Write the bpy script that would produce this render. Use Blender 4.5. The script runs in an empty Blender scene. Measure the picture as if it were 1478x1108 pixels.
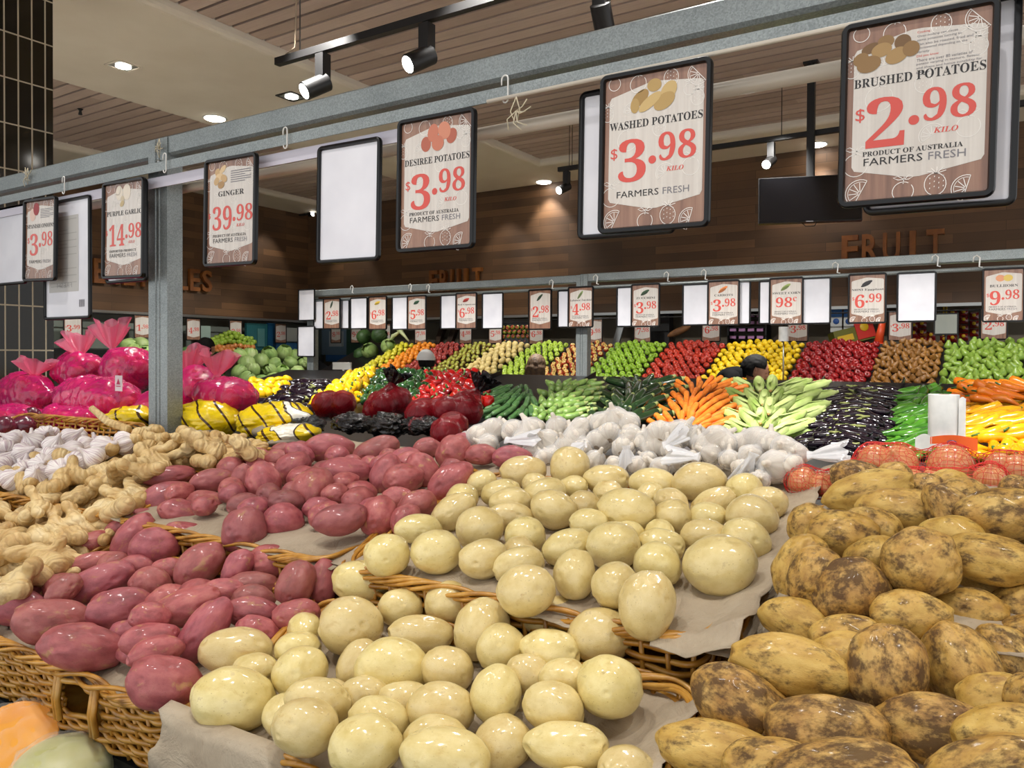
import bpy, math, random
from mathutils import Vector, Matrix, noise

# ------------------------------------------------------------------ camera, world, lights, exposure
SC = bpy.context.scene
LINK = SC.collection.objects.link
rnd = random.Random(7)
EYE = 1.5
FPX = 1111.0
IW, IH = 1478, 1108
YAW, PITCH, ROLL = math.radians(32.6), math.radians(-0.8), math.radians(0.3)
SHY = -26.5 / 1478
f0 = Vector((-math.sin(YAW), math.cos(YAW), 0)); r0 = Vector((math.cos(YAW), math.sin(YAW), 0)); u0 = Vector((0, 0, 1))
FW = f0 * math.cos(PITCH) + u0 * math.sin(PITCH)
UP = -f0 * math.sin(PITCH) + u0 * math.cos(PITCH)
RT = r0 * math.cos(ROLL) + UP * math.sin(ROLL)
UP = -r0 * math.sin(ROLL) + UP * math.cos(ROLL)
CAM = Vector((0, 0, EYE))
cd = bpy.data.cameras.new('camera')
cd.sensor_width = 36.0
cd.lens = 36.0 * FPX / IW
cd.shift_y = SHY
cd.clip_start = 0.02
cam = bpy.data.objects.new('camera', cd)
LINK(cam)
cam.matrix_world = Matrix((RT, UP, -FW)).transposed().to_4x4()
cam.location = CAM
SC.camera = cam

SC.view_settings.view_transform = 'Standard'
SC.view_settings.look = 'None'
SC.view_settings.gamma = 1.0
SC.view_settings.use_curve_mapping = False
SC.view_settings.exposure = 0.4
SC.cycles.max_bounces = 8
SC.cycles.transparent_max_bounces = 16
SC.cycles.sample_clamp_indirect = 6.0
SC.cycles.caustics_reflective = False
SC.cycles.caustics_refractive = False

world = bpy.data.worlds.new('shop_ambience')
SC.world = world
world.use_nodes = True
wb = world.node_tree.nodes['Background']
wb.inputs[0].default_value = (0.97, 0.985, 1.0, 1)
wb.inputs[1].default_value = 0.95      # the rest of the brightly lit store behind the viewer


def spot(x, y, z, tx, ty, tz, watts, angle=70, blend=0.6, col=(1.0, 0.975, 0.93), size=0.05):
    l = bpy.data.lights.new('spot_lamp', 'SPOT')
    l.energy = watts; l.spot_size = math.radians(angle); l.spot_blend = blend
    l.color = col; l.shadow_soft_size = size
    o = bpy.data.objects.new('spot_lamp', l)
    LINK(o)
    o.location = (x, y, z)
    o.rotation_euler = (Vector((tx, ty, tz)) - Vector((x, y, z))).to_track_quat('-Z', 'Y').to_euler()
    return o


# ceiling track lamps over the near table (fixtures are above the picture)
for lx, ly in ((-2.9, 0.45), (-1.9, 0.15), (-1.05, 0.35), (-0.2, 0.1), (0.7, 0.4)):
    spot(lx, ly, 3.55, lx * 0.9, 0.95, 1.05, 47, 60)
for lx, w in ((-3.9, 70), (-3.1, 70), (-2.1, 46), (-0.9, 46), (0.3, 44)):
    spot(lx, 2.2, 3.55, lx, 1.8, 1.2, w, 62)
# over the vegetable table
for lx in (-5.4, -4.3, -3.2, -2.1, -1.0, 0.1):
    spot(lx, 2.75, 3.5, lx, 4.5, 1.1, 250, 64)
# over the fruit slope
for lx in (-8.2, -6.9, -5.6, -4.3, -3.0, -1.7, -0.4, 0.6):
    spot(lx, 6.6, 3.6, lx, 8.7, 1.2, 140, 52, 0.45)
# unseen lamps added over the aisles and behind the viewer for ceiling bounce
for lx, ly in ((-6.6, 3.0), (-4.6, 2.95), (-1.2, 2.95), (0.6, 2.95), (-6.6, 6.8), (-4.0, 6.8), (-1.6, 6.8), (0.6, 6.8), (-2.6, -1.0), (-0.6, -1.0), (1.4, -1.0), (3.4, 1.0), (3.4, 4.0)):
    spot(lx, ly, 3.85, lx, ly, 0, (2000 if lx < 2 and ly < 5 else 800) if ly > -.5 else 420, (38 if lx < 2 else 80) if ly > 0 else 50)
# over the left wall display
for ly in (4.2, 5.8, 7.4):
    spot(-7.6, ly, 3.7, -9.8, ly, 1.3, 170, 60)


# ------------------------------------------------------------------ picking points of the room
def ray(x, y):
    return RT * ((x - IW / 2) / FPX) + UP * ((IH / 2 - y) / FPX + SHY * IW / FPX) + FW


def on_y(x, y, Y):
    r = ray(x, y); return CAM + r * (Y / r.y)


def on_x(x, y, X):
    r = ray(x, y); return CAM + r * (X / r.x)


def on_f(x, y, fn, lo=0.4, hi=16.0):
    """where the sight line meets the height field z = fn(X, Y)"""
    r = ray(x, y)
    n = 120; prev = lo
    for i in range(1, n + 1):
        d = lo + (hi - lo) * (i / n) ** 1.6
        p = CAM + r * d
        if p.z < fn(p.x, p.y):
            a, b = prev, d
            for _ in range(28):
                m = (a + b) / 2; q = CAM + r * m
                if q.z < fn(q.x, q.y): b = m
                else: a = m
            return CAM + r * b
        prev = d
    return CAM + r * hi


# ------------------------------------------------------------------ mesh building
class MB:
    def __init__(s):
        s.v = []; s.f = []; s.m = []

    def add(s, vs, fs, mi=0):
        o = len(s.v)
        s.v.extend(vs)
        for f in fs:
            s.f.append([i + o for i in f]); s.m.append(mi)

    def box(s, x0, y0, z0, x1, y1, z1, mi=0, M=None):
        vs = [Vector((x, y, z)) for z in (z0, z1) for y in (y0, y1) for x in (x0, x1)]
        if M: vs = [M @ v for v in vs]
        s.add(vs, [(0, 2, 3, 1), (4, 5, 7, 6), (0, 1, 5, 4), (1, 3, 7, 5), (3, 2, 6, 7), (2, 0, 4, 6)], mi)

    def tube(s, pts, rad, seg=8, mi=0, cap=True, up=None, mis=None, squash=1.0):
        pts = [Vector(p) for p in pts]
        n = len(pts)
        if not hasattr(rad, '__len__'): rad = [rad] * n
        t = (pts[1] - pts[0]).normalized()
        a = Vector(up) if up else (Vector((0, 0, 1)) if abs(t.z) < 0.9 else Vector((1, 0, 0)))
        nx = (a - t * a.dot(t)).normalized()
        vs = []
        for i, p in enumerate(pts):
            if 0 < i < n - 1: t2 = pts[i + 1] - pts[i - 1]
            elif i == 0: t2 = pts[1] - pts[0]
            else: t2 = pts[-1] - pts[-2]
            if t2.length > 1e-9: t = t2.normalized()
            nx = (nx - t * nx.dot(t))
            nx = nx.normalized() if nx.length > 1e-9 else t.orthogonal().normalized()
            ny = t.cross(nx)
            for k in range(seg):
                an = 2 * math.pi * k / seg
                vs.append(p + nx * (math.cos(an) * rad[i]) + ny * (math.sin(an) * rad[i] * squash))
        o = len(s.v); s.v.extend(vs)
        for i in range(n - 1):
            mm = mis[i] if mis else mi
            for k in range(seg):
                k2 = (k + 1) % seg
                s.f.append([o + i * seg + k, o + i * seg + k2, o + (i + 1) * seg + k2, o + (i + 1) * seg + k]); s.m.append(mm)
        if cap:
            s.f.append([o + k for k in range(seg)][::-1]); s.m.append(mis[0] if mis else mi)
            s.f.append([o + (n - 1) * seg + k for k in range(seg)]); s.m.append(mis[-1] if mis else mi)

    def lathe(s, prof, seg=16, lob=None, mi=0, mis=None, M=None):
        """prof: (r, z) from bottom to top round the z axis; lob(angle, i) scales r"""
        vs = []
        for i, (r, z) in enumerate(prof):
            for k in range(seg):
                an = 2 * math.pi * k / seg
                q = r * (lob(an, i) if lob else 1)
                vs.append(Vector((q * math.cos(an), q * math.sin(an), z)))
        if M: vs = [M @ v for v in vs]
        o = len(s.v); s.v.extend(vs)
        for i in range(len(prof) - 1):
            for k in range(seg):
                k2 = (k + 1) % seg
                s.f.append([o + i * seg + k, o + i * seg + k2, o + (i + 1) * seg + k2, o + (i + 1) * seg + k]); s.m.append(mis[i] if mis else mi)
        s.f.append([o + k for k in range(seg)][::-1]); s.m.append(mis[0] if mis else mi)
        s.f.append([o + (len(prof) - 1) * seg + k for k in range(seg)]); s.m.append(mis[-1] if mis else mi)

    def grid(s, fn, nu, nv, mi=0, wrap=False):
        vs = [Vector(fn(i / (nu if wrap else nu), j / nv)) for j in range(nv + 1) for i in range(nu + (0 if wrap else 1))]
        w = nu + (0 if wrap else 1)
        fs = []
        for j in range(nv):
            for i in range(nu):
                i2 = (i + 1) % w
                fs.append((j * w + i, j * w + i2, (j + 1) * w + i2, (j + 1) * w + i))
        s.add(vs, fs, mi)

    def poly(s, pts, mi=0, z=0.0):
        s.add([Vector((p[0], p[1], z)) for p in pts], [list(range(len(pts)))], mi)

    def data(s, name, mats, smooth=True):
        me = bpy.data.meshes.new(name)
        me.from_pydata([tuple(v) for v in s.v], [], s.f)
        for m in (mats if isinstance(mats, (list, tuple)) else [mats]): me.materials.append(m)
        me.polygons.foreach_set('material_index', s.m)
        if smooth: me.polygons.foreach_set('use_smooth', [True] * len(s.f))
        me.update()
        return me

    def build(s, name, mats, parent=None, smooth=True, sharp=None):
        me = s.data(name, mats, smooth)
        o = put(name, me, parent)
        if sharp is not None:
            me.set_sharp_from_angle(angle=math.radians(sharp))
        return o


def put(name, me, parent=None, M=None):
    o = bpy.data.objects.new(name, me)
    LINK(o)
    if parent: o.parent = parent
    if M is not None: o.matrix_world = M if not parent else M
    return o


def tag(o, label, cat, group=None):
    o['label'] = label; o['category'] = cat
    if group: o['group'] = group
    return o


def thing(name, label, cat, loc=(0, 0, 0), group=None, rz=0.0):
    o = bpy.data.objects.new(name, None)
    o.empty_display_size = 0.05
    LINK(o); o.location = loc; o.rotation_euler = (0, 0, rz)
    return tag(o, label, cat, group)


def struct(o):
    o['kind'] = 'structure'; return o


def copy_tree(o, parent=None):
    c = o.copy(); LINK(c)
    if parent: c.parent = parent
    for ch in o.children:
        copy_tree(ch, c)
    return c


ORD = ['', 'first', 'second', 'third', 'fourth', 'fifth', 'sixth', 'seventh', 'eighth', 'ninth', 'tenth', 'eleventh', 'twelfth', 'thirteenth',
       'fourteenth', 'fifteenth', 'sixteenth', 'seventeenth', 'eighteenth', 'nineteenth', 'twentieth']


def nth(i):
    return ORD[i] if i < len(ORD) else ORD[20] + '-' + ORD[i - 20]


def px(p):
    d = Vector(p) - CAM; z = d.dot(FW)
    return IW / 2 + FPX * d.dot(RT) / z, IH / 2 - FPX * (d.dot(UP) / z - SHY * IW / FPX)


def label_rows(objs, what, cat, group, where, per=7):
    """name every member of a pile by its row from the front and its place in the row"""
    objs = sorted(objs, key=lambda o: -px(o.matrix_world.translation if o.parent else o.location)[1])
    n = max(1, round(len(objs) / per))
    k = 0
    for r in range(n):
        row = objs[round(r * len(objs) / n):round((r + 1) * len(objs) / n)]
        row.sort(key=lambda o: px(o.location)[0])
        for i, o in enumerate(row):
            tag(o, '%s, %s from left in %s row from front%s' % (what, nth(i + 1), nth(r + 1), where), cat, group)
    return objs


# ------------------------------------------------------------------ materials
def lin(c):
    return tuple((x / 12.92 if x <= 0.04045 else ((x + 0.055) / 1.055) ** 2.4) for x in (v / 255 for v in c)) + (1.0,)


class NT:
    def __init__(s, name):
        s.m = bpy.data.materials.new(name); s.m.use_nodes = True
        s.t = s.m.node_tree; s.b = s.t.nodes['Principled BSDF']; s.out = s.t.nodes['Material Output']

    def n(s, typ, **kw):
        nd = s.t.nodes.new(typ)
        for k, v in kw.items():
            if k.startswith('i_'):
                key = k[2:]
                key = int(key) if key.isdigit() else key.replace('_', ' ')
                s.set(nd, key, v)
            else: setattr(nd, k, v)
        return nd

    def set(s, nd, key, v):
        sock = nd.inputs[key]
        if isinstance(v, bpy.types.NodeSocket): s.t.links.new(v, sock)
        else: sock.default_value = v

    def p(s, **kw):
        for k, v in kw.items(): s.set(s.b, k.replace('_', ' '), v)
        return s

    def mix(s, fac, a, b, typ='MIX'):
        nd = s.n('ShaderNodeMix', data_type='RGBA', blend_type=typ)
        for i, v in ((0, fac), (6, a), (7, b)): s.set(nd, i, v)
        return nd.outputs[2]

    def ramp(s, fac, stops, interp='LINEAR'):
        nd = s.n('ShaderNodeValToRGB'); s.set(nd, 0, fac)
        cr = nd.color_ramp; cr.interpolation = interp
        while len(cr.elements) < len(stops): cr.elements.new(0.5)
        for e, (p, c) in zip(cr.elements, stops):
            e.position = p; e.color = c if len(c) == 4 else lin(c)
        return nd.outputs[0]

    def math(s, op, a, b=0.0, c=0.0):
        nd = s.n('ShaderNodeMath', operation=op)
        s.set(nd, 0, a); s.set(nd, 1, b)
        s.set(nd, 2, c)
        return nd.outputs[0]

    def obj(s):
        return s.n('ShaderNodeTexCoord').outputs['Object']

    def objr(s, k=37.0):
        """object coordinates shifted by a different amount for every copy"""
        r = s.n('ShaderNodeObjectInfo').outputs['Random']
        m = s.math('MULTIPLY', r, k)
        a = s.n('ShaderNodeVectorMath', operation='ADD'); s.set(a, 0, s.obj()); s.set(a, 1, m)
        return a.outputs[0]

    def rand(s):
        return s.n('ShaderNodeObjectInfo').outputs['Random']

    def noise(s, vec, scale, detail=3.0, rough=0.5, dist=0.0):
        nd = s.n('ShaderNodeTexNoise', i_Scale=scale, i_Detail=detail, i_Roughness=rough, i_Distortion=dist)
        if vec is not None: s.set(nd, 'Vector', vec)
        return nd.outputs[0]

    def bump(s, h, strength=0.2, dist=0.002):
        nd = s.n('ShaderNodeBump', i_Strength=strength, i_Distance=dist); s.set(nd, 'Height', h)
        s.set(s.b, 'Normal', nd.outputs[0]); return s


def plain(name, col, rough=0.5, metal=0.0, coat=0.0, spec=0.5, emit=None):
    q = NT(name)
    q.p(Base_Color=lin(col), Roughness=rough, Metallic=metal, Coat_Weight=coat, Specular_IOR_Level=spec)
    if emit: q.p(Emission_Color=lin(col), Emission_Strength=emit)
    return q.m


def mottled(name, stops, scale=3.0, rough=0.4, bump=0.0, coat=0.0, shift=0.0, detail=3.0, bscale=40.0, vec=None, spec=0.5):
    q = NT(name)
    v = q.objr()
    c = q.ramp(q.noise(v, scale, detail), stops)
    if shift:
        h = q.n('ShaderNodeHueSaturation'); q.set(h, 'Color', c)
        q.set(h, 'Value', q.math('MULTIPLY_ADD', q.rand(), shift * 2, 1 - shift)); c = h.outputs[0]
    q.p(Base_Color=c, Roughness=rough, Coat_Weight=coat, Coat_Roughness=0.1, Specular_IOR_Level=spec)
    if bump: q.bump(q.noise(v, bscale, 4), bump, 0.003)
    return q.m


def film(name, col, opacity=0.5, rough=0.15, white=0.0, bscale=25.0, bstr=0.5):
    """thin wrapping film: part clear, part coloured, glossy and crinkled"""
    q = NT(name)
    q.p(Base_Color=lin(col), Roughness=rough, Specular_IOR_Level=0.7, Coat_Weight=0.9, Coat_Roughness=0.05)
    v = q.obj()
    q.bump(q.noise(v, bscale, 3, 0.6, 1.5), bstr, 0.006)
    tr = q.n('ShaderNodeBsdfTransparent'); tr.inputs[0].default_value = lin(tuple(min(255, c + (255 - c) * 0.55) for c in col))
    mx = q.n('ShaderNodeMixShader')
    fac = q.math('MULTIPLY_ADD', q.n('ShaderNodeLayerWeight', i_Blend=0.35).outputs['Facing'], 1 - opacity, opacity)
    q.set(mx, 0, fac); q.set(mx, 1, tr.outputs[0]); q.set(mx, 2, q.b.outputs[0])
    q.t.links.new(mx.outputs[0], q.out.inputs[0])
    return q.m

# ------------------------------------------------------------------ the room
def planks(name, axis, c1, c2, rowh=0.105, length=1.3, rough=0.55):
    q = NT(name)
    tc = q.obj()
    sp = q.n('ShaderNodeSeparateXYZ'); q.set(sp, 0, tc)
    cb = q.n('ShaderNodeCombineXYZ'); q.set(cb, 0, sp.outputs[axis]); q.set(cb, 1, sp.outputs[2])
    br = q.n('ShaderNodeTexBrick', offset=0.37, offset_frequency=2, squash=1.0)
    q.set(br, 'Vector', cb.outputs[0])
    for k, v in (('Scale', 1.0), ('Mortar Size', 0.003), ('Brick Width', length), ('Row Height', rowh), ('Bias', -0.1)): q.set(br, k, v)
    q.set(br, 'Color1', lin(c1)); q.set(br, 'Color2', lin(c2)); q.set(br, 'Mortar', lin((18, 11, 7)))
    st = q.n('ShaderNodeMapping'); q.set(st, 0, tc)
    st.inputs['Scale'].default_value = (1.2, 1.2, 22)
    g = q.noise(st.outputs[0], 2.0, 5, 0.65)
    big = q.noise(tc, 1.3, 2)
    c = q.mix(q.math('MULTIPLY', g, 0.75), br.outputs[0], lin(tuple(v * 0.45 for v in c1)))
    c = q.mix(q.math('MULTIPLY', big, 0.4), c, lin(tuple(min(255, v * 1.25) for v in c2)))
    q.p(Base_Color=c, Roughness=rough)
    return q.bump(g, 0.25, 0.004).m


M_WOOD_Y = planks('reclaimed_boards_left', 1, (46, 32, 21), (120, 86, 55))
M_WOOD_X = planks('reclaimed_boards_back', 0, (46, 32, 21), (120, 86, 55))
M_PLASTER = mottled('warm_plaster', [(0.35, (208, 198, 182)), (0.7, (216, 207, 192))], 2.0, 0.8, 0.05)
M_SLATBACK = plain('ceiling_void', (30, 22, 18), 0.9)
M_BLACK = plain('black_paint', (16, 15, 15), 0.45)
M_BLACKSAT = plain('black_laminate', (24, 23, 24), 0.35)
M_STEEL = plain('bright_steel', (170, 172, 170), 0.3, 0.9)
M_WHITE = plain('white_plastic', (226, 226, 222), 0.35)


def slat_mat():
    q = NT('ceiling_slats')
    tc = q.obj(); sp = q.n('ShaderNodeSeparateXYZ'); q.set(sp, 0, tc)
    row = q.math('FLOOR', q.math('DIVIDE', sp.outputs[1], 0.155))
    wn = q.n('ShaderNodeTexWhiteNoise', noise_dimensions='1D'); q.set(wn, 'W', row)
    x2 = q.math('FLOOR', q.math('MULTIPLY_ADD', sp.outputs[0], 0.42, q.math('MULTIPLY', wn.outputs[0], 9.0)))
    w2 = q.n('ShaderNodeTexWhiteNoise', noise_dimensions='2D')
    cb = q.n('ShaderNodeCombineXYZ'); q.set(cb, 0, row); q.set(cb, 1, x2); q.set(w2, 'Vector', cb.outputs[0])
    st = q.n('ShaderNodeMapping'); q.set(st, 0, tc); st.inputs['Scale'].default_value = (1.5, 26, 5)
    g = q.noise(st.outputs[0], 2.0, 4)
    c = q.ramp(w2.outputs[0], [(0, (172, 152, 140)), (0.5, (190, 170, 158)), (1, (208, 188, 176))])
    c = q.mix(q.math('MULTIPLY', g, 0.45), c, lin((144, 120, 108)))
    q.p(Base_Color=c, Roughness=0.6)
    return q.m


M_SLAT = slat_mat()
ZB = EYE + 2.45          # underside of the plaster bulkheads
ZC = EYE + 2.53          # underside of the slats
WALL_Z = EYE + 0.58      # lower edge of the boarded walls
XL, YB = -10.46, 9.6

b = MB(); b.box(-12, -4, -0.05, 7, 11, 0.0)
struct(b.build('floor', mottled('floor_tiles', [(0.3, (196, 186, 170)), (0.7, (210, 202, 188))], 1.5, 0.3)))
b = MB()
y = -2.0
while y < 8.55:
    b.box(-5.12, y, ZC, 5.5, y + 0.128, ZC + 0.02, 0); y += 0.155
y = -2.0
while y < 9.5:
    b.box(-9.62, y, ZC, -7.22, y + 0.128, ZC + 0.02, 0); y += 0.155
b.box(-10.6, -2.2, ZC + 0.07, 5.6, 9.9, ZC + 0.12, 1)
struct(b.build('ceiling', [M_SLAT, M_SLATBACK], smooth=False))


def bulkhead(name, x0, y0, x1, y1, ch=()):
    b = MB(); b.box(x0, y0, ZB, x1, y1, ZC + 0.06)
    o = b.build(name, M_PLASTER, smooth=False)
    m = o.modifiers.new('round', 'BEVEL'); m.width = 0.06; m.segments = 4; m.limit_method = 'ANGLE'
    return struct(o)


bulkhead('trim_1', -7.26, -2.0, -5.08, 9.6)
bulkhead('trim_2', -5.2, 8.6, 5.5, 9.7)
bulkhead('trim_3', -10.5, -2.0, -9.58, 9.7)
b = MB(); b.box(-12.0, YB, WALL_Z, 5.5, YB + 0.16, ZC + 0.06); struct(b.build('wall_back', M_WOOD_X, smooth=False))
b = MB(); b.box(XL - 0.16, -2.0, WALL_Z, XL, YB, ZC + 0.06); struct(b.build('wall_left', M_WOOD_Y, smooth=False))
M_RECESS = mottled('dim_recess_paint', [(0.3, (84, 76, 62)), (0.7, (112, 102, 84))], 1.0, 0.6)
b = MB(); b.box(-12.0, 10.15, 0, 5.5, 10.25, ZC); struct(b.build('wall_recess_back', M_RECESS, smooth=False))
b = MB(); b.box(XL - 0.25, -2.0, 0, XL - 0.18, 10.2, WALL_Z + 0.05)
struct(b.build('wall_recess_left', mottled('grey_green_recess', [(0.3, (92, 100, 92)), (0.7, (128, 134, 124))], 1.2, 0.3)))
b = MB()
b.box(-10.3, YB - 0.03, WALL_Z - 0.03, 5.5, YB + 0.02, WALL_Z + 0.005)
struct(b.build('trim_4', M_STEEL, smooth=False))
b = MB()
b.box(XL - 0.02, -2.0, WALL_Z - 0.03, XL + 0.03, 9.57, WALL_Z + 0.005)
struct(b.build('trim_5', M_STEEL, smooth=False))


def tile_mat():
    q = NT('dark_glazed_tiles')
    sp = q.n('ShaderNodeSeparateXYZ'); q.set(sp, 0, q.obj())
    nz = q.n('ShaderNodeNewGeometry'); s2 = q.n('ShaderNodeSeparateXYZ'); q.set(s2, 0, nz.outputs['Normal'])
    ax = q.math('GREATER_THAN', q.math('ABSOLUTE', s2.outputs[0]), 0.5)
    h = q.math('ADD', q.math('MULTIPLY', sp.outputs[1], ax), q.math('MULTIPLY', sp.outputs[0], q.math('SUBTRACT', 1.0, ax)))
    cb = q.n('ShaderNodeCombineXYZ'); q.set(cb, 0, h); q.set(cb, 1, sp.outputs[2])
    br = q.n('ShaderNodeTexBrick', offset=0.0, squash=1.0); q.set(br, 'Vector', cb.outputs[0])
    for k, v in (('Scale', 1.0), ('Mortar Size', 0.0042), ('Mortar Smooth', 0.1), ('Brick Width', 0.072), ('Row Height', 0.252), ('Bias', 0.0)): q.set(br, k, v)
    q.set(br, 'Color1', lin((34, 28, 12))); q.set(br, 'Color2', lin((20, 17, 8))); q.set(br, 'Mortar', lin((176, 164, 140)))
    q.p(Base_Color=br.outputs[0], Roughness=q.math('MULTIPLY_ADD', br.outputs[1], 0.5, 0.1), Specular_IOR_Level=.35)
    return q.bump(q.math('SUBTRACT', 1.0, br.outputs[1]), 0.5, 0.002).m


cx = on_x(77, 300, -4.68)
b = MB(); b.box(-5.7, 0.9, 0, -4.68, cx.y, ZC)
struct(b.build('wall_column', tile_mat(), smooth=False))


# ------------------------------------------------------------------ galvanised sign racks
def galv():
    q = NT('galvanised_steel')
    v = q.n('ShaderNodeTexVoronoi', i_Scale=320.0); q.set(v, 'Vector', q.obj())
    n = q.noise(q.obj(), 7, 4)
    c = q.mix(0.35, q.ramp(v.outputs['Color'], [(0.2, (124, 131, 131)), (0.8, (158, 165, 165))]), q.ramp(n, [(0.3, (120, 127, 127)), (0.7, (160, 167, 166))]))
    q.p(Base_Color=c, Metallic=0.55, Roughness=0.42)
    return q.m


M_GALV = galv()
M_PVC = plain('pale_pvc', (214, 206, 192), 0.3)


def channel_post(x0, x1, y0, y1, z0, z1):
    """lipped channel section, open towards the back, with two folds down its face"""
    b = MB(); w = x1 - x0; g = 0.004
    prof = [(x0, y1), (x0, y0), (x0 + w * .36, y0), (x0 + w * .38, y0 + g), (x0 + w * .44, y0 + g), (x0 + w * .46, y0), (x0 + w * .56, y0),
            (x0 + w * .58, y0 + g), (x0 + w * .62, y0 + g), (x0 + w * .64, y0), (x1, y0), (x1, y1), (x1 - .012, y1), (x1 - .012, y1 - .004), (x1 - .004, y1 - .004),
            (x1 - .004, y0 + .008), (x0 + .004, y0 + .008), (x0 + .004, y1 - .004), (x0 + .012, y1 - .004), (x0 + .012, y1)]
    n = len(prof)
    b.add([Vector((p[0], p[1], z)) for z in (z0, z1) for p in prof], [(i, (i + 1) % n, n + (i + 1) % n, n + i) for i in range(n)] + [list(range(n))[::-1], list(range(n, 2 * n))])
    return b


def c_beam(x0, x1, y0, y1, z0, z1):
    b = MB(); t = .004
    prof = [(y0, z0 + .008), (y0, z1 - .004), (y0 + .004, z1), (y1, z1), (y1, z1 - .012), (y1 - t, z1 - .012), (y1 - t, z1 - t), (y0 + t, z1 - t), (y0 + t, z0 + t),
            (y1 - t, z0 + t), (y1 - t, z0 + .012), (y1, z0 + .012), (y1, z0), (y0 + .008, z0)]
    n = len(prof)
    b.add([Vector((x, p[0], p[1])) for x in (x0, x1) for p in prof], [(i, n + i, n + (i + 1) % n, (i + 1) % n) for i in range(n)] + [list(range(n)), list(range(n, 2 * n))[::-1]])
    return b


RY = 1.47                                     # face of the near rack
ztop = on_y(745, 71, RY).z
near = thing('sign_rack', 'long galvanised steel sign rack over the potato table, nearest the viewer', 'sign rack', (-1.5, 1.5, EYE - 0.3))
near_parts = []


def part_of(root, o):
    o.parent = root
    o.matrix_parent_inverse = Matrix.Translation(-root.location)
    return o


part_of(near, c_beam(-4.6, 1.6, RY, RY + .06, ztop - .062, ztop).build('beam', M_GALV, smooth=False))
pa, pb = on_y(216, 420, RY), on_y(243, 420, RY)
part_of(near, channel_post(pa.x, pb.x, RY - .004, RY + .05, EYE - .32, ztop - .004).build('post', M_GALV, smooth=False))
zr = on_y(745, 134, 1.44).z
b = MB(); b.box(-4.6, 1.425, zr - .014, 1.6, 1.429, zr + .014); b.box(-4.6, 1.429, zr + .010, 1.6, 1.468, zr + .014)
part_of(near, b.build('hanging_rail', M_GALV, smooth=False))
b = MB(); b.tube([(-4.6, 1.56, zr - .035), (1.6, 1.56, zr - .035)], .016, 12)
part_of(near, b.build('conduit', M_PVC))
b = MB(); b.tube([(-0.97, 1.41, zr - .018), (1.6, 1.41, zr - .012)], .0045, 8)
part_of(near, b.build('hanging_rod', M_PVC))
b = MB(); b.box(-4.6, 1.45, zr - .055, on_y(640, 180, 1.45).x, 1.454, zr - .022)
part_of(near, b.build('price_strip', plain('lilac_white_strip', (206, 202, 214), 0.35), smooth=False))
b = MB(); b.tube([(pb.x - .035, 1.455, zr + .03), (pb.x - .035, 1.466, zr + .03)], .006, 8)
part_of(near, b.build('bolt', M_STEEL))

# raffia ties round the rack
M_STRING = plain('pale_string', (206, 196, 170), 0.7)


def tie(p, label, n, size, seed):
    r = random.Random(seed); b = MB()
    for i in range(n):
        a = r.uniform(0, 6.28); l = .8 * size * r.uniform(.5, 1)
        b.tube([p, p + Vector((math.cos(a) * l * .6, -.008, math.sin(a) * l * .6)), p + Vector((math.cos(a + .4) * l, -.004, math.sin(a + .4) * l))], .0013, 5)
    b.tube([p + Vector((0, 0, .03)), p + Vector((.012, -.004, 0)), p + Vector((0, 0, -.03)), p + Vector((-.012, -.004, 0)), p + Vector((0, 0, .03))], .0013, 5)
    return tag(b.build('string_tie', M_STRING), label, 'string')


tie(on_y(40, 254, RY - .006), 'frayed pale string knotted round the near rack beam above the onion sign', 9, .055, 3)
tie(on_y(230, 214, RY - .012), 'string tied round the top of the near rack post', 7, .035, 4)
tie(on_y(745, 160, 1.40), 'torn string and tape ends dangling under the near rack rail', 6, .06, 5)


def hook(x, y, Y, h, label):
    p = on_y(x, y, Y); b = MB(); q = []
    for i in range(9):
        a = math.pi * (1.0 - i / 8 * 1.0)
        q.append(p + Vector((math.cos(a) * .009, -.002 * i / 8, math.sin(a) * .009 + h * .35)))
    q = [p + Vector((-.009, 0, h * .18))] + q
    q.append(p + Vector((.009, -.002, -h * .3)))
    for i in range(1, 7):
        a = math.pi * i / 6
        q.append(p + Vector((math.cos(a) * .007 + .002, -.002, -math.sin(a) * .009 - h * .3)))
    b.tube(q, .0019, 6)
    return tag(b.build('plastic_hook', M_WHITE), label, 'hook', 'white S hooks on the near rack')


hook(92, 268, 1.42, .065, 'white plastic S hook on the near rack between the onion and garlic signs')
hook(238, 236, 1.42, .065, 'white plastic S hook on the rail in front of the near post')
hook(412, 200, 1.42, .06, 'white plastic S hook on the rail to the right of the ginger sign')
hook(729, 130, 1.42, .065, 'white plastic S hook on the rail right of the desiree potato sign')

R2 = 5.5
far = thing('sign_rack', 'long galvanised steel sign rack above the vegetable table, further back', 'sign rack', (-3, R2, EYE - .3))
z2 = on_y(840, 396, R2).z
xa = on_y(446, 420, R2).x; xm = on_y(836, 400, R2).x
part_of(far, c_beam(xa, xm, R2, R2 + .06, z2 - .066, z2 - .002).build('beam', M_GALV, smooth=False))
part_of(far, c_beam(xm + .01, 1.2, R2, R2 + .06, z2 - .062, z2 + .004).build('beam', M_GALV, smooth=False))
for xx, w in ((on_y(444, 470, R2).x, .09), (on_y(832, 470, R2).x, .1)):
    part_of(far, channel_post(xx, xx + w, R2 - .006, R2 + .06, EYE - .3, z2 - .003).build('post', M_GALV, smooth=False))
z3 = z2 - .112
b = MB(); b.tube([(xa - .05, 5.45, z3), (1.2, 5.45, z3)], .013, 10); part_of(far, b.build('hanging_rail', M_GALV))
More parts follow.
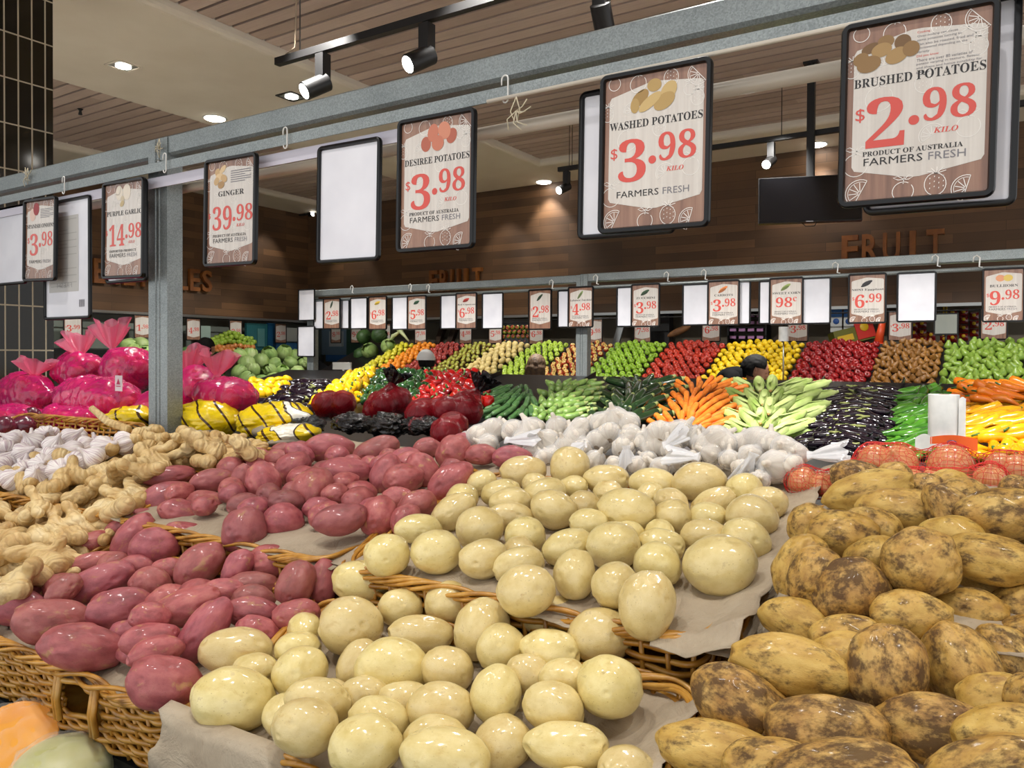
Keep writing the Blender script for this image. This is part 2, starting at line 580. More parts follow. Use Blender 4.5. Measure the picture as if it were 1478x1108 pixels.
for i, (x, y) in enumerate(((508, 418), (592, 416), (618, 417), (796, 411), (860, 404), (962, 400), (1016, 397), (1206, 387), (1350, 377), (1410, 378))):
    p = on_y(x, y, 5.44); b = MB()
    b.tube([p + Vector((-.02, 0, .0)), p + Vector((-.016, 0, .03)), p + Vector((0, 0, .04)), p + Vector((.016, 0, .025)), p + Vector((.012, -.01, -.03)), p + Vector((.03, -.01, -.035))], .005, 5)
    tag(b.build('plastic_hook', M_WHITE), 'small white hook on the far rack rail, %s from its left end' % nth(i + 1), 'hook', 'white hooks on the far rack')

# ------------------------------------------------------------------ the near table, its baskets and paper
def S(Y, t):
    if t == 'l': return EYE - .51 + (Y - .64) / .28 * .09
    return EYE - .36 + (Y - .92) / .44 * .09


table = thing('display_table', 'long black stepped display table holding the potato baskets', 'display table', (-1.5, 1.4, 0))
b = MB()
prof = [(.66, 0), (.66, EYE - .62), (.925, EYE - .545), (.925, EYE - .475), (1.42, EYE - .375), (1.42, EYE - .30), (2.55, EYE - .31), (2.62, EYE - .45), (2.62, 0)]
n = len(prof)
b.add([Vector((x, p[0], p[1])) for x in (-4.6, 1.5) for p in prof], [(i, (i + 1) % n, n + (i + 1) % n, n + i) for i in range(n)] + [list(range(n)), list(range(n, 2 * n))[::-1]])
part_of(table, b.build('body', M_BLACKSAT, smooth=False))
b = MB(); b.box(-4.6, .2, EYE - .73, 1.5, .66, EYE - .70); b.box(-4.6, .2, EYE - .70, 1.5, .212, EYE - .66)
part_of(table, b.build('front_shelf', M_BLACKSAT, smooth=False))


def wicker_mat():
    q = NT('honey_wicker')
    v = q.objr()
    c = q.ramp(q.noise(v, 30, 4), [(0.25, (128, 82, 22)), (0.5, (186, 132, 48)), (0.8, (210, 164, 82))])
    q.p(Base_Color=c, Roughness=0.38, Coat_Weight=0.25, Coat_Roughness=0.25)
    return q.bump(q.noise(v, 160, 2), 0.15, 0.001).m


M_WICK = wicker_mat()


def loop(x0, x1, y0, y1, rc, step):
    """rounded rectangle, anticlockwise, evenly spaced: (x, y, nx, ny)"""
    out = []
    segs = [((x0 + rc, y0), (x1 - rc, y0)), None, ((x1, y0 + rc), (x1, y1 - rc)), None, ((x1 - rc, y1), (x0 + rc, y1)), None, ((x0, y1 - rc), (x0, y0 + rc)), None]
    cs = [(x1 - rc, y0 + rc, -90), (x1 - rc, y1 - rc, 0), (x0 + rc, y1 - rc, 90), (x0 + rc, y0 + rc, 180)]
    k = 0
    for s in segs:
        if s:
            L = math.dist(*s); n = max(1, round(L / step))
            nx, ny = (s[1][1] - s[0][1]) / L, -(s[1][0] - s[0][0]) / L
            for i in range(n): out.append((s[0][0] + (s[1][0] - s[0][0]) * i / n, s[0][1] + (s[1][1] - s[0][1]) * i / n, nx, ny))
        else:
            c = cs[k]; k += 1; n = max(2, round(rc * 1.57 / step))
            for i in range(n):
                a = math.radians(c[2] + 90 * i / n)
                out.append((c[0] + rc * math.cos(a), c[1] + rc * math.sin(a), math.cos(a), math.sin(a)))
    return out


def basket(label, x0, x1, y0, y1, zf, hgt=.10, rows=9, gap=None, zback=None):
    t = thing('wicker_basket', label, 'basket', ((x0 + x1) / 2, (y0 + y1) / 2, zf(y0) - hgt), 'honey wicker baskets on the potato table')
    st = .009
    top = loop(x0, x1, y0, y1, .045, st); N = len(top)
    w = MB(); per = 4
    for k in range(rows):
        f = (k + .5) / rows
        run = []
        for i in range(N + 1):
            x, y, nx, ny = top[i % N]
            o = .004 * math.cos(math.pi * i / per + k * math.pi) - .018 * (1 - f)
            z = zf(y) - hgt + (hgt - .008) * f + .0015 * math.sin(i * .37 + k * 2)
            p = (x + nx * o, y + ny * o, z)
            if gap and y < y0 + .02 and gap[0] < x < gap[1] and .38 < f < .86:
                if len(run) > 1: w.tube(run, .0043, 5)
                run = []
            else: run.append(p)
        if len(run) > 1: w.tube(run, .0043, 5)
    part_of(t, w.build('weave', M_WICK))
    s = MB()
    for i in range(0, N, per):
        x, y, nx, ny = top[i]
        if gap and y < y0 + .02 and gap[0] < x < gap[1]: continue
        s.tube([(x - nx * .018, y - ny * .018, zf(y) - hgt), (x, y, zf(y) - .003)], .0035, 5)
    part_of(t, s.build('stakes', M_WICK))
    r = MB()
    for q in range(6):
        pts = []
        for i in range(N + 1):
            x, y, nx, ny = top[i % N]
            a = i * st * (30 + 5 * math.sin(q)) + q * math.pi / 2.5
            pts.append((x + nx * .009 * math.cos(a), y + ny * .009 * math.cos(a), zf(y) + .008 * math.sin(a)))
        r.tube(pts, .0036, 6, cap=False)
    part_of(t, r.build('rim', M_WICK))
    if gap:
        h = MB()
        for gx in gap:
            for dx in (0, .008):
                h.tube([(gx + dx, y0 - .006, zf(y0) - hgt * .72), (gx + dx - .004, y0 - .008, zf(y0) - hgt * .4), (gx + dx, y0 - .004, zf(y0))], .005, 6)
        part_of(t, h.build('handle_binding', M_WICK))
    bt = MB(); bt.grid(lambda u, v: (x0 + .02 + (x1 - x0 - .04) * u, y0 + .02 + (y1 - y0 - .04) * v, zf(y0 + (y1 - y0) * v) - hgt + .004 + .003 * math.cos(u * 90) * math.cos(v * 40)), 60, 24)
    part_of(t, bt.build('base', M_WICK))
    return t


fl = lambda Y: S(Y, 'l') + .012
fu = lambda Y: S(Y, 'u') - .003
g0, g1 = on_y(88, 1005, .635).x, on_y(140, 1015, .635).x
basket('lower wicker basket of red desiree potatoes, with an open hand hold in its front', -1.60, -.965, .635, .912, fl, .105, 10, (g0, g1))
basket('lower wicker basket of pale washed potatoes beside the desiree potatoes', -.945, -.305, .635, .912, fl, .105, 10)
basket('lower wicker basket under the earthy brushed potatoes', -.285, .36, .635, .912, fl, .105, 6)
basket('lower wicker basket under the ginger pile', -2.26, -1.62, .635, .912, fl, .105, 6)
basket('upper wicker basket of red desiree potatoes behind the lower one', -1.60, -.965, .932, 1.40, fu, .10, 6)
basket('upper wicker basket of pale washed potatoes behind the lower one', -.945, -.305, .932, 1.40, fu, .10, 6)
basket('upper wicker basket under the earthy brushed potatoes', -.285, .36, .932, 1.40, fu, .10, 6)
basket('upper wicker basket under the ginger beside the desiree potatoes', -2.26, -1.62, .932, 1.40, fu, .10, 6)
basket('wicker basket of loose purple garlic with its woven rim showing behind', -3.06, -2.28, .932, 1.43, lambda Y: S(Y, 'u') - .005 + max(0, Y - 1.2) * .12, .10, 6)


def paper_mat():
    q = NT('grey_butcher_paper')
    v = q.obj()
    c = q.ramp(q.noise(v, 9, 5, 0.6), [(0.3, (150, 134, 112)), (0.55, (176, 161, 138)), (0.8, (190, 177, 155))])
    sp = q.noise(v, 120, 2)
    c = q.mix(q.ramp(sp, [(0.66, (0, 0, 0)), (0.74, (110, 110, 110))]), c, lin((120, 100, 74)))
    q.p(Base_Color=c, Roughness=0.85)
    return q.bump(q.noise(v, 12, 7, 0.68, 1.2), 0.75, 0.010).m


M_PAPER = paper_mat()


def paper(label, x0, x1, y0, y1, tier, seed, front=0.0, fx=None, curl=(0, 0), lift=.0, ragged=.02, over=None):
    """a sheet laid in a basket; FRONT is how far it hangs over the front rim between fx"""
    b = MB(); NU, NV = 60, 48
    def f(u, v):
        x = x0 + (x1 - x0) * u + ragged * (noise.noise((u * .7 + seed, v * 3.1, 1)) * (1 if u > .5 else .4) + .3 * noise.noise((u, v * 11, seed)) + .16 * noise.noise((u, v * 34, seed)))
        y = y0 + (y1 - y0) * v + ragged * .6 * (noise.noise((u * 3.3, seed, v)) if v in (0, 1) or v > .85 or v < .12 else 0)
        z = S(y, tier) + lift + .006 * noise.noise((x * 7 + seed, y * 7, 0)) + .0035 * noise.noise((x * 25, y * 25, seed)) + .004 * (abs(noise.noise((x * 9 + y * 6, y * 9 - x * 5, seed))) - .3) + .002 * abs(noise.noise((x * 60, y * 20, seed)))
        if over and u < over: y += .034 * (1 - v)
        e = max(0, u - .925) / .075
        z += curl[0] * e ** .7
        e = max(0, .1 - u) / .1
        z += curl[1] * e * e
        if over and u > over and v < .11:
            e = min(1, (u - over) / .12); z += .018 * e * math.sin(math.pi * min(1, (.11 - v) / .08 * .5 + .0)) - (.02 * e if v < .03 else 0); y -= .012 * e
        if front and v < .16 and fx and fx[0] <= u <= fx[1]:
            t = (.16 - v) / .16
            y = y0 + (y1 - y0) * .16 - .015 * math.sin(min(1, t * 3) * 1.57) - .10 * t * t * .2
            y = .612 - .010 * t if t > .2 else y + (.612 - y) * t / .2
            z = fl(.64) + .020 - front * max(0, t - .2) / .8 + .012 * math.sin(t * 9 + u * 20) * t
            x += .012 * math.sin(t * 7 + seed)
        return (x, y, z)
    b.grid(f, NU, NV)
    o = b.build('paper_sheet', M_PAPER)
    m = o.modifiers.new('thick', 'SOLIDIFY'); m.thickness = .0012; m.offset = -1
    return tag(o, label, 'paper', 'grey paper sheets lining the baskets')


paper('grey paper sheet lining the lower basket of desiree potatoes', -1.60, -.985, .640, .925, 'l', 1.3, curl=(0, .01))
paper('grey paper sheet lining the lower basket of washed potatoes, its corner hanging over the front', -.955, -.285, .612, .925, 'l', 5.1, front=.085, fx=(0, .32), curl=(.035, 0), ragged=.03)
paper('second grey paper layer showing past the right edge of the lower washed potatoes', -.6, -.255, .68, .93, 'l', 8.7, curl=(.03, 0), lift=-.006, ragged=.03)
paper('grey paper sheet lining the upper basket of desiree potatoes', -1.62, -.95, .925, 1.52, 'u', 2.2)
paper('grey paper sheet under the upper washed potatoes, its ragged edge showing on the right', -.965, -.262, .905, 1.56, 'u', 3.4, curl=(.024, 0), ragged=.025, lift=.004, over=.84)
paper('second grey paper layer peeping out below the upper washed sheet', -.62, -.232, .925, 1.42, 'u', 6.6, curl=(.022, 0), ragged=.03, lift=-.003)
paper('grey paper sheet under the brushed potatoes', -.245, .36, .64, .925, 'l', 9.9, lift=.05)
paper('grey paper sheet under the upper brushed potatoes', -.235, .36, .935, 1.45, 'u', 4.9, lift=.05)

# ------------------------------------------------------------------ potatoes
POT_d = '-1691 1112 1203 605 253 8 u;-1530 1116 1207 506 280 12 u;-1601 1288 1239 438 245 0 u;-1458 1145 1211 385 267 85 u;-1368 1126 1218 453 381 -60 u;-1605 1047 1162 640 438 20 l;-1479 1005 1158 492 297 -12 l;-1479 1076 1160 537 323 -20 l;-1309 1037 1188 395 251 0 u;-1217 958 1164 456 415 75 l;-1601 961 1129 531 255 25 l;-1517 920 1115 555 370 58 l;-1408 895 1116 462 392 0 l;-1398 971 1123 557 298 -15 l;-1238 875 1111 498 352 50 l;-1620 889 1096 432 254 18 l;-1525 840 1078 520 253 10 l;-1149 890 1117 360 251 60 l;-1392 846 1091 339 237 0 l;-1326 873 1088 322 241 0 l;-1388 775 1079 603 317 25 l;-1305 824 1078 380 308 -20 l;-1277 747 1058 532 358 12 l;-1115 763 1088 563 304 20 l;-1042 746 1071 568 299 58 l;-1023 822 1080 457 251 -8 l;-980 798 1064 362 241 -20 l;-1502 689 1037 485 323 0 l;-1355 678 1042 637 382 -5 l;-1205 648 1039 638 359 -8 l;-999 652 1030 536 376 -15 l;-1048 669 1060 394 228 15 l;-1089 686 1063 417 264 10 l;-1385 710 1083 327 225 45 l;-1114 701 1091 301 221 0 l;-1104 883 1092 475 270 8 l;-1110 831 1095 380 234 0 l;-1211 717 1037 261 241 0 l;-1411 1364 1265 622 367 0 u;-1276 1391 1267 586 323 20 u;-1434 1289 1257 381 272 -30 u;-1175 1458 1274 358 256 5 u;-1062 1413 1277 436 381 50 u;-1107 1515 1285 334 245 0 u;-996 1431 1274 391 242 0 u;-922 1443 1272 445 263 0 u;-1381 1222 1236 455 357 40 u;-1232 1241 1237 595 326 -5 u;-1207 1119 1219 491 415 70 u;-1123 1254 1240 457 335 70 u;-1054 1294 1249 431 340 -50 u;-1053 1230 1240 435 323 5 u;-951 1254 1240 532 339 40 u;-1119 1170 1214 344 245 0 u;-1139 1120 1215 283 240 0 u;-1088 1047 1192 350 269 10 u;-1007 1003 1201 483 285 14 u;-975 1067 1201 397 334 70 u;-940 1133 1211 407 289 28 u;-922 1080 1197 322 258 60 u;-1012 1161 1213 347 245 0 u;-1183 1023 1175 418 341 0 l;-1122 946 1118 442 321 -10 l;-984 879 1120 392 308 60 l;-975 930 1109 413 276 82 l;-950 849 1081 388 252 8 l;-1211 1056 1204 358 239 0 u;-1055 848 1089 357 238 0 l;-1251 934 1107 310 241 0 l'
POT_w = '-740 1377 1272 439 406 90 u;-832 1346 1259 493 331 5 u;-647 1354 1258 452 305 0 u;-555 1362 1259 454 300 -8 u;-470 1377 1269 507 368 5 u;-891 1283 1239 313 265 20 u;-814 1239 1232 405 285 5 u;-728 1254 1237 433 303 20 u;-668 1182 1227 423 348 -20 u;-634 1234 1230 310 272 0 u;-535 1198 1235 505 399 -3 u;-737 1151 1212 434 265 0 u;-579 1145 1219 331 261 0 u;-464 1228 1231 318 297 0 u;-421 1308 1244 416 265 28 u;-339 1252 1242 420 359 -12 u;-847 1130 1212 445 307 32 u;-746 1068 1206 417 373 20 u;-869 1053 1192 424 265 0 u;-666 1085 1202 348 299 -5 u;-763 970 1184 415 357 0 u;-835 935 1176 381 344 15 u;-679 982 1182 398 306 15 u;-616 984 1182 407 268 18 u;-578 1070 1197 428 280 20 u;-503 1078 1207 429 368 10 u;-442 1122 1207 366 265 -10 u;-419 1049 1198 351 332 -10 u;-393 1176 1218 380 267 5 u;-327 1174 1222 389 315 -20 u;-330 1055 1208 516 429 8 u;-521 985 1183 371 309 90 u;-451 973 1181 341 314 30 u;-557 911 1172 420 361 10 u;-387 932 1177 451 366 75 u;-898 941 1120 497 355 -12 l;-787 912 1105 363 294 0 l;-717 942 1118 364 328 10 l;-817 836 1094 485 427 -10 l;-623 897 1109 444 388 65 l;-548 964 1122 465 294 5 l;-712 871 1091 484 278 -2 l;-455 938 1121 452 372 5 l;-568 864 1103 341 323 50 l;-506 887 1101 424 332 -5 l;-623 817 1077 360 316 -10 l;-506 837 1091 321 257 -20 l;-456 838 1097 329 254 0 l;-694 789 1075 517 405 0 l;-759 791 1065 357 281 60 l;-696 737 1055 358 258 0 l;-641 753 1054 377 260 0 l;-525 787 1081 361 320 80 l;-445 790 1083 377 299 -15 l;-393 836 1104 405 358 -3 l;-581 750 1061 430 336 0 l;-484 741 1051 350 304 20 l;-409 757 1060 486 276 -2 l;-638 699 1050 400 310 -12 l;-553 705 1054 386 254 0 l;-514 671 1055 510 326 -5 l;-609 646 1053 419 345 10 l;-819 740 1056 384 361 25 l;-960 743 1056 555 345 -2 l;-863 663 1037 560 419 -5 l;-722 680 1061 421 305 -12 l;-693 633 1058 401 331 -5 l'
POT_b = '-172 1285 1294 676 310 14 u;-116 1217 1281 639 332 -5 u;-226 1128 1262 332 310 60 u;-177 1087 1265 459 332 -5 u;-57 1180 1292 446 297 -60 u;1 1144 1302 551 358 5 u;-11 1054 1265 526 298 -12 u;-79 1007 1261 445 399 20 u;-53 1102 1272 405 300 0 u;-193 986 1232 386 311 50 u;-215 1016 1234 453 313 60 u;-150 980 1219 463 432 20 l;-132 1046 1245 392 310 30 u;-201 954 1183 467 293 -20 l;-84 953 1213 421 291 -5 l;-32 1023 1206 425 292 0 l;-23 1097 1214 383 299 -20 l;24 1059 1210 403 329 8 l;-187 843 1172 623 322 -14 l;-97 858 1183 465 385 82 l;-33 920 1177 476 379 -78 l;9 960 1182 400 294 -55 l;-143 896 1172 376 289 0 l;-228 801 1137 526 366 -30 l;-140 781 1136 575 386 3 l;-51 814 1152 530 325 -12 l;4 867 1170 416 285 0 l;7 778 1178 432 269 5 l;-235 746 1109 598 296 -10 l;-111 692 1151 589 268 0 l;2 732 1168 573 266 10 l;-142 928 1183 433 289 0 l;28 1008 1190 366 298 0 l;31 831 1191 312 270 0 l;-173 718 1121 477 286 0 l'


def ico(sub):
    import bmesh
    bm = bmesh.new(); bmesh.ops.create_icosphere(bm, subdivisions=sub, radius=1.0)
    v = [x.co.copy() for x in bm.verts]; f = [[y.index for y in x.verts] for x in bm.faces]
    bm.free(); return v, f


ICO5, ICO4, ICO3, ICO2 = ico(6), ico(5), ico(4), ico(3)


def potato_mesh(name, seed, lump, eyes, mat, flat=.0):
    r = random.Random(seed); off = Vector((seed * 7.1, seed * 3.3, 0))
    dents = []
    for i in range(eyes):
        d = Vector((r.gauss(0, 1), r.gauss(0, 1), r.gauss(0, 1))).normalized()
        dents.append((d, r.uniform(.035, .075), r.uniform(.08, .16)))
    dents.append((Vector((1, r.uniform(-.3, .3), r.uniform(-.3, .3))).normalized(), .09, .2))
    b = MB(); vs = []
    taper = r.uniform(-.10, .10); bend = r.uniform(-.08, .08)
    for v in ICO4[0]:
        k = 1 + lump * noise.noise(v * 1.1 + off) + lump * .45 * noise.noise(v * 2.6 + off) + .006 * noise.noise(v * 7 + off)
        for d, dp, w in dents:
            a = (v - d).length
            if a < w * 3: k -= dp * math.exp(-(a / w) ** 2) - dp * .25 * math.exp(-((a - w * 1.5) / (w * .6)) ** 2)
        p = v * k
        p.y *= 1 + taper * p.x; p.z *= 1 + taper * p.x
        p.y += bend * p.x * p.x; p.z *= .95
        vs.append(p)
    b.add(vs, ICO4[1])
    return b.data(name, mat)


def potato_mat(name, base, patch, patch_lo, speck, dirt=None, rough=.36, coat=.15, dirt_lo=.5, dusk=None):
    q = NT(name); v = q.objr(61.0)
    c = q.ramp(q.noise(v, 1.6, 4, .6), base)
    c = q.mix(q.ramp(q.noise(v, 1.9, 6, .62, .4), [(patch_lo, (0, 0, 0)), (patch_lo + .12, (230, 230, 230))]), c, lin(patch))
    vo = q.n('ShaderNodeTexVoronoi', i_Scale=7.0); q.set(vo, 'Vector', v)
    c = q.mix(q.ramp(vo.outputs['Distance'], [(.05, (200, 200, 200)), (.13, (0, 0, 0))]), c, lin(speck))
    c = q.mix(q.ramp(q.noise(v, 3.2, 5, .7), [(.62, (0, 0, 0)), (.68, (150, 150, 150))]), c, lin(speck))
    rg = rough
    if dirt:
        amt = q.math('MULTIPLY_ADD', q.rand(), .16, dirt_lo - .08)
        n = q.math('ADD', q.noise(v, 2.2, 9, .68), q.math('MULTIPLY', q.noise(v, 11, 3), .18))
        k = q.n('ShaderNodeMapRange'); q.set(k, 0, n); q.set(k, 1, amt); q.set(k, 2, q.math('ADD', amt, .16)); q.set(k, 4, .85)
        c = q.mix(k.outputs[0], c, lin(dirt))
        rg = q.math('MULTIPLY_ADD', k.outputs[0], .4, rough)
    h = q.n('ShaderNodeHueSaturation'); q.set(h, 'Color', c); q.set(h, 'Value', q.math('MULTIPLY_ADD', q.rand(), .16, .92))
    q.set(h, 'Hue', q.math('MULTIPLY_ADD', q.rand(), .014, .493))
    c = h.outputs[0]
    if dusk: c = q.mix(q.math('MULTIPLY', q.math('POWER', q.math('FRACT', q.math('MULTIPLY', q.rand(), 7.31)), 3.0), .55), c, lin(dusk))
    q.p(Base_Color=c, Roughness=rg, Coat_Weight=coat, Coat_Roughness=.13, Subsurface_Weight=0.0)
    return q.bump(q.noise(v, 26, 5, .7), .22, .02).m


M_DES = potato_mat('desiree_skin', [(.28, (134, 62, 64)), (.5, (172, 86, 90)), (.72, (194, 112, 108))], (190, 146, 92), .585, (110, 56, 46), rough=.42, coat=.22, dusk=(112, 72, 62))
M_WAS = potato_mat('washed_skin', [(.3, (210, 186, 116)), (.55, (224, 204, 140)), (.75, (232, 214, 156))], (202, 172, 102), .60, (146, 110, 58), rough=.32, coat=.85)
M_BRU = potato_mat('brushed_skin', [(.3, (160, 118, 48)), (.5, (192, 152, 74)), (.75, (212, 178, 100))], (146, 104, 48), .57, (92, 62, 30), dirt=(66, 42, 20), rough=.45, coat=.10, dirt_lo=.555)

POTS = {}
PACKED = []
for key, nm, lump, eyes, mat in (('d', 'desiree_potato', .09, 7, M_DES), ('w', 'washed_potato', .055, 7, M_WAS), ('b', 'brushed_potato', .11, 8, M_BRU)):
    POTS[key] = [potato_mesh(nm, 11 + i * 3 + ord(key), lump, eyes, mat) for i in range(11)]


def lay_potatoes(key, text, name, what, group):
    low, high = [], []
    for i, row in enumerate(text.split(';')):
        w = row.split(); p = Vector([int(t) / 1000 for t in w[:3]]); L, Wd = int(w[3]) / 1e4, int(w[4]) / 1e4
        a = math.radians(int(w[5]))
        z = (CAM - p).normalized()                      # long side lies across the viewer's sight line
        x = (RT - z * RT.dot(z)).normalized(); y = z.cross(x)
        X = x * math.cos(a) + y * math.sin(a); Y = -x * math.sin(a) + y * math.cos(a)
        s = rnd.choice((1, -1)); X, Y = X * s, Y * s
        M = Matrix((X * L, Y * Wd, z * (Wd * rnd.uniform(.92, 1.0)))).transposed().to_4x4(); M.translation = p
        o = put(name, POTS[key][(i * 5 + rnd.randrange(3)) % 11]); o.matrix_world = M
        (low if w[6] == 'l' else high).append(o)
        PACKED.append((p, X, L, Wd))
    bpy.context.view_layer.update()
    label_rows(low, what, 'potato', group, ' of the lower basket')
    label_rows(high, what, 'potato', group, ' of the upper basket')


lay_potatoes('d', POT_d, 'desiree_potato', 'red skinned desiree potato', 'red desiree potatoes piled in the baskets')
lay_potatoes('w', POT_w, 'washed_potato', 'clean pale washed potato', 'pale washed potatoes piled in the baskets')
lay_potatoes('b', POT_b, 'brushed_potato', 'earthy brown brushed potato', 'earthy brushed potatoes piled in the baskets')


def clear_of(p, r):
    for c, X, L, W in PACKED:
        d = p - c; t = max(-(L - W), min(L - W, d.dot(X)))
        if (d - X * t).length < W + r: return False
    return True


def bottom_layer(key, name, x0, x1, y0, y1, tier, lift, bare, label, group):
    """smaller potatoes lying on the paper under and between the others"""
    r = random.Random(ord(key) + len(tier) + int(y0 * 100)); n = 0
    for _ in range(2600):
        R = r.uniform(.024, .033); x, y = r.uniform(x0 + .03, x1 - .03), r.uniform(y0 + .03, y1 - .02)
        p = Vector((x, y, S(y, tier) + lift + R * .93))
        q = px(p)
        if any(inside(q, b_) for b_ in bare) or not clear_of(p, R * .84): continue
        a = r.uniform(0, 3.14); X = Vector((math.cos(a), math.sin(a), .1)).normalized(); z = Vector((0, 0, 1)); Y = z.cross(X).normalized(); z = X.cross(Y)
        L = R * r.uniform(1.12, 1.35)
        M = Matrix((X * L, Y * R, z * R * .95)).transposed().to_4x4(); M.translation = p
        o = put(name, POTS[key][r.randrange(11)]); o.matrix_world = M
        tag(o, label, 'potato', group); PACKED.append((p, X, L, R)); n += 1
    return n


def inside(pt, poly):
    c = False; x, y = pt
    for i in range(len(poly)):
        x1, y1 = poly[i]; x2, y2 = poly[i - 1]
        if (y1 > y) != (y2 > y) and x < (x2 - x1) * (y - y1) / (y2 - y1) + x1: c = not c
    return c


BARE = [[(430, 735), (560, 740), (680, 770), (700, 830), (500, 830), (380, 790)], [(965, 840), (1040, 835), (1110, 770), (1160, 700), (1250, 690), (1180, 900), (1000, 950), (960, 930)], [(880, 940), (1060, 930), (1020, 1108), (880, 1108), (850, 1030)],
        [(120, 940), (200, 940), (190, 1000), (120, 990)], [(200, 1020), (300, 1030), (420, 1200), (200, 1200)], [(640, 640), (760, 640), (740, 690), (660, 690)]]
for key, nm, adj, x0, x1 in (('d', 'desiree_potato', 'red desiree potatoes', -1.60, -.97), ('w', 'washed_potato', 'pale washed potatoes', -.945, -.30), ('b', 'brushed_potato', 'earthy brushed potatoes', -.23, .2)):
    for tier, wh, y0, y1 in (('l', 'lower', .645, .87), ('u', 'upper', .97, 1.40)):
        bottom_layer(key, nm, x0, x1, y0, y1, tier, .05 if key == 'b' else .002, BARE, 'half buried potato at the bottom of the %s basket of %s' % (wh, adj), 'buried %s in the %s basket' % (adj, wh))

# ------------------------------------------------------------------ ginger
def ginger_mat():
    q = NT('ginger_skin'); v = q.objr(11.0)
    c = q.ramp(q.noise(v, 22, 4), [(.3, (190, 152, 92)), (.55, (216, 188, 132)), (.75, (232, 212, 164))])
    wv = q.n('ShaderNodeTexWave', i_Scale=30.0, i_Distortion=9.0, i_Detail=3.0); q.set(wv, 'Vector', v)
    c = q.mix(q.ramp(wv.outputs[1], [(.0, (140, 140, 140)), (.17, (0, 0, 0))]), c, lin((134, 92, 46)))
    c = q.mix(q.ramp(q.noise(v, 28, 5, .65), [(.55, (0, 0, 0)), (.66, (170, 170, 170))]), c, lin((128, 88, 44)))
    q.p(Base_Color=c, Roughness=.55)
    return q.bump(wv.outputs[1], .5, .004).m


M_GING = ginger_mat()


def remeshed(name, b, mat, voxel, sm=4, crinkle=0.0):
    me = b.data(name + '_raw', mat)
    o = bpy.data.objects.new(name, me); LINK(o)
    m = o.modifiers.new('r', 'REMESH'); m.mode = 'VOXEL'; m.voxel_size = voxel; m.use_smooth_shade = True
    m = o.modifiers.new('s', 'SMOOTH'); m.iterations = sm; m.factor = .5
    dg = bpy.context.evaluated_depsgraph_get()
    out = bpy.data.meshes.new_from_object(o.evaluated_get(dg)); out.name = name
    if not out.materials: out.materials.append(mat)
    if crinkle:
        for v in out.vertices:
            c = v.co
            v.co = c + v.normal * crinkle * ((1 - 2.2 * abs(noise.noise(c * 26))) + .6 * (1 - 2 * abs(noise.noise(c * 60 + Vector((5, 0, 0))))))
    bpy.data.objects.remove(o); bpy.data.meshes.remove(me)
    return out


def lump(b, c, ax, rx, ry, sub=ICO2):
    z = ax.normalized(); x = z.orthogonal().normalized(); y = z.cross(x)
    b.add([c + z * (v.z * rx) + x * (v.x * ry) + y * (v.y * ry) for v in sub[0]], sub[1])


def ginger_mesh(seed, long=False):
    r = random.Random(seed); b = MB()
    p = Vector((-.05, 0, 0)); d = Vector((1, r.uniform(-.3, .3), 0)).normalized()
    n = r.randint(2, 4)
    for i in range(n):
        L = r.uniform(.018, .026); W = r.uniform(.015, .021)
        lump(b, p, d, L, W)
        if i and not long:
            for s in (1, -1):
                if r.random() < .9:
                    e = (Vector((-d.y, d.x, 0)) * s + d * r.uniform(-.2, .7) + Vector((0, 0, r.uniform(-.3, .5)))).normalized()
                    l2 = r.uniform(.014, .024)
                    lump(b, p + e * (W * .7 + l2 * .5), e, l2, W * r.uniform(.72, .92))
                    if r.random() < .45:
                        e2 = (e + Vector((r.uniform(-.8, .8), r.uniform(-.8, .8), r.uniform(0, .4)))).normalized()
                        lump(b, p + e * (W * .7 + l2 * 1.5) + e2 * .01, e2, .017, W * .7)
        p = p + d * L * 1.35
        d = (d + Vector((0, r.uniform(-.5, .5), r.uniform(-.15, .2)))).normalized()
    if long:
        b.tube([p, p + d * .03, p + d * .07, p + d * .13 + Vector((0, 0, .02))], [.013, .011, .011, .009], 10)
    return remeshed('ginger_root', b, M_GING, .0036, 3)


GING = [ginger_mesh(s) for s in range(3, 13)]
GLONG = ginger_mesh(44, True)


def ground_left(x, y):
    """top of the heaped ginger and garlic"""
    if y < .92: z = S(y, 'l') + .012
    else:
        t = min(1, (y - .92) / .15)
        z = (S(.92, 'l') + .012) * (1 - t) + (S(y, 'u')) * t
    return z


def spread(poly, gap, n, seed):
    r = random.Random(seed); out = []
    xs = [p[0] for p in poly]; ys = [p[1] for p in poly]
    for _ in range(9000):
        p = (r.uniform(min(xs), max(xs)), r.uniform(min(ys), max(ys)))
        g = gap(p) if callable(gap) else gap
        if inside(p, poly) and all((p[0] - q[0]) ** 2 + ((p[1] - q[1]) * 1.5) ** 2 > g * g for q in out):
            out.append(p)
            if len(out) >= n: break
    return out


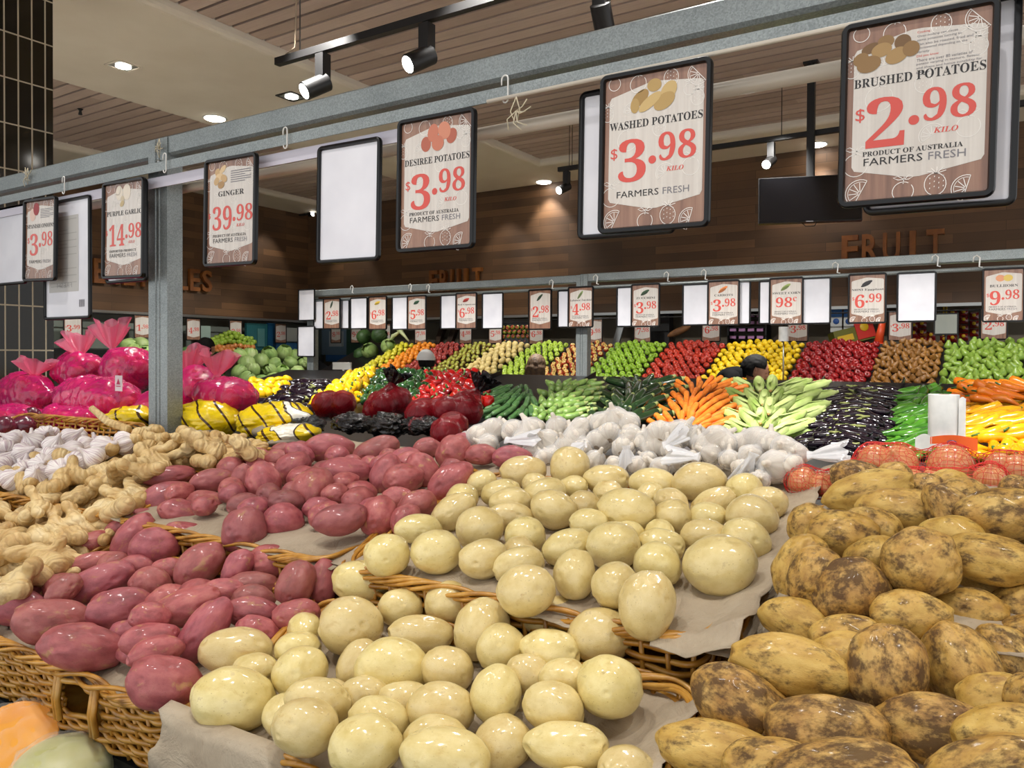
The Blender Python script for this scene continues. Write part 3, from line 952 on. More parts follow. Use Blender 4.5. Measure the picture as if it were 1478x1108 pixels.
gp = [(-50, 705), (60, 695), (110, 668), (175, 640), (240, 640), (330, 652), (392, 655), (350, 668), (262, 664), (205, 690), (196, 735), (150, 770), (118, 790), (92, 832), (30, 846), (-50, 850)]
roots = []
for layer, (gap, up, seed) in enumerate(((lambda p: 20 + (p[1] - 640) * .09, .018, 5), (lambda p: 25 + (p[1] - 640) * .12, .048, 6))):
    for (x, y) in spread(gp, gap, 90, seed):
        p = on_f(x, y, lambda X, Y: ground_left(X, Y) + up)
        o = put('ginger_root', GING[rnd.randrange(10)])
        o.rotation_euler = (rnd.uniform(-.5, .5), rnd.uniform(-.5, .5), rnd.uniform(0, 6.28))
        k = rnd.uniform(1.0, 1.35); o.scale = (k, k, k); o.location = p
        roots.append(o)
for (x, y, a) in ((222, 632, -2.2), (268, 634, .3), (238, 622, .9)):
    p = on_f(x, y, lambda X, Y: ground_left(X, Y) + .07)
    o = put('ginger_root', GLONG if a < 0 else GING[4]); o.location = p; o.rotation_euler = (0, -.25 if a < 0 else 0, a)
    roots.append(o)
label_rows(roots, 'knobbly pale ginger root', 'ginger', 'ginger roots heaped beside the desiree potatoes', ' of the ginger heap', 9)

# ------------------------------------------------------------------ garlic and onions
def garlic_mat(name, pale, streak, amount):
    q = NT(name); tc = q.objr(5.0)
    sp = q.n('ShaderNodeSeparateXYZ'); q.set(sp, 0, q.obj())
    an = q.math('ARCTAN2', sp.outputs[1], sp.outputs[0])
    cb = q.n('ShaderNodeCombineXYZ'); q.set(cb, 0, q.math('MULTIPLY', an, 5.0)); q.set(cb, 1, q.math('MULTIPLY', sp.outputs[2], 12.0)); q.set(cb, 2, q.math('MULTIPLY', q.rand(), 40.0))
    n = q.noise(cb.outputs[0], 2.2, 4)
    c = q.mix(q.ramp(n, [(.46, (0, 0, 0)), (.66, (amount,) * 3)]), lin(pale), lin(streak))
    c = q.mix(q.ramp(q.noise(tc, 30, 3), [(.64, (0, 0, 0)), (.74, (90, 90, 90))]), c, lin((176, 150, 120)))
    q.p(Base_Color=c, Roughness=.5)
    return q.bump(n, .2, .002).m


M_PGAR = garlic_mat('purple_garlic_skin', (234, 228, 224), (150, 104, 132), 215)
M_WGAR = garlic_mat('white_garlic_skin', (226, 218, 204), (190, 160, 150), 150)
M_ROOT = plain('dry_root', (150, 124, 88), .9)


def garlic_mesh(name, mat, seed, R=.031):
    r = random.Random(seed); n = r.choice((7, 8, 9)); ph = r.uniform(0, 6)
    prof = [(.0, -.78), (.22, -.80), (.62, -.70), (.9, -.42), (1, -.08), (.93, .28), (.7, .58), (.42, .84), (.24, 1.08), (.17, 1.4), (.15, 1.62), (.05, 1.66)]
    b = MB()
    lob = lambda a, i: 1 + (.12 if 2 <= i <= 7 else .04) * (abs(math.cos(n * (a + ph) / 2)) ** .7 - .55) * 1.6 + .05 * math.cos(a + ph)
    b.lathe([(x * R, z * R * .92) for x, z in prof], 36, lob, mis=[1] + [0] * 11)
    me = b.data(name, [mat, M_ROOT])
    bend = r.uniform(-.3, .3)
    for v in me.vertices:
        if v.co.z > R * .6: v.co.x += bend * (v.co.z - R * .6)
    return me


PG = [garlic_mesh('purple_garlic_bulb', M_PGAR, s, .034) for s in range(6)]
WG = [garlic_mesh('white_garlic_bulb', M_WGAR, s + 20, .030) for s in range(6)]


def tumble(o, p, k, r=rnd):
    o.location = p; o.scale = (k, k, k)
    o.rotation_euler = (r.uniform(-1.2, 1.2), r.uniform(-1.2, 1.2), r.uniform(0, 6.28))


bulbs = []
pgp = [(-60, 655), (-20, 638), (60, 626), (115, 632), (160, 640), (172, 636), (200, 640), (170, 648), (108, 672), (62, 690), (-10, 706), (-60, 712)]
for gap, up, seed in ((20, .03, 2), (23, .068, 3)):
    for (x, y) in spread(pgp, gap, 40, seed):
        o = put('garlic_bulb', PG[rnd.randrange(6)])
        tumble(o, on_f(x, y, lambda X, Y: ground_left(X, Y) + up), rnd.uniform(.78, .98)); bulbs.append(o)
label_rows(bulbs, 'loose purple garlic bulb', 'garlic', 'loose purple garlic beside the ginger', ' of the heap', 7)


def onion_mat(name, a, bcol, rough=.25):
    q = NT(name)
    sp = q.n('ShaderNodeSeparateXYZ'); q.set(sp, 0, q.obj())
    an = q.math('ARCTAN2', sp.outputs[1], sp.outputs[0])
    cb = q.n('ShaderNodeCombineXYZ'); q.set(cb, 0, q.math('MULTIPLY', an, 4.0)); q.set(cb, 1, q.math('MULTIPLY', sp.outputs[2], 8.0)); q.set(cb, 2, q.math('MULTIPLY', q.rand(), 40.0))
    c = q.ramp(q.noise(cb.outputs[0], 2.0, 4), [(.3, a), (.7, bcol)])
    q.p(Base_Color=c, Roughness=rough, Coat_Weight=.3, Coat_Roughness=.2)
    return q.m


M_RONION = onion_mat('red_onion_skin', (70, 18, 40), (122, 44, 66))
M_BONION = onion_mat('brown_onion_skin', (208, 124, 74), (234, 178, 128))
M_RONION2 = onion_mat('bright_red_onion_skin', (132, 30, 50), (186, 72, 92))


def onion_mesh(name, mat, R):
    prof = [(.02, -.9), (.3, -.86), (.68, -.68), (.93, -.3), (1, .05), (.92, .4), (.68, .68), (.36, .85), (.16, .98), (.09, 1.18), (.04, 1.22)]
    b = MB(); b.lathe([(x * R, z * R) for x, z in prof], 24, lambda a, i: 1 + .02 * math.cos(3 * a + i * .3))
    return b.data(name, mat)


RON = onion_mesh('red_onion', M_RONION, .042)
RON2 = onion_mesh('bagged_red_onion', M_RONION2, .045)
BON = onion_mesh('brown_onion', M_BONION, .043)
reds = []
for (x, y, k) in ((34, 616, 1.0), (6, 618, 1.0), (22, 599, .95), (-18, 605, 1), (46, 600, .9), (-4, 597, .9)):
    p = on_f(x, y, lambda X, Y: EYE - .31 + .045)
    o = put('red_onion', RON); tumble(o, p, k * 1.0); reds.append(o)
label_rows(reds, 'loose dark red onion at the table edge', 'onion', 'loose red onions behind the purple garlic', '', 3)

# ------------------------------------------------------------------ bagged onions, potatoes and garlic behind the rack
M_PINK = film('pink_bag_film', (230, 44, 130), .32, .12, bscale=14, bstr=1.0)
M_PINKN = film('pink_bag_neck', (255, 140, 172), .45, .2, bscale=30, bstr=.6)
M_REDF = film('red_net_film', (150, 18, 32), .28, .26, bscale=34, bstr=.9)
for _m in (M_REDF,): _m.node_tree.nodes['Principled BSDF'].inputs['Coat Weight'].default_value = .15
M_WNET = film('white_net_film', (240, 240, 240), .05, .5, bscale=60, bstr=.3)
M_WNECK = film('white_net_neck', (244, 244, 246), .6, .5, bscale=60, bstr=.3)
M_DARKF = NT('dark_printed_film')
_v = M_DARKF.obj()
M_DARKF.p(Base_Color=M_DARKF.ramp(M_DARKF.noise(_v, 14, 3, .5, 1.0), [(.5, (8, 6, 7)), (.62, (18, 9, 11)), (.7, (110, 30, 36))]), Roughness=.12, Coat_Weight=.2)
M_DARKF.bump(M_DARKF.noise(_v, 26, 4, .6, 1.5), .9, .012)
M_DARKF = M_DARKF.m


def neck(name, parent, p, d, L, w, mat, seed, pleat=6, r0=.010):
    d = d.normalized(); a = d.orthogonal().normalized(); c = d.cross(a); b = MB()
    def f(u, v):
        an = 2 * math.pi * u
        if v < .15: r = r0 * (1.6 - 4 * v)
        else: r = r0 + (w - r0) * ((v - .15) / .85) ** .8
        r *= 1 + (.28 * math.sin(pleat * an + seed) + .16 * math.sin(11 * an + seed * 2)) * min(1, v * 2)
        q = p + d * (L * v * (1 + .18 * math.sin(3 * an + seed))) + a * (r * math.cos(an)) + c * (r * math.sin(an) * .45)
        return q
    b.grid(f, 48, 14, wrap=True)
    return part_of(parent, b.build(name, mat))


def short(lab, n=12):
    return ' '.join(lab.split(',')[0].replace(' film bag', ' bag').replace(' of red onions', '').replace(' of onions', '').split()[:n])


def pack(c, ax, R, n, seed, tight=1.85):
    """centres of N balls of radius R filling an ellipsoid"""
    r = random.Random(seed); out = []
    for _ in range(4000):
        v = Vector((r.uniform(-1, 1), r.uniform(-1, 1), r.uniform(-1, 1)))
        if v.length > 1: continue
        p = c + Vector((v.x * ax[0], v.y * ax[1], v.z * ax[2]))
        if all((p - q).length > R * tight for q in out):
            out.append(p)
            if len(out) >= n: break
    return out


def sack(name, label, cat, group, balls, R, mat, pad, neck_at=None, neck_mat=None, neck_len=.07, neck_w=.05, voxel=.007, sm=6, seed=1, neck_dir=None, extra=(), crinkle=.003, pillow=None):
    c = sum(balls, Vector()) / len(balls)
    t = thing(name, label, cat, c, group)
    b = MB()
    for p in balls: lump(b, p, Vector((0, 0, 1)), R + pad, R + pad)
    for i, p in enumerate(balls):                      # film stretched between neighbours
        for q in balls[i + 1:]:
            if (p - q).length < R * 2.6: lump(b, (p + q) / 2, Vector((0, 0, 1)), R * .92, R * .92)
    if neck_at:
        for i in range(6):
            k = i / 5; s = R * (1 - k) + .012 * k
            lump(b, c.lerp(neck_at, .35 + .65 * k), Vector((0, 0, 1)), s, s)
    for p, s in extra: lump(b, p, Vector((0, 0, 1)), s, s)
    if pillow: b.add([c + Vector((v.x * pillow[0], v.y * pillow[1], v.z * pillow[2])) * (1 + .08 * noise.noise(v * 2.5 + c * 5)) for v in ICO4[0]], ICO4[1])
    me = remeshed('film', b, mat, voxel, sm, crinkle)
    part_of(t, put('film', me))
    if neck_at:
        neck('tied_neck', t, neck_at, neck_dir or (neck_at - c), neck_len, neck_w, neck_mat or mat, seed)
    return t


def px_size(n, p):
    return n * (p - CAM).dot(FW) / FPX


PINK = [  # centre, half width, half height in the photo, plane, knot, top of the knot, what sets it apart
    (35, 572, 58, 34, 1.80, (50, 545), (52, 520), 'pink film bag of onions at the far left, in front of the dark tiles'),
    (140, 574, 80, 30, 1.64, None, None, 'large pink film bag of onions with a small white label'),
    (116, 535, 40, 26, 1.95, (118, 517), (112, 482), 'upright tied pink bag of onions at the top left of the heap'),
    (182, 536, 42, 32, 1.90, (162, 508), (160, 466), 'tied pink bag of onions topmost of the heap, left of the steel post'),
    (283, 566, 34, 34, 1.80, (270, 545), (276, 502), 'pink bag of onions just right of the steel post'),
    (328, 568, 38, 26, 1.68, (313, 546), (316, 510), 'rightmost pink bag of onions with a flared knot'),
    (112, 603, 52, 18, 1.56, None, None, 'flat pink bag of onions at the bottom of the heap'),
    (20, 603, 52, 20, 1.62, None, None, 'lowest pink bag of onions behind the loose red onions'),
    (235, 590, 46, 30, 1.72, None, None, 'pink bag of onions mostly hidden behind the steel post'),
]
for i, (x, y, hw, hh, Y, kn, tp, lab) in enumerate(PINK):
    p = on_y(x, y, Y); R = .036
    ax = (max(.03, px_size(hw, p) * 1.25 - R), .065, max(.018, px_size(hh, p) * 1.1 - R))
    balls = pack(p, ax, R, 14, i + 3, 1.55)
    k = on_y(kn[0], kn[1], Y) if kn else None
    d = (on_y(tp[0], tp[1], Y) - k) if kn else None
    t = sack('onion_bag', lab, 'bag of onions', 'pink bags of onions', balls, R, M_PINK, .009, k, M_PINKN, d.length if kn else 0, px_size(24, p), seed=i, neck_dir=d, sm=10, crinkle=.0045, pillow=(ax[0] + R * .85, ax[1] + R * .7, ax[2] + R * .8))
    for q in balls:
        o = put('brown_onion', BON); tumble(o, q, .80)
        tag(o, 'onion inside the %s' % short(lab), 'onion', 'onions inside pink bag %s' % nth(i + 1))
    if i == 1:
        q = on_y(171, 553, Y - .075); b = MB()
        b.box(q.x - .022, q.y, q.z - .028, q.x + .022, q.y + .002, q.z + .028)
        lab_ = part_of(t, b.build('paper_label', plain('white_label', (230, 214, 218), .5), smooth=False))
        b = MB(); b.add([Vector((q.x - .012, q.y - .001, q.z - .004)), Vector((q.x + .012, q.y - .001, q.z - .004)), Vector((q.x, q.y - .001, q.z + .018))], [(0, 1, 2)])
        b.box(q.x - .014, q.y - .001, q.z - .012, q.x + .014, q.y - .0005, q.z - .009)
        b.build('label_mark', plain('label_red', (190, 40, 90), .5), smooth=False).parent = lab_


def yellow_mat():
    q = NT('yellow_printed_film'); v = q.obj()
    w = q.n('ShaderNodeTexWave', i_Scale=6.5, i_Distortion=4.0, i_Detail=1.0, bands_direction='DIAGONAL'); q.set(w, 'Vector', v); q.set(w, 'Detail Scale', .7)
    c = q.mix(q.ramp(w.outputs[1], [(.03, (255, 255, 255)), (.05, (0, 0, 0))]), lin((238, 206, 16)), lin((74, 46, 16)))
    n = q.noise(v, 8, 1, .4, .3)
    c = q.mix(q.ramp(n, [(.635, (0, 0, 0)), (.64, (255, 255, 255))]), c, lin((62, 40, 18)))
    c = q.mix(q.ramp(n, [(.655, (0, 0, 0)), (.66, (255, 255, 255))]), c, lin((244, 240, 226)))
    q.p(Base_Color=c, Roughness=.2, Coat_Weight=.4, Coat_Roughness=.1)
    return q.bump(q.noise(v, 18, 4, .6, 1.2), .6, .008).m


M_YEL = yellow_mat()
M_CLEAR = film('clear_bag_window', (188, 176, 158), .55, .15, bscale=22)
for i, (x, y, hw, hh, Y, a, lab) in enumerate((
        (186, 607, 34, 14, 1.60, .2, 'yellow printed bag of potatoes left of the steel post'),
        (300, 606, 42, 20, 1.60, .0, 'yellow striped bag of potatoes right of the steel post'),
        (396, 606, 52, 18, 1.60, .12, 'yellow printed bag of potatoes beside the red onion bags'),
        (330, 592, 44, 14, 1.78, .0, 'yellow bag of potatoes at the back, below the pink bag'),
        (418, 627, 34, 11, 1.53, .1, 'yellow potato bag with a clear grey end, lowest of the four by the onions'))):
    p = on_y(x, y, Y); w, h = px_size(hw, p) * 1.35, px_size(hh, p) * 1.45
    t = thing('potato_bag', lab, 'bag of potatoes', p, 'yellow bags of potatoes'); b = MB()
    vs = []
    for v in ICO4[0]:
        k = 1 + .14 * noise.noise(v * 2.2 + Vector((i * 9, 0, 0))) + .16 * (abs(noise.noise(v * 4 + Vector((i * 9, 3, 0)))) - .2) + .05 * noise.noise(v * 11)
        sx = math.copysign(abs(v.x) ** .75, v.x)
        pinch = 1 - .55 * abs(v.x) ** 4
        vs.append(Vector((sx * w, v.y * .085 * k * pinch, v.z * h * k * pinch)))
    rot = Matrix.Rotation(-a, 4, 'Y')
    b.add([p + rot @ v for v in vs], ICO4[1])
    part_of(t, b.build('printed_film', M_YEL))
    b = MB()
    q = p + rot @ Vector((w * .25, -.035, -h * .55))
    b.add([q + rot @ Vector((v.x * w * .55, v.y * .055, v.z * h * .5 * (1 + .2 * noise.noise(v * 3)))) for v in ICO3[0]], ICO3[1])
    part_of(t, b.build('clear_window', M_CLEAR))

for i, (x, y, hw, hh, Y, kn, tp, n, lab) in enumerate((
        (486, 584, 34, 20, 1.78, None, None, 6, 'red film bag of red onions beside the yellow potato bags'),
        (556, 582, 32, 26, 1.78, (565, 556), (570, 545), 6, 'tallest red bag of red onions with a tied dark top'),
        (614, 598, 30, 18, 1.66, None, None, 5, 'red bag of red onions in the middle of the front row'),
        (664, 592, 32, 22, 1.70, (690, 566), (696, 556), 6, 'red bag of red onions with its corner pulled up, next to the white garlic'),
        (655, 622, 28, 14, 1.58, None, None, 4, 'red bag of onions low down, touching the white garlic'))):
    p = on_y(x, y, Y); R = .034
    ax = (max(.03, px_size(hw, p) * 1.35 - R), .05, max(.014, px_size(hh, p) * 1.15 - R))
    balls = pack(p, ax, R, n + 2, i + 40, 1.5)
    k = on_y(kn[0], kn[1], Y) if kn else None
    d = (on_y(tp[0], tp[1], Y) - k) if kn else None
    t = sack('red_onion_bag', lab, 'bag of onions', 'red bags of red onions', balls, R, M_REDF, .006, k, M_DARKF, .05, .035, seed=i, neck_dir=d)
    for q in balls:
        o = put('red_onion', RON2); tumble(o, q, .74)
        tag(o, 'red onion inside the %s' % short(lab), 'onion', 'onions inside red bag %s' % nth(i + 1))
    if i in (0, 1, 2, 3):
        ex = ((440, 614, 26, 15), (508, 611, 28, 14), (560, 614, 30, 18), (612, 614, 34, 13))[i]
        q = on_y(ex[0], ex[1], 1.60); b = MB(); w, h = px_size(ex[2], q), px_size(ex[3], q)
        b.add([q + Vector((v.x * w * 1.2, v.y * .05, v.z * h)) * (1 + .22 * noise.noise(v * 2.3 + Vector((i * 5, 0, 0))) + .12 * noise.noise(v * 6)) + Vector() if False else
               q + Vector((v.x * w * 1.2, v.y * .05, v.z * h)) * 1 + v * (.012 * noise.noise(v * 2.3 + Vector((i * 5, 0, 0))) + .006 * noise.noise(v * 6)) for v in ICO4[0]], ICO4[1])
        part_of(t, b.build('printed_end', M_DARKF))['label'] = 'crumpled black printed end of the bag'

GB = [(80, 175, 48), (130, 150, 45), (110, 205, 40), (200, 155, 45), (265, 150, 48), (235, 190, 40), (320, 190, 45), (355, 140, 42), (300, 215, 40), (420, 175, 45), (440, 140, 40), (385, 205, 38), (510, 125, 42), (565, 110, 45), (610, 125, 42), (545, 165, 45),
      (500, 190, 45), (620, 170, 42), (660, 190, 40), (720, 170, 55), (795, 160, 50), (700, 215, 45), (760, 215, 40), (850, 175, 45), (875, 205, 42), (925, 180, 50), (965, 200, 40), (900, 235, 42), (1000, 200, 42), (1065, 190, 55), (1115, 195, 45), (1130, 280, 60), (1160, 215, 48),
      (1205, 235, 42), (1040, 245, 45), (1190, 275, 40), (260, 235, 38), (310, 250, 36), (490, 258, 40), (560, 278, 38), (640, 278, 40), (725, 285, 42), (775, 262, 40), (830, 255, 35), (1075, 330, 38), (40, 190, 40), (590, 215, 42), (450, 215, 38), (970, 255, 38), (1010, 285, 36), (350, 235, 34), (400, 250, 34), (680, 255, 34)]
BAGS = [
    ((95, 175), (172, 186), (265, 178), 'leftmost net bag of white garlic, against the red onions', 'leftmost bag'),
    ((245, 165), None, None, 'second net bag of white garlic from the red onions', 'second bag from the red onions'),
    ((395, 165), (455, 198), (420, 225), 'net bag of white garlic in front of the pale zucchini', 'bag in front of the pale zucchini'),
    ((565, 125), None, None, 'net bag of white garlic at the top of the heap, before the dark zucchini', 'topmost bag'),
    ((560, 190), (600, 205), (605, 270), 'net bag of white garlic with a knot hanging straight down', 'bag with the hanging knot'),
    ((745, 180), (735, 205), (800, 160), 'net bag of white garlic with a big knotted tail across it', 'bag with the big tail'),
    ((900, 200), (860, 244), (760, 240), 'net bag of white garlic below the carrots', 'bag below the carrots'),
    ((1080, 215), (1055, 232), (1010, 320), 'net bag of white garlic with a long knot trailing down its front', 'bag with the long trailing knot'),
    ((1180, 235), (1245, 240), (1360, 225), 'rightmost net bag of white garlic, its tail beside the small eggplants', 'rightmost bag'),
    ((320, 242), None, None, 'net bag of garlic squeezed low at the left, behind the desiree potatoes', 'low bag at the left'),
    ((590, 272), None, None, 'net bag of garlic squeezed low behind the tallest washed potato', 'low bag behind the tallest washed potato'),
    ((770, 268), None, None, 'net bag of garlic squeezed low in the middle', 'low bag in the middle'),
    ((1110, 295), None, None, 'net bag of garlic lying lowest by the paper sheet', 'lowest bag by the paper')]
gpos = [[] for _ in BAGS]
GY = lambda cy: 1.585 - (cy - 110) / 220 * .15
for (x, y, r) in GB:
    Y = GY(y) + rnd.uniform(-.012, .012)
    p = on_y(660 + x / 2.463, 560 + y / 2.463, Y)
    k = min(range(len(BAGS)), key=lambda n_: (BAGS[n_][0][0] - x) ** 2 + 2.2 * (BAGS[n_][0][1] - y) ** 2)
    gpos[k].append((p, px_size(r / 2.463, p)))
for i, (cc, kn, tp, lab, sh) in enumerate(BAGS):
    if not gpos[i]: continue
    c = sum((p for p, r in gpos[i]), Vector()) / len(gpos[i])
    t = thing('garlic_bag', lab, 'bag of garlic', c, 'net bags of white garlic'); b = MB()
    for p, r in gpos[i]: lump(b, p, Vector((0, 0, 1)), r * 1.06, r * 1.06)
    part_of(t, put('net_film', remeshed('net_film', b, M_WNET, .007, 3)))
    if kn:
        Y = GY(kn[1]) - .055
        k0, k1 = on_y(660 + kn[0] / 2.463, 560 + kn[1] / 2.463, Y), on_y(660 + tp[0] / 2.463, 560 + tp[1] / 2.463, Y)
        neck('tied_neck', t, k0, k1 - k0, (k1 - k0).length * 1.1, .020, M_WNECK, i, 5, .007)
    for p, r in gpos[i]:
        o = put('garlic_bulb', WG[rnd.randrange(6)]); tumble(o, p, r / .030)
        tag(o, 'white garlic bulb inside the %s' % sh, 'garlic', 'garlic inside the %s' % sh)

# red net of brown onions behind the brushed potatoes
M_RNET = plain('red_netting', (222, 50, 44), .5)
balls = []
for (x, y, r) in ((660, 130, 60), (725, 140, 50), (830, 110, 58), (905, 60, 66), (985, 72, 76), (1165, 80, 84), (1040, 130, 52), (1190, 160, 74), (1300, 122, 60), (1390, 92, 66), (1330, 70, 50), (1100, 130, 50)):
    Y = 1.48 + (.05 if y < 100 else -.02)
    p = on_y(880 + x / 2.368, 640 + y / 2.368, Y)
    balls.append((p, px_size(r / 2.368, p)))
c = sum((p for p, r in balls), Vector()) / len(balls)
nb = thing('onion_net', 'red netting bag of brown onions behind the earthy brushed potatoes', 'bag of onions', c)
b = MB()
for p, r in balls: lump(b, p, Vector((0, 0, 1)), r + .003, r + .003)
for i in range(14):
    k = i / 13; q = on_y(1160 + 290 * k, 700 - 34 * math.sin(k * 3.1) + 8 * k, 1.52); lump(b, q, Vector((1, 0, 0)), .035, .014)
me = remeshed('netting', b, M_RNET, .0105, 4)
o = part_of(nb, put('netting', me))
m = o.modifiers.new('net', 'WIREFRAME'); m.thickness = .0011; m.use_even_offset = False
for i, (p, r) in enumerate(sorted(balls, key=lambda t: px(t[0])[0])):
    o = put('brown_onion', BON); tumble(o, p, (r - .004) / .043)
    tag(o, 'brown onion in the red netting, %s from its left end' % nth(i + 1), 'onion', 'onions inside the red netting')

# ------------------------------------------------------------------ the vegetable table behind
def S2(Y):
    return EYE - .52 + (Y - 3.7) / 1.6 * .36


vt = thing('vegetable_table', 'black sloping vegetable table under the further sign rack', 'display table', (-2.5, 4.6, 0))
b = MB()
prof = [(3.55, 0), (3.55, S2(3.6) - .05), (3.62, S2(3.62) - .03), (5.42, S2(5.42) - .03), (5.46, S2(5.42) - .07), (5.62, S2(5.42) - .16), (5.62, 0)]
n = len(prof)
b.add([Vector((x, p[0], p[1])) for x in (-6.2, 1.6) for p in prof], [(i, (i + 1) % n, n + (i + 1) % n, n + i) for i in range(n)] + [list(range(n)), list(range(n, 2 * n))[::-1]])
part_of(vt, b.build('body', M_BLACKSAT, smooth=False))
for q in ((700, 545), (835, 550), (1182, 552), (1300, 555)):
    xx = on_f(q[0], q[1], lambda X, Y: S2(Y)).x; b = MB()
    b.add([Vector((xx + dx, Y, S2(Y) - .04 + h)) for dx in (0, .008) for Y in (3.65, 5.42) for h in (0, .045)], [(0, 1, 3, 2), (4, 6, 7, 5), (1, 5, 7, 3), (0, 2, 6, 4), (0, 4, 5, 1), (2, 3, 7, 6)])
    part_of(vt, b.build('divider', M_BLACKSAT, smooth=False))
pl, pr = on_y(703, 540, 5.40), on_y(828, 548, 5.40)
b = MB(); b.box(pl.x, 5.37, S2(5.3) - .05, pr.x, 5.40, EYE - .195)
part_of(vt, b.build('back_panel', M_BLACKSAT, smooth=False))


def veg(name, mats, prof, L, bend=0.0, seg=12, mis=None, wob=0.0, squash=1.0, ridges=0, seed=0):
    """long vegetable along +x; prof = [(place 0-1, radius)]"""
    r = random.Random(seed); pts, rad = [], []
    for t, q in prof:
        pts.append((L * (t - .5), wob * math.sin(t * 7 + seed), bend * 4 * (t - .5) ** 2))
        rad.append(q)
    b = MB(); b.tube(pts, rad, seg, mis=mis, up=(0, 0, 1), squash=squash)
    return b.data(name, mats)


M_CARROT = mottled('carrot_skin', [(.3, (222, 108, 26)), (.7, (244, 146, 54))], 30, .45, .1, .1, .08)
M_CAREND = plain('carrot_crown', (150, 110, 50), .7)
M_ZUC = mottled('dark_zucchini_skin', [(.3, (16, 38, 18)), (.7, (42, 68, 36))], 26, .2, 0, .7, .2)
M_CUT = plain('cut_green_stem', (150, 160, 96), .6)
M_LEB = mottled('cucumber_skin', [(.3, (40, 76, 40)), (.7, (78, 116, 64))], 22, .35, 0, .2, .15)
M_PZUC = mottled('pale_zucchini_skin', [(.3, (88, 122, 54)), (.7, (134, 164, 84))], 26, .35, 0, .2, .12)
M_EGG = mottled('eggplant_skin', [(.3, (12, 7, 14)), (.7, (26, 12, 26))], 6, .12, 0, .6)
M_CALYX = mottled('pale_green_calyx', [(.3, (104, 116, 60)), (.7, (150, 152, 90))], 20, .6)
M_HUSK = mottled('corn_husk', [(.3, (150, 178, 84)), (.7, (204, 218, 146))], 8, .55, .2, 0, .1)
M_SILK = plain('corn_silk', (176, 140, 80), .8)
M_GCAP = mottled('green_capsicum_skin', [(.3, (18, 50, 22)), (.7, (40, 84, 38))], 5, .14, 0, .5, .2)
M_RCAP = mottled('red_capsicum_skin', [(.35, (122, 8, 10)), (.62, (178, 20, 16)), (.8, (206, 64, 20))], 4, .14, 0, .5, .15)
M_YCAP = mottled('yellow_capsicum_skin', [(.3, (232, 170, 4)), (.7, (250, 206, 20))], 4, .18, 0, .4, .06)
M_STEM = plain('green_stem', (70, 110, 44), .6)
M_GBUL = mottled('green_chilli_skin', [(.3, (38, 96, 24)), (.7, (88, 146, 44))], 8, .18, 0, .4, .15)
M_YBUL = mottled('yellow_chilli_skin', [(.3, (226, 150, 10)), (.7, (246, 188, 26))], 8, .2, 0, .4, .08)
M_OBUL = mottled('orange_chilli_skin', [(.3, (232, 110, 14)), (.7, (246, 142, 30))], 8, .2, 0, .4, .08)
M_CAB = mottled('cabbage_leaf', [(.3, (122, 158, 82)), (.55, (172, 200, 120)), (.8, (212, 224, 164))], 6, .5, .3, 0, .2)
M_LEAF = mottled('dark_leaf', [(.3, (38, 66, 30)), (.7, (78, 110, 58))], 6, .5, .2, 0, .2)

CARROT = veg('carrot', [M_CARROT, M_CAREND], [(0, .006), (.015, .012), (.05, .0165), (.2, .0175), (.5, .0155), (.8, .0125), (.95, .008), (1, .002)], .19, 0, 10, [1, 0, 0, 0, 0, 0, 0, 0])
ZUCC = veg('dark_zucchini', [M_ZUC, M_CUT], [(0, .011), (.06, .013), (.13, .021), (.25, .026), (.6, .029), (.88, .027), (.96, .017), (1, .003)], .22, .008, 12, [1, 1, 0, 0, 0, 0, 0, 0])
LEBC = veg('lebanese_cucumber', [M_LEB, M_CUT], [(0, .004), (.03, .012), (.12, .0175), (.5, .019), (.88, .0175), (.97, .011), (1, .003)], .16, .006, 12, [1, 0, 0, 0, 0, 0, 0])
PZUC = veg('pale_zucchini', [M_PZUC, M_CUT], [(0, .008), (.08, .010), (.2, .017), (.5, .023), (.8, .028), (.94, .020), (1, .003)], .125, .006, 12, [1, 1, 0, 0, 0, 0, 0])
CORN = veg('sweet_corn', [M_HUSK, M_SILK], [(0, .009), (.06, .012), (.14, .026), (.35, .031), (.65, .029), (.85, .020), (.95, .010), (1, .003)], .25, .006, 14, [0, 0, 0, 0, 0, 0, 1, 1])
_b = MB(); _b.tube([(.25 * (t - .5), 0, .006 * 4 * (t - .5) ** 2) for t in (0, .06, .14, .35, .65, .85, .95, 1)], [.009, .012, .025, .030, .028, .019, .010, .003], 16, mis=[0, 0, 0, 0, 0, 0, 1, 1], up=(0, 0, 1))
for _k in range(5):                                   # loose husk blades lifting from the cob
    _a = 6.283 * _k / 5 + .3
    def _hf(u, v, a=_a, k=_k):
        w = (1 - v) ** .6 * .55 * (u - .5) * 2; r = .031 + .006 * v + .012 * v * v * (k % 2 + .5); x = -.09 + .20 * v
        r *= 1 if v > .1 else .7
        return (x, r * math.cos(a + w), r * math.sin(a + w))
    _b.grid(_hf, 4, 8)
CORN = _b.data('sweet_corn', [M_HUSK, M_SILK])
MEGG = veg('small_eggplant', M_EGG, [(0, .012), (.1, .0165), (.3, .019), (.7, .0215), (.93, .016), (1, .003)], .135, .012, 12)
LEGG = veg('large_eggplant', M_EGG, [(0, .02), (.1, .034), (.35, .045), (.65, .056), (.88, .047), (.97, .028), (1, .004)], .20, .015, 18)
GBUL = [veg('green_bullhorn', M_GBUL, [(0, .008), (.03, .021), (.2, .025), (.5, .021), (.8, .012), (.95, .006), (1, .002)], .16, .02 * s, 12, wob=.006 * s, seed=i) for i, s in enumerate((1, -1, .5))]
YBUL = [veg('yellow_bullhorn', M_YBUL, [(0, .008), (.03, .022), (.2, .026), (.5, .021), (.8, .012), (.95, .006), (1, .002)], .17, .02 * s, 12, wob=.006 * s, seed=i) for i, s in enumerate((1, -1, .5))]
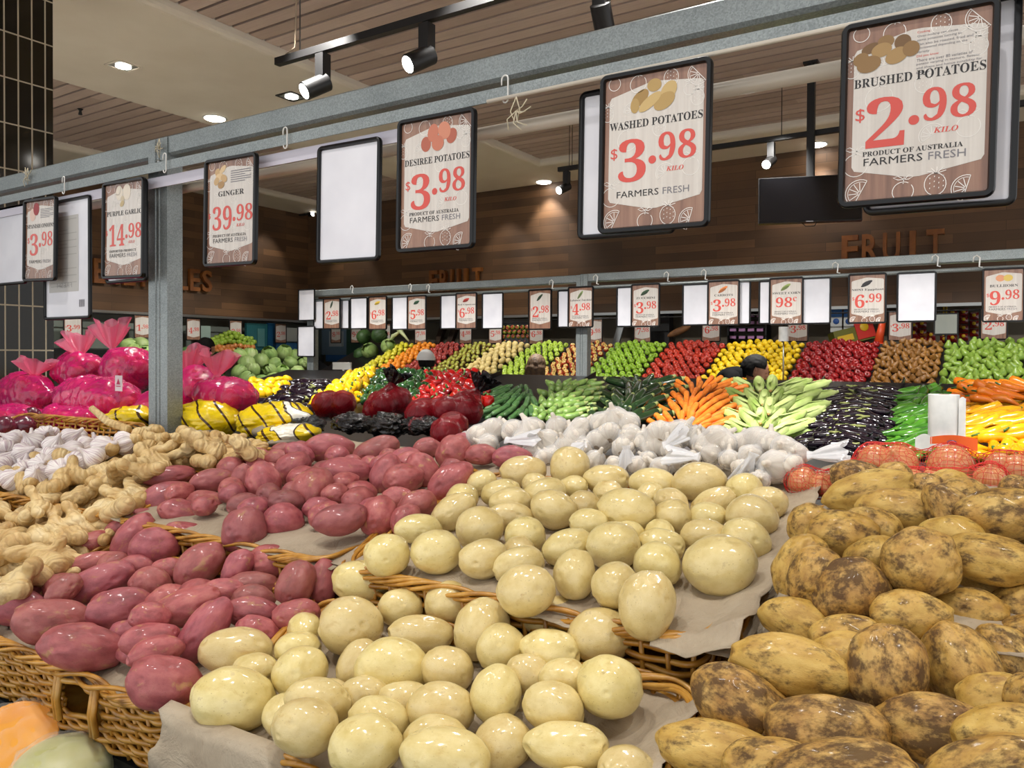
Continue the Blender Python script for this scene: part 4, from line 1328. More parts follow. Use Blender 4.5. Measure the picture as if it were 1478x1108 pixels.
OBUL = [veg('orange_bullhorn', M_OBUL, [(0, .008), (.03, .022), (.2, .026), (.5, .021), (.8, .012), (.95, .006), (1, .002)], .17, .02 * s, 12, wob=.006 * s, seed=i) for i, s in enumerate((1, -1, .5))]


def calyx_mesh(name, x, R, n=5, mat=M_CALYX, l=.03):
    b = MB(); b.tube([(x - .035, 0, .004), (x - .015, 0, 0), (x, 0, 0)], [.0045, .006, R * .8], 8)
    for i in range(n):
        a = 6.283 * i / n
        q = [Vector((x - .004, 0, 0)), Vector((x + .005, math.cos(a) * R * .9, math.sin(a) * R * .9)), Vector((x + l, math.cos(a) * R * 1.45, math.sin(a) * R * 1.45))]
        w = Vector((0, -math.sin(a), math.cos(a))) * R * .5
        b.add([q[0], q[1] - w, q[1] + w, q[2]], [(0, 1, 2), (1, 3, 2)])
    return b.data(name, mat)


CAL_S = calyx_mesh('calyx', -.066, .0135)
CAL_L = calyx_mesh('calyx', -.10, .026, 5, M_CALYX, .045)
b = MB(); b.tube([(-.08, 0, 0), (-.095, .002, .004), (-.112, .006, .012)], [.009, .005, .0045], 7); STEM_B = b.data('stem', M_STEM)


def cap_mesh(name, mat, seed):
    b = MB(); r = random.Random(seed); n = r.choice((3, 4, 4)); R = .042
    prof = [(.05, -.95), (.4, -1.0), (.72, -.88), (.9, -.45), (.98, .1), (1.0, .55), (.86, .86), (.5, .92), (.22, .74), (.05, .68)]
    b.lathe([(x * R, z * R) for x, z in prof], 28, lambda a, i: 1 + .10 * (abs(math.cos(n * a / 2)) - .6) * (1 if i < 8 else 0))
    return b.data(name, mat)


b = MB(); b.tube([(0, 0, .028), (.001, 0, .036), (.006, .002, .058)], [.012, .006, .007], 8); STEM_C = b.data('stem', M_STEM)
CAPS = {k: [cap_mesh(k + '_capsicum', m, s) for s in range(3)] for k, m in (('green', M_GCAP), ('red', M_RCAP), ('yellow', M_YCAP))}


def leaf_ball(name, mat, R, seed, n=9):
    """a hearted cabbage: a ball wrapped in overlapping curled leaves"""
    r = random.Random(seed); b = MB()
    b.add([v * (R * .86) for v in ICO2[0]], ICO2[1])
    for i in range(n):
        a0 = 6.283 * i / n + r.uniform(-.2, .2); tilt = r.uniform(.0, .35); spread_ = r.uniform(.55, .8)
        def f(u, v):
            an = a0 + (u - .5) * 2 * spread_ * (.5 + .8 * math.sin(math.pi * min(1, v * .9 + .1)))
            el = -1.4 + v * (2.3 + tilt)
            q = R * (.9 + .1 * v + .17 * max(0, v - .6) * 3 + .05 * math.sin(u * 9 + i) * v)
            return (q * math.cos(el) * math.cos(an), q * math.cos(el) * math.sin(an), q * math.sin(el))
        b.grid(f, 8, 8)
    return b.data(name, mat)


CABS = [leaf_ball('green_cabbage', M_CAB, .095, s) for s in range(3)]
SLOPE = math.atan2(.36, 1.6)


def lie(o, p, ang, tilt=0.1, roll=None, nrm=None, down=None):
    """rest on the slope; ANG 0 points the far end straight down the slope at the viewer, + turns it to the right"""
    if nrm is None:
        nrm = Vector((0, -math.sin(SLOPE), math.cos(SLOPE))); down = Vector((0, -math.cos(SLOPE), -math.sin(SLOPE)))
    side = down.cross(nrm) * -1
    side = Vector((1, 0, 0)) if abs(nrm.x) < .5 else nrm.cross(down)
    d = down * math.cos(ang) + side * math.sin(ang)
    d = (d * math.cos(tilt) - nrm * math.sin(tilt)).normalized()
    y = nrm.cross(d).normalized(); z = d.cross(y)
    M = Matrix((d, y, z)).transposed().to_4x4()
    if roll: M = M @ Matrix.Rotation(roll, 4, 'X')
    k = o.scale.x
    M = M @ Matrix.Scale(k, 4); M.translation = p
    o.matrix_world = M


def bil(q, u, v):
    a = [q[0][i] * (1 - u) + q[1][i] * u for i in (0, 1)]; c = [q[3][i] * (1 - u) + q[2][i] * u for i in (0, 1)]
    return a[0] * (1 - v) + c[0] * v, a[1] * (1 - v) + c[1] * v


def pile(name, meshes, quad, nu, nv, ang, what, cat, group, heap=.05, tilt=.14, jit=.2, size=(.9, 1.1), part=None, where='', base=.02, surf=None, upright=False, per=8):
    out = []
    sf = surf or (lambda X, Y: S2(Y))
    for j in range(nv):
        for i in range(nu):
            u = (i + .5 + (.5 if j % 2 else 0) * .8 - .2 + rnd.uniform(-jit, jit)) / nu; v = (j + .5 + rnd.uniform(-jit, jit)) / nv
            u = min(1.02, max(-.02, u))
            x, y = bil(quad, u, v)
            h = base + heap * math.sin(math.pi * min(1, max(0, u))) * (.4 + .6 * math.sin(math.pi * min(1, max(0, v)))) + .012 * (j % 2)
            p = on_f(x, y, lambda X, Y: sf(X, Y) + h)
            o = put(name, meshes[rnd.randrange(len(meshes))])
            k = rnd.uniform(*size); o.scale = (k, k, k)
            if upright: tumble(o, p, k)
            else: lie(o, p, ang(u, v) + rnd.uniform(-.14, .14), tilt + rnd.uniform(-.05, .05), rnd.uniform(0, 6.28) if part else rnd.uniform(-.4, .4))
            if part:
                c = put(part[0], part[1]); c.parent = o
            out.append(o)
    bpy.context.view_layer.update()
    label_rows(out, what, cat, group, where, per)
    return out


pile('carrot', [CARROT], ((968, 549), (1066, 549), (1052, 622), (940, 614)), 8, 9, lambda u, v: (.5 - u) * 2.4, 'orange carrot', 'carrot', 'carrots heaped on the vegetable table', .07, where=' of the carrots', per=8)
pile('sweet_corn', [CORN], ((1052, 550), (1186, 550), (1186, 626), (1045, 624)), 7, 5, lambda u, v: (.5 - u) * 2.3, 'green husked corn cob', 'sweet corn', 'corn cobs beside the carrots', .07, where=' of the corn', per=7)
pile('dark_zucchini', [ZUCC], ((888, 547), (982, 547), (955, 606), (848, 606)), 6, 6, lambda u, v: (.5 - u) * 2.6, 'glossy dark green zucchini', 'zucchini', 'dark zucchini beside the carrots', .06, where=' of the zucchini', per=7)
pile('pale_zucchini', [PZUC], ((795, 549), (872, 549), (850, 606), (752, 602)), 7, 7, lambda u, v: (.5 - u) * 2.4 - .2, 'pale green bulbous zucchini', 'zucchini', 'pale zucchini left of the dark ones', .06, where=' of the pale ones', per=8)
pile('lebanese_cucumber', [LEBC], ((712, 560), (765, 560), (790, 602), (690, 602)), 6, 7, lambda u, v: -.8 + u * 1.6, 'slim green cucumber', 'cucumber', 'cucumbers left of the pale zucchini', .04, where=' of the cucumbers', per=6)
pile('small_eggplant', [MEGG], ((1196, 560), (1296, 558), (1268, 660), (1152, 645)), 6, 15, lambda u, v: -1.35 if u < .5 else 1.35, 'small black eggplant', 'eggplant', 'small eggplants right of the corn', .07, part=('calyx', CAL_S), where=' of the small eggplants', per=6)
pile('green_bullhorn', GBUL, ((1302, 560), (1352, 560), (1375, 660), (1268, 652)), 5, 11, lambda u, v: -.9 + rnd.uniform(-.7, .7), 'glossy green bullhorn pepper', 'pepper', 'green bullhorn peppers left of the bag roll', .06, part=('stem', STEM_B), where=' of the green peppers', per=5)
pile('orange_bullhorn', OBUL, ((1392, 552), (1500, 550), (1505, 580), (1385, 582)), 5, 4, lambda u, v: 1.25, 'orange bullhorn pepper', 'pepper', 'orange bullhorn peppers above the yellow ones', .10, part=('stem', STEM_B), where=' of the orange peppers', per=5)
pile('yellow_bullhorn', YBUL, ((1385, 580), (1508, 578), (1530, 664), (1368, 660)), 6, 9, lambda u, v: -1.2 if v < .6 else 2.4 + rnd.uniform(-.9, .9), 'yellow bullhorn pepper', 'pepper', 'yellow bullhorn peppers right of the bag roll', .09, part=('stem', STEM_B), where=' of the yellow peppers', per=6)
pile('red_capsicum', CAPS['red'], ((612, 538), (690, 534), (712, 584), (590, 582)), 8, 6, None, 'glossy red capsicum', 'capsicum', 'red capsicums behind the red onion bags', .08, part=('stem', STEM_C), where=' of the red ones', upright=True, per=8, base=.04)
pile('green_capsicum', CAPS['green'], ((545, 536), (626, 534), (610, 576), (515, 582)), 8, 6, None, 'dark green capsicum', 'capsicum', 'green capsicums left of the red ones', .08, part=('stem', STEM_C), where=' of the green ones', upright=True, per=8, base=.04)
pile('yellow_capsicum', CAPS['yellow'], ((510, 538), (545, 530), (514, 586), (432, 588)), 5, 7, None, 'bright yellow capsicum', 'capsicum', 'yellow capsicums left of the green ones', .10, part=('stem', STEM_C), where=' of the yellow ones', upright=True, per=5, base=.05)
pile('large_eggplant', [LEGG], ((412, 552), (482, 548), (458, 596), (366, 592)), 5, 6, lambda u, v: rnd.uniform(-2, 2), 'large glossy black eggplant', 'eggplant', 'large eggplants left of the yellow capsicums', .06, part=('calyx', CAL_L), where=' of the big ones', per=5, base=.045, size=(.75, .95))
b = MB(); b.lathe([(.005, -.03), (.03, -.028), (.052, -.005), (.05, .012), (.03, .024), (.01, .03)], 20, lambda a, i: 1 + .06 * math.cos(8 * a))
SQ = b.data('yellow_squash', M_YCAP)
pile('yellow_squash', [SQ], ((362, 548), (425, 543), (408, 570), (350, 572)), 5, 3, None, 'small yellow squash', 'squash', 'yellow squash around the large eggplants', .05, where=' of the squash', upright=True, per=5, base=.05)

# roll of produce bags on its stand
rp = on_y(1362, 606, 3.5); rr, rh = px_size(20, rp), px_size(37, rp)
roll = thing('bag_roll', 'white roll of produce bags on a stand in front of the green peppers', 'bag roll', (rp.x, rp.y, rp.z - rh))
b = MB(); b.lathe([(rr * .38, rp.z + rh - .01), (rr * .38, rp.z + rh), (rr, rp.z + rh), (rr * 1.01, rp.z + rh - .004), (rr, rp.z), (rr, rp.z - rh)], 28, M=Matrix.Translation((rp.x, rp.y, 0)))
M_ROLL = mottled('bag_roll_film', [(.3, (206, 208, 206)), (.7, (232, 232, 230))], 14, .35, .3)
part_of(roll, b.build('roll', M_ROLL, sharp=40))
b = MB(); b.lathe([(rr * .36, rp.z + rh - .006), (rr * .36, rp.z + rh + .001)], 20, M=Matrix.Translation((rp.x, rp.y, 0))); part_of(roll, b.build('core', plain('card_core', (120, 100, 80), .8)))
b = MB()
b.grid(lambda u, v: (rp.x + rr * math.cos(-.3 + u * .5) + u * .022, rp.y - rr * .6 + .02 * u, rp.z - rh + rh * 1.9 * v + .004 * math.sin(u * 6 + v * 5)), 8, 10)
part_of(roll, b.build('hanging_sheet', M_ROLL))
b = MB()
b.grid(lambda u, v: (rp.x - rr * .75 + rr * 2.9 * u, rp.y - rr - .012 - .01 * math.sin(u * 3), rp.z - rh * .62 - .028 * v - .02 * u * v + .012 * math.sin(u * 3.1)), 14, 8)
lb = part_of(roll, b.build('orange_label', plain('orange_label', (222, 92, 34), .45))); lb['label'] = 'orange paper label tucked round the roll'
b = MB(); q0 = Vector((rp.x + rr * .6, rp.y - rr - .024, rp.z - rh * .78)); b.tube([q0 + Vector((.016 * math.cos(a * .7), 0, .007 * math.sin(a * .7))) for a in range(10)], .0018, 5)
b.build('label_mark', plain('label_blue', (70, 66, 100), .5)).parent = lb
b = MB()
b.grid(lambda u, v: (rp.x - rr * 1.75 + rr * 1.1 * u, rp.y - rr * .7 - .03 * u, rp.z - rh * .72 - rh * .45 * v + .02 * math.sin(u * 2.6) * (1 - v)), 8, 6)
part_of(roll, b.build('torn_sheet', M_ROLL))
b = MB(); b.tube([(rp.x, rp.y, S2(3.62) - .1), (rp.x, rp.y, rp.z - rh)], .008, 10); b.box(rp.x - .05, rp.y - .05, S2(3.6) - .075, rp.x + .05, rp.y + .13, S2(3.6) - .05)
part_of(roll, b.build('stand', M_STEEL))

# ------------------------------------------------------------------ the fruit slope at the back wall
def S3(Y):
    return EYE - .43 + (Y - 8.0) / 1.3 * .56


ft = thing('fruit_stand', 'long sloping black fruit stand along the back wall', 'display stand', (-4, 8.7, 0))
b = MB()
prof = [(7.88, 0), (7.88, S3(7.9) + .0), (7.93, S3(7.93) - .02), (9.32, S3(9.32) - .05), (9.40, S3(9.4) - .03), (9.46, S3(9.4) - .06), (9.46, 0)]
n = len(prof)
b.add([Vector((x, p[0], p[1])) for x in (-8.95, 1.2) for p in prof], [(i, (i + 1) % n, n + (i + 1) % n, n + i) for i in range(n)] + [list(range(n)), list(range(n, 2 * n))[::-1]])
part_of(ft, b.build('body', M_BLACKSAT, smooth=False))
b = MB(); b.box(-8.95, 7.84, S3(7.9) - .12, 1.2, 7.88, S3(7.9) + .03)
part_of(ft, b.build('front_lip', M_BLACKSAT, smooth=False))


def fruit_mat(name, lo, hi, top=None, t0=.62, rough=.28, scale=5.0):
    q = NT(name); v = q.objr(23.0)
    c = q.ramp(q.noise(v, scale * 8, 3), [(.3, lo), (.7, hi)])
    if top:
        sp = q.n('ShaderNodeSeparateXYZ'); q.set(sp, 0, q.obj())
        k = q.math('ADD', q.math('MULTIPLY', sp.outputs[2], 27.0), q.math('MULTIPLY', q.noise(v, 40, 2), .5))
        c = q.mix(q.ramp(k, [(t0 + .3, (0, 0, 0)), (t0 + .5, (255, 255, 255))]), c, lin(top))
    h = q.n('ShaderNodeHueSaturation'); q.set(h, 'Color', c); q.set(h, 'Value', q.math('MULTIPLY_ADD', q.rand(), .3, .85))
    q.p(Base_Color=h.outputs[0], Roughness=rough, Coat_Weight=.2, Coat_Roughness=.2)
    return q.m


M_EYE = plain('dark_calyx_end', (60, 44, 20), .8)


def apple_mesh(name, mat, R=.038):
    prof = [(.04, -.72), (.25, -.82), (.5, -.84), (.85, -.5), (1, .0), (.97, .38), (.78, .72), (.5, .86), (.28, .84), (.12, .70), (.11, .67), (.02, .66)]
    b = MB(); b.lathe([(x * R, z * R) for x, z in prof], 14, lambda a, i: 1 + .02 * math.cos(5 * a), mis=[0] * 9 + [1, 1])
    return b.data(name, [mat, M_EYE])


def ball_mesh(name, mat, prof, R, lob=None):
    b = MB(); b.lathe([(x * R, z * R) for x, z in prof], 14, lob); return b.data(name, mat)


ROUND = [(.06, -.97), (.45, -.88), (.82, -.55), (1, -.05), (.95, .35), (.7, .72), (.35, .92), (.06, .95)]
LEMON = [(.06, -1.3), (.16, -1.2), (.5, -.95), (.88, -.45), (1, .05), (.85, .55), (.48, .98), (.2, 1.18), (.06, 1.26)]
PEAR = [(.06, -.85), (.4, -.92), (.8, -.7), (1, -.25), (.95, .15), (.7, .6), (.48, 1.0), (.38, 1.3), (.22, 1.48), (.05, 1.5)]
M_GRAN = fruit_mat('granny_green', (112, 156, 30), (156, 192, 60))
M_LGREEN = fruit_mat('light_green_apple', (150, 184, 50), (184, 206, 80))
M_GALA = fruit_mat('gala_red', (150, 44, 30), (190, 84, 44), (214, 186, 100), .66)
M_RGALA = fruit_mat('warm_red_apple', (160, 30, 24), (200, 66, 40), (226, 190, 100), .72)
M_RED = fruit_mat('deep_red_apple', (120, 10, 16), (164, 30, 30), (216, 176, 120), .80)
M_LEM = fruit_mat('lemon_peel', (236, 196, 14), (248, 216, 40), rough=.42)
M_ORA = fruit_mat('orange_peel', (226, 126, 20), (240, 156, 44), rough=.45)
M_PALE = fruit_mat('pale_pear_apple', (206, 182, 110), (224, 204, 140), rough=.5)
M_KIWI = fruit_mat('brown_green_fruit', (98, 74, 36), (146, 124, 50), (158, 160, 60), .45)
M_POM = fruit_mat('dull_red_fruit', (140, 34, 34), (176, 70, 58))
M_BPEAR = fruit_mat('brown_pear_skin', (120, 78, 28), (160, 112, 48), rough=.5)
M_GPEAR = fruit_mat('green_pear_skin', (112, 150, 50), (156, 184, 78), rough=.38)
M_LIME = fruit_mat('yellow_citrus_peel', (206, 200, 40), (226, 216, 70), rough=.42)

CUTS = [575, 601, 633, 674, 718, 768, 826, 888, 966, 1049, 1164, 1272, 1364, 1500]
XS = [on_y(x, 496, 9.3).x for x in CUTS]
KINDS = [('yellow_citrus', ball_mesh('yellow_citrus', M_LIME, LEMON, .038), 'round yellow green citrus', 'citrus', 'citrus at the left end of the fruit stand', 0),
         ('orange', ball_mesh('orange', M_ORA, ROUND, .04), 'round orange', 'orange', 'oranges on the fruit stand', 0),
         ('plum_red_fruit', apple_mesh('plum_red_fruit', M_POM), 'dull red fruit beside the oranges', 'fruit', 'dull red fruit on the fruit stand', 1),
         ('russet_fruit', ball_mesh('russet_fruit', M_KIWI, ROUND, .033), 'small brownish green fruit', 'fruit', 'brownish green fruit on the fruit stand', 1),
         ('pale_yellow_fruit', ball_mesh('pale_yellow_fruit', M_PALE, ROUND, .043), 'pale yellow round fruit', 'fruit', 'pale yellow fruit on the fruit stand', 1),
         ('light_green_apple', apple_mesh('light_green_apple', M_LGREEN, .036), 'light green apple near the rack post', 'apple', 'light green apples on the fruit stand', 1),
         ('striped_apple', apple_mesh('striped_apple', M_GALA, .036), 'striped red yellow apple behind the post', 'apple', 'striped apples on the fruit stand', 1),
         ('green_apple', apple_mesh('green_apple', M_GRAN), 'bright green apple', 'apple', 'bright green apples on the fruit stand', 1),
         ('orange_red_apple', apple_mesh('orange_red_apple', M_RGALA), 'orange red apple left of the lemons', 'apple', 'orange red apples on the fruit stand', 1),
         ('lemon', ball_mesh('lemon', M_LEM, LEMON, .036), 'yellow lemon', 'lemon', 'lemons on the fruit stand', 0),
         ('deep_red_apple', apple_mesh('deep_red_apple', M_RED), 'deep red apple right of the lemons', 'apple', 'deep red apples on the fruit stand', 1),
         ('brown_pear', ball_mesh('brown_pear', M_BPEAR, PEAR, .034), 'brown pear', 'pear', 'brown pears on the fruit stand', 2),
         ('green_pear', ball_mesh('green_pear', M_GPEAR, PEAR, .042), 'green pear', 'pear', 'green pears on the fruit stand', 2)]
sa = math.atan2(.56, 1.3)
NRM = Vector((0, -math.sin(sa), math.cos(sa)))
for k, (nm, me, what, cat, grp, mode) in enumerate(KINDS):
    x0, x1 = XS[k], XS[k + 1]
    pitch = .074 if nm in ('russet_fruit',) else (.096 if nm in ('green_pear', 'pale_yellow_fruit') else .083)
    nc = max(2, int((x1 - x0 - .01) / pitch)); dx = (x1 - x0) / nc
    rows = int(1.36 / (pitch * .93))
    for j in range(rows):
        for i in range(nc - (j % 2)):
            x = x0 + dx * (i + .5 + .5 * (j % 2)); s = 1.43 - j * pitch * .93
            p = Vector((x, 7.95 + s * math.cos(sa), S3(7.95 + s * math.cos(sa)) - .03))
            p += NRM * (.035 + .05 * math.sin(math.pi * (i + .5) / nc)) + Vector((rnd.gauss(0, .009), rnd.gauss(0, .008), rnd.gauss(0, .006)))
            o = put(nm, me); q = rnd.uniform(.94, 1.06); o.scale = (q, q, q); o.location = p
            if mode == 0: o.rotation_euler = (rnd.uniform(0, 6), rnd.uniform(0, 6), rnd.uniform(0, 6)) if 'lemon' not in nm else (1.57 + rnd.gauss(0, .3), rnd.gauss(0, .4), rnd.uniform(-.6, .6))
            elif mode == 1: o.rotation_euler = (.95 + rnd.gauss(0, .28), rnd.gauss(0, .28), rnd.uniform(0, 1))
            else: o.rotation_euler = (.35 + rnd.gauss(0, .35), rnd.gauss(0, .4), rnd.uniform(0, 6))
            tag(o, '%s, %s from left in %s row from top' % (what, nth(i + 1), nth(j + 1)), cat, grp)
# steep second bank of small mixed apples behind the pale fruit
xa2, xb2 = on_y(724, 480, 9.5).x, on_y(768, 480, 9.5).x
M_MIX = fruit_mat('mixed_green_apple', (96, 110, 34), (150, 160, 56), (140, 60, 34), .45)
MIX = apple_mesh('mixed_apple', M_MIX, .034)
k = 0
for j in range(6):
    for i in range(6):
        o = put('mixed_apple', MIX)
        o.location = (xa2 + (xb2 - xa2) * (i + .5 + .3 * (j % 2)) / 6.3, 9.48 + .012 * j, EYE + .40 - j * .066)
        o.rotation_euler = (1.2 + rnd.gauss(0, .3), rnd.gauss(0, .3), 0)
        tag(o, 'small green red apple on steep bank, %s from left in %s row from top' % (nth(i + 1), nth(j + 1)), 'apple', 'small apples on the steep bank')
bk = MB(); bk.add([Vector((x, y, z)) for x in (xa2 - .03, xb2 + .03) for y, z in ((9.46, EYE + .08), (9.555, EYE + .52), (9.575, EYE + .52), (9.575, EYE + .06))], [(0, 1, 5, 4), (1, 2, 6, 5), (2, 3, 7, 6), (3, 0, 4, 7), (0, 3, 2, 1), (4, 5, 6, 7)])
tag(bk.build('steep_tray', M_BLACKSAT, smooth=False), 'steep black tray holding the small apples below the boarded wall', 'tray')

# cabbages and leafy heads in the corner and along the left wall
def S4(X):
    return EYE - .48 + (-9.1 - X) / 1.2 * .56


ls = thing('wall_stand', 'sloping black vegetable stand along the left wall', 'display stand', (-9.7, 6, 0))
b = MB()
prof = [(-9.0, 0), (-9.0, S4(-9.0)), (-9.05, S4(-9.05) - .03), (-10.32, S4(-10.32) - .05), (-10.42, S4(-10.3) - .02), (-10.42, 0)]
n = len(prof)
b.add([Vector((p[0], y, p[1])) for y in (2.6, 9.42) for p in prof], [(i, n + i, n + (i + 1) % n, (i + 1) % n) for i in range(n)] + [list(range(n)), list(range(n, 2 * n))[::-1]])
part_of(ls, b.build('body', M_BLACKSAT, smooth=False))
pile('green_cabbage', CABS, ((336, 508), (446, 506), (448, 560), (336, 556)), 5, 4, None, 'green cabbage on the left wall stand', 'cabbage', 'cabbages on the left wall stand', .03, where='', upright=True, per=5, base=.12, surf=lambda X, Y: S4(X), size=(1.1, 1.4))
pile('green_cabbage', CABS, ((178, 492), (216, 490), (216, 520), (184, 520)), 2, 2, None, 'green cabbage left of the steel post', 'cabbage', 'cabbages on the left wall stand', .02, where='', upright=True, per=2, base=.10, surf=lambda X, Y: S4(X), size=(1.1, 1.3))
pile('leafy_green', [leaf_ball('leafy_green', M_LEAF, .085, 8, 12)], ((264, 500), (322, 508), (330, 545), (264, 548)), 4, 3, None, 'dark leafy green head', 'leafy greens', 'dark leafy heads on the left wall stand', .02, where=' of the leafy heads', upright=True, per=4, base=.07, surf=lambda X, Y: S4(X))
for i, (x, y, R, lab, m) in enumerate(((535, 507, 12, 'round cut cabbage half left of the yellow citrus', 0), (560, 500, 11, 'pale cabbage wedge behind the yellow citrus', 1), (546, 484, 12, 'dark leafy bunch at the top of the corner display', 2), (524, 486, 11, 'leafy bunch at the left end of the fruit stand', 2), (520, 512, 10, 'dark green head at the foot of the corner display', 2))):
    p = on_y(x, y, 9.05); k = px_size(R, p) / .095
    o = put('corner_cabbage', CABS[i % 3] if m < 2 else leaf_ball('leafy_bunch', M_LEAF, .09, i, 12)); o.scale = (k,) * 3; o.location = p; o.rotation_euler = (1.2, .2, i)
    tag(o, lab, 'cabbage')
b = MB()
pts = [on_y(563, 494, 9.1), on_y(574, 476, 9.15), on_y(581, 476, 9.15), on_y(590, 492, 9.12)]
for q in (0, 1): b.tube([pts[q], pts[q].lerp(pts[2 + q], .3) + Vector((0, -.02, .04)), pts[2 + q]], [.02, .035, .012], 8)
tag(b.build('celery', plain('pale_celery', (190, 200, 150), .5)), 'pale celery stalks leaning above the yellow citrus', 'celery')
M_BGRN = fruit_mat('far_green_apple', (120, 150, 40), (160, 184, 70)); M_BORG = fruit_mat('far_orange', (190, 110, 50), (206, 140, 80))
FG, FO = apple_mesh('far_green_apple', M_BGRN, .045), ball_mesh('far_orange', M_BORG, ROUND, .045)
fr = []  # solid fruit built in place of a pile reflected in the wall mirror
for j in range(5):
    for i in range(10):
        x, y = 306 + i * 6.3 + 3 * (j % 2) + rnd.uniform(-1.5, 1.5), 489 + j * 4.2 - (9 * math.sin(i / 9 * 3.14) ** 2 * (1 - j / 4)) + rnd.uniform(-1, 1)
        p = on_x(x, y, -10.25 + .03 * j)
        o = put('far_orange' if j > 2 else 'far_green_apple', FO if j > 2 else FG); o.location = p; fr.append(o)
for o in fr: pass
label_rows([o for o in fr if o.name.startswith('far_o')], 'small mirrored orange fruit', 'orange', 'mirrored oranges at the far left wall', ' of the heap', 10)
label_rows([o for o in fr if o.name.startswith('far_g')], 'small mirrored green apple', 'apple', 'mirrored green apples at the far left wall', ' of the heap', 10)
b = MB(); a0, a1 = on_x(303, 512, -10.38), on_x(372, 512, -10.38); b.box(-10.4, min(a0.y, a1.y), a0.z - .06, -10.1, max(a0.y, a1.y), a0.z - .02)
tag(b.build('wall_shelf', M_BLACKSAT, smooth=False), 'narrow shelf carrying the mirrored green apples at the left wall', 'shelf')

# glass cooler, screens and posters below the left boarded wall
def wall_panel(name, x0, x1, y0, y1, col, label, cat, rough=.3, X=-10.4, d=.05, emit=None):
    a, c2 = on_x(x0, y0, X), on_x(x1, y1, X); b = MB()
    b.box(X - d, min(a.y, c2.y), min(a.z, c2.z), X, max(a.y, c2.y), max(a.z, c2.z))
    return tag(b.build(name, plain(name + '_paint', col, rough, emit=emit), smooth=False), label, cat)


wall_panel('cooler_door', 356, 386, 466, 508, (40, 92, 96), 'teal glass cooler door right of the mirrored apples', 'cooler', .15)
wall_panel('cooler_door', 387, 398, 466, 508, (30, 76, 110), 'narrow blue cooler edge beside the teal door', 'cooler', .15)
wall_panel('poster', 372, 382, 474, 500, (74, 120, 118), 'pale green poster on the teal cooler door', 'poster', .4, X=-10.38)
wall_panel('blue_board', 399, 436, 494, 508, (70, 130, 190), 'light blue panel low on the left wall', 'panel', .3)
wall_panel('light_board', 399, 436, 472, 493, (196, 202, 196), 'bright pale panel above the blue panel on the left wall', 'panel', .3)
wall_panel('grey_board', 290, 304, 470, 506, (150, 170, 160), 'pale grey board on the left wall behind the leafy heads', 'board', .3)
p = on_y(497, 493, 9.7)
for (x0, x1, y0, y1, c_, lab) in ((452, 500, 474, 512, (120, 142, 160), 'pale blue window panel at the far corner'), (478, 496, 478, 500, (190, 196, 196), 'white notice in the far corner'), (470, 512, 512, 522, (60, 110, 170), 'blue strip low in the far corner'), (500, 522, 474, 514, (62, 92, 76), 'dark green panel in the far corner')):
    a, c2 = on_y(x0, y0, 10.1), on_y(x1, y1, 10.1); b = MB()
    b.box(a.x, 10.10 - (.05 if x0 == 478 else 0), c2.z, c2.x, 10.145, a.z)
    tag(b.build('corner_board', plain('corner_paint', c_, .3), smooth=False), lab, 'panel')
b = MB(); a = on_y(488, 522, 6.6)
sg = thing('shelf_sign', 'small blank white card on a stand between the cabbages and the eggplants', 'sign', a)
c2 = on_y(480, 525, 6.6); c3 = on_y(506, 531, 6.6)
b.box(c2.x, 6.6, c3.z - .02, c3.x, 6.62, c2.z + .02); part_of(sg, b.build('card', plain('card_white', (206, 206, 200), .4), smooth=False))
b = MB(); b.tube([((c2.x + c3.x) / 2, 6.63, 0), ((c2.x + c3.x) / 2, 6.63, c2.z)], .012, 8); part_of(sg, b.build('stand', M_STEEL))

# things hanging in the dim recess behind the fruit
M_PACK = NT('red_foil_packet'); _v = M_PACK.obj()
M_PACK.p(Base_Color=M_PACK.ramp(M_PACK.noise(_v, 16, 2), [(.45, (120, 16, 16)), (.6, (96, 22, 20)), (.72, (150, 100, 40))]), Roughness=.2, Coat_Weight=.4)
M_PACK.bump(M_PACK.noise(_v, 40, 3), .5, .006); M_PACK = M_PACK.m
M_YSPOT = plain('packet_yellow', (216, 176, 30), .4)


def packet(x, y, Y, w, h, label, grp):
    p = on_y(x, y, Y); W_, H_ = px_size(w, p), px_size(h, p)
    t = thing('snack_packet', label, 'packet', p, grp); b = MB()
    b.grid(lambda u, v: (p.x + (u - .5) * 2 * W_, p.y - .03 * math.sin(math.pi * u) * math.sin(math.pi * v) ** .6 * (1), p.z + (v - .5) * 2 * H_), 8, 10)
    b.grid(lambda u, v: (p.x + (.5 - u) * 2 * W_, p.y + .03 * math.sin(math.pi * u) * math.sin(math.pi * v) ** .6, p.z + (v - .5) * 2 * H_), 8, 10)
    part_of(t, b.build('pouch', M_PACK))
    b = MB(); b.lathe([(W_ * .45, 0), (W_ * .4, .006)], 14, M=Matrix.Translation((p.x, p.y - .028, p.z + H_ * .25)) @ Matrix.Rotation(1.57, 4, 'X'))
    part_of(t, b.build('badge', M_YSPOT))


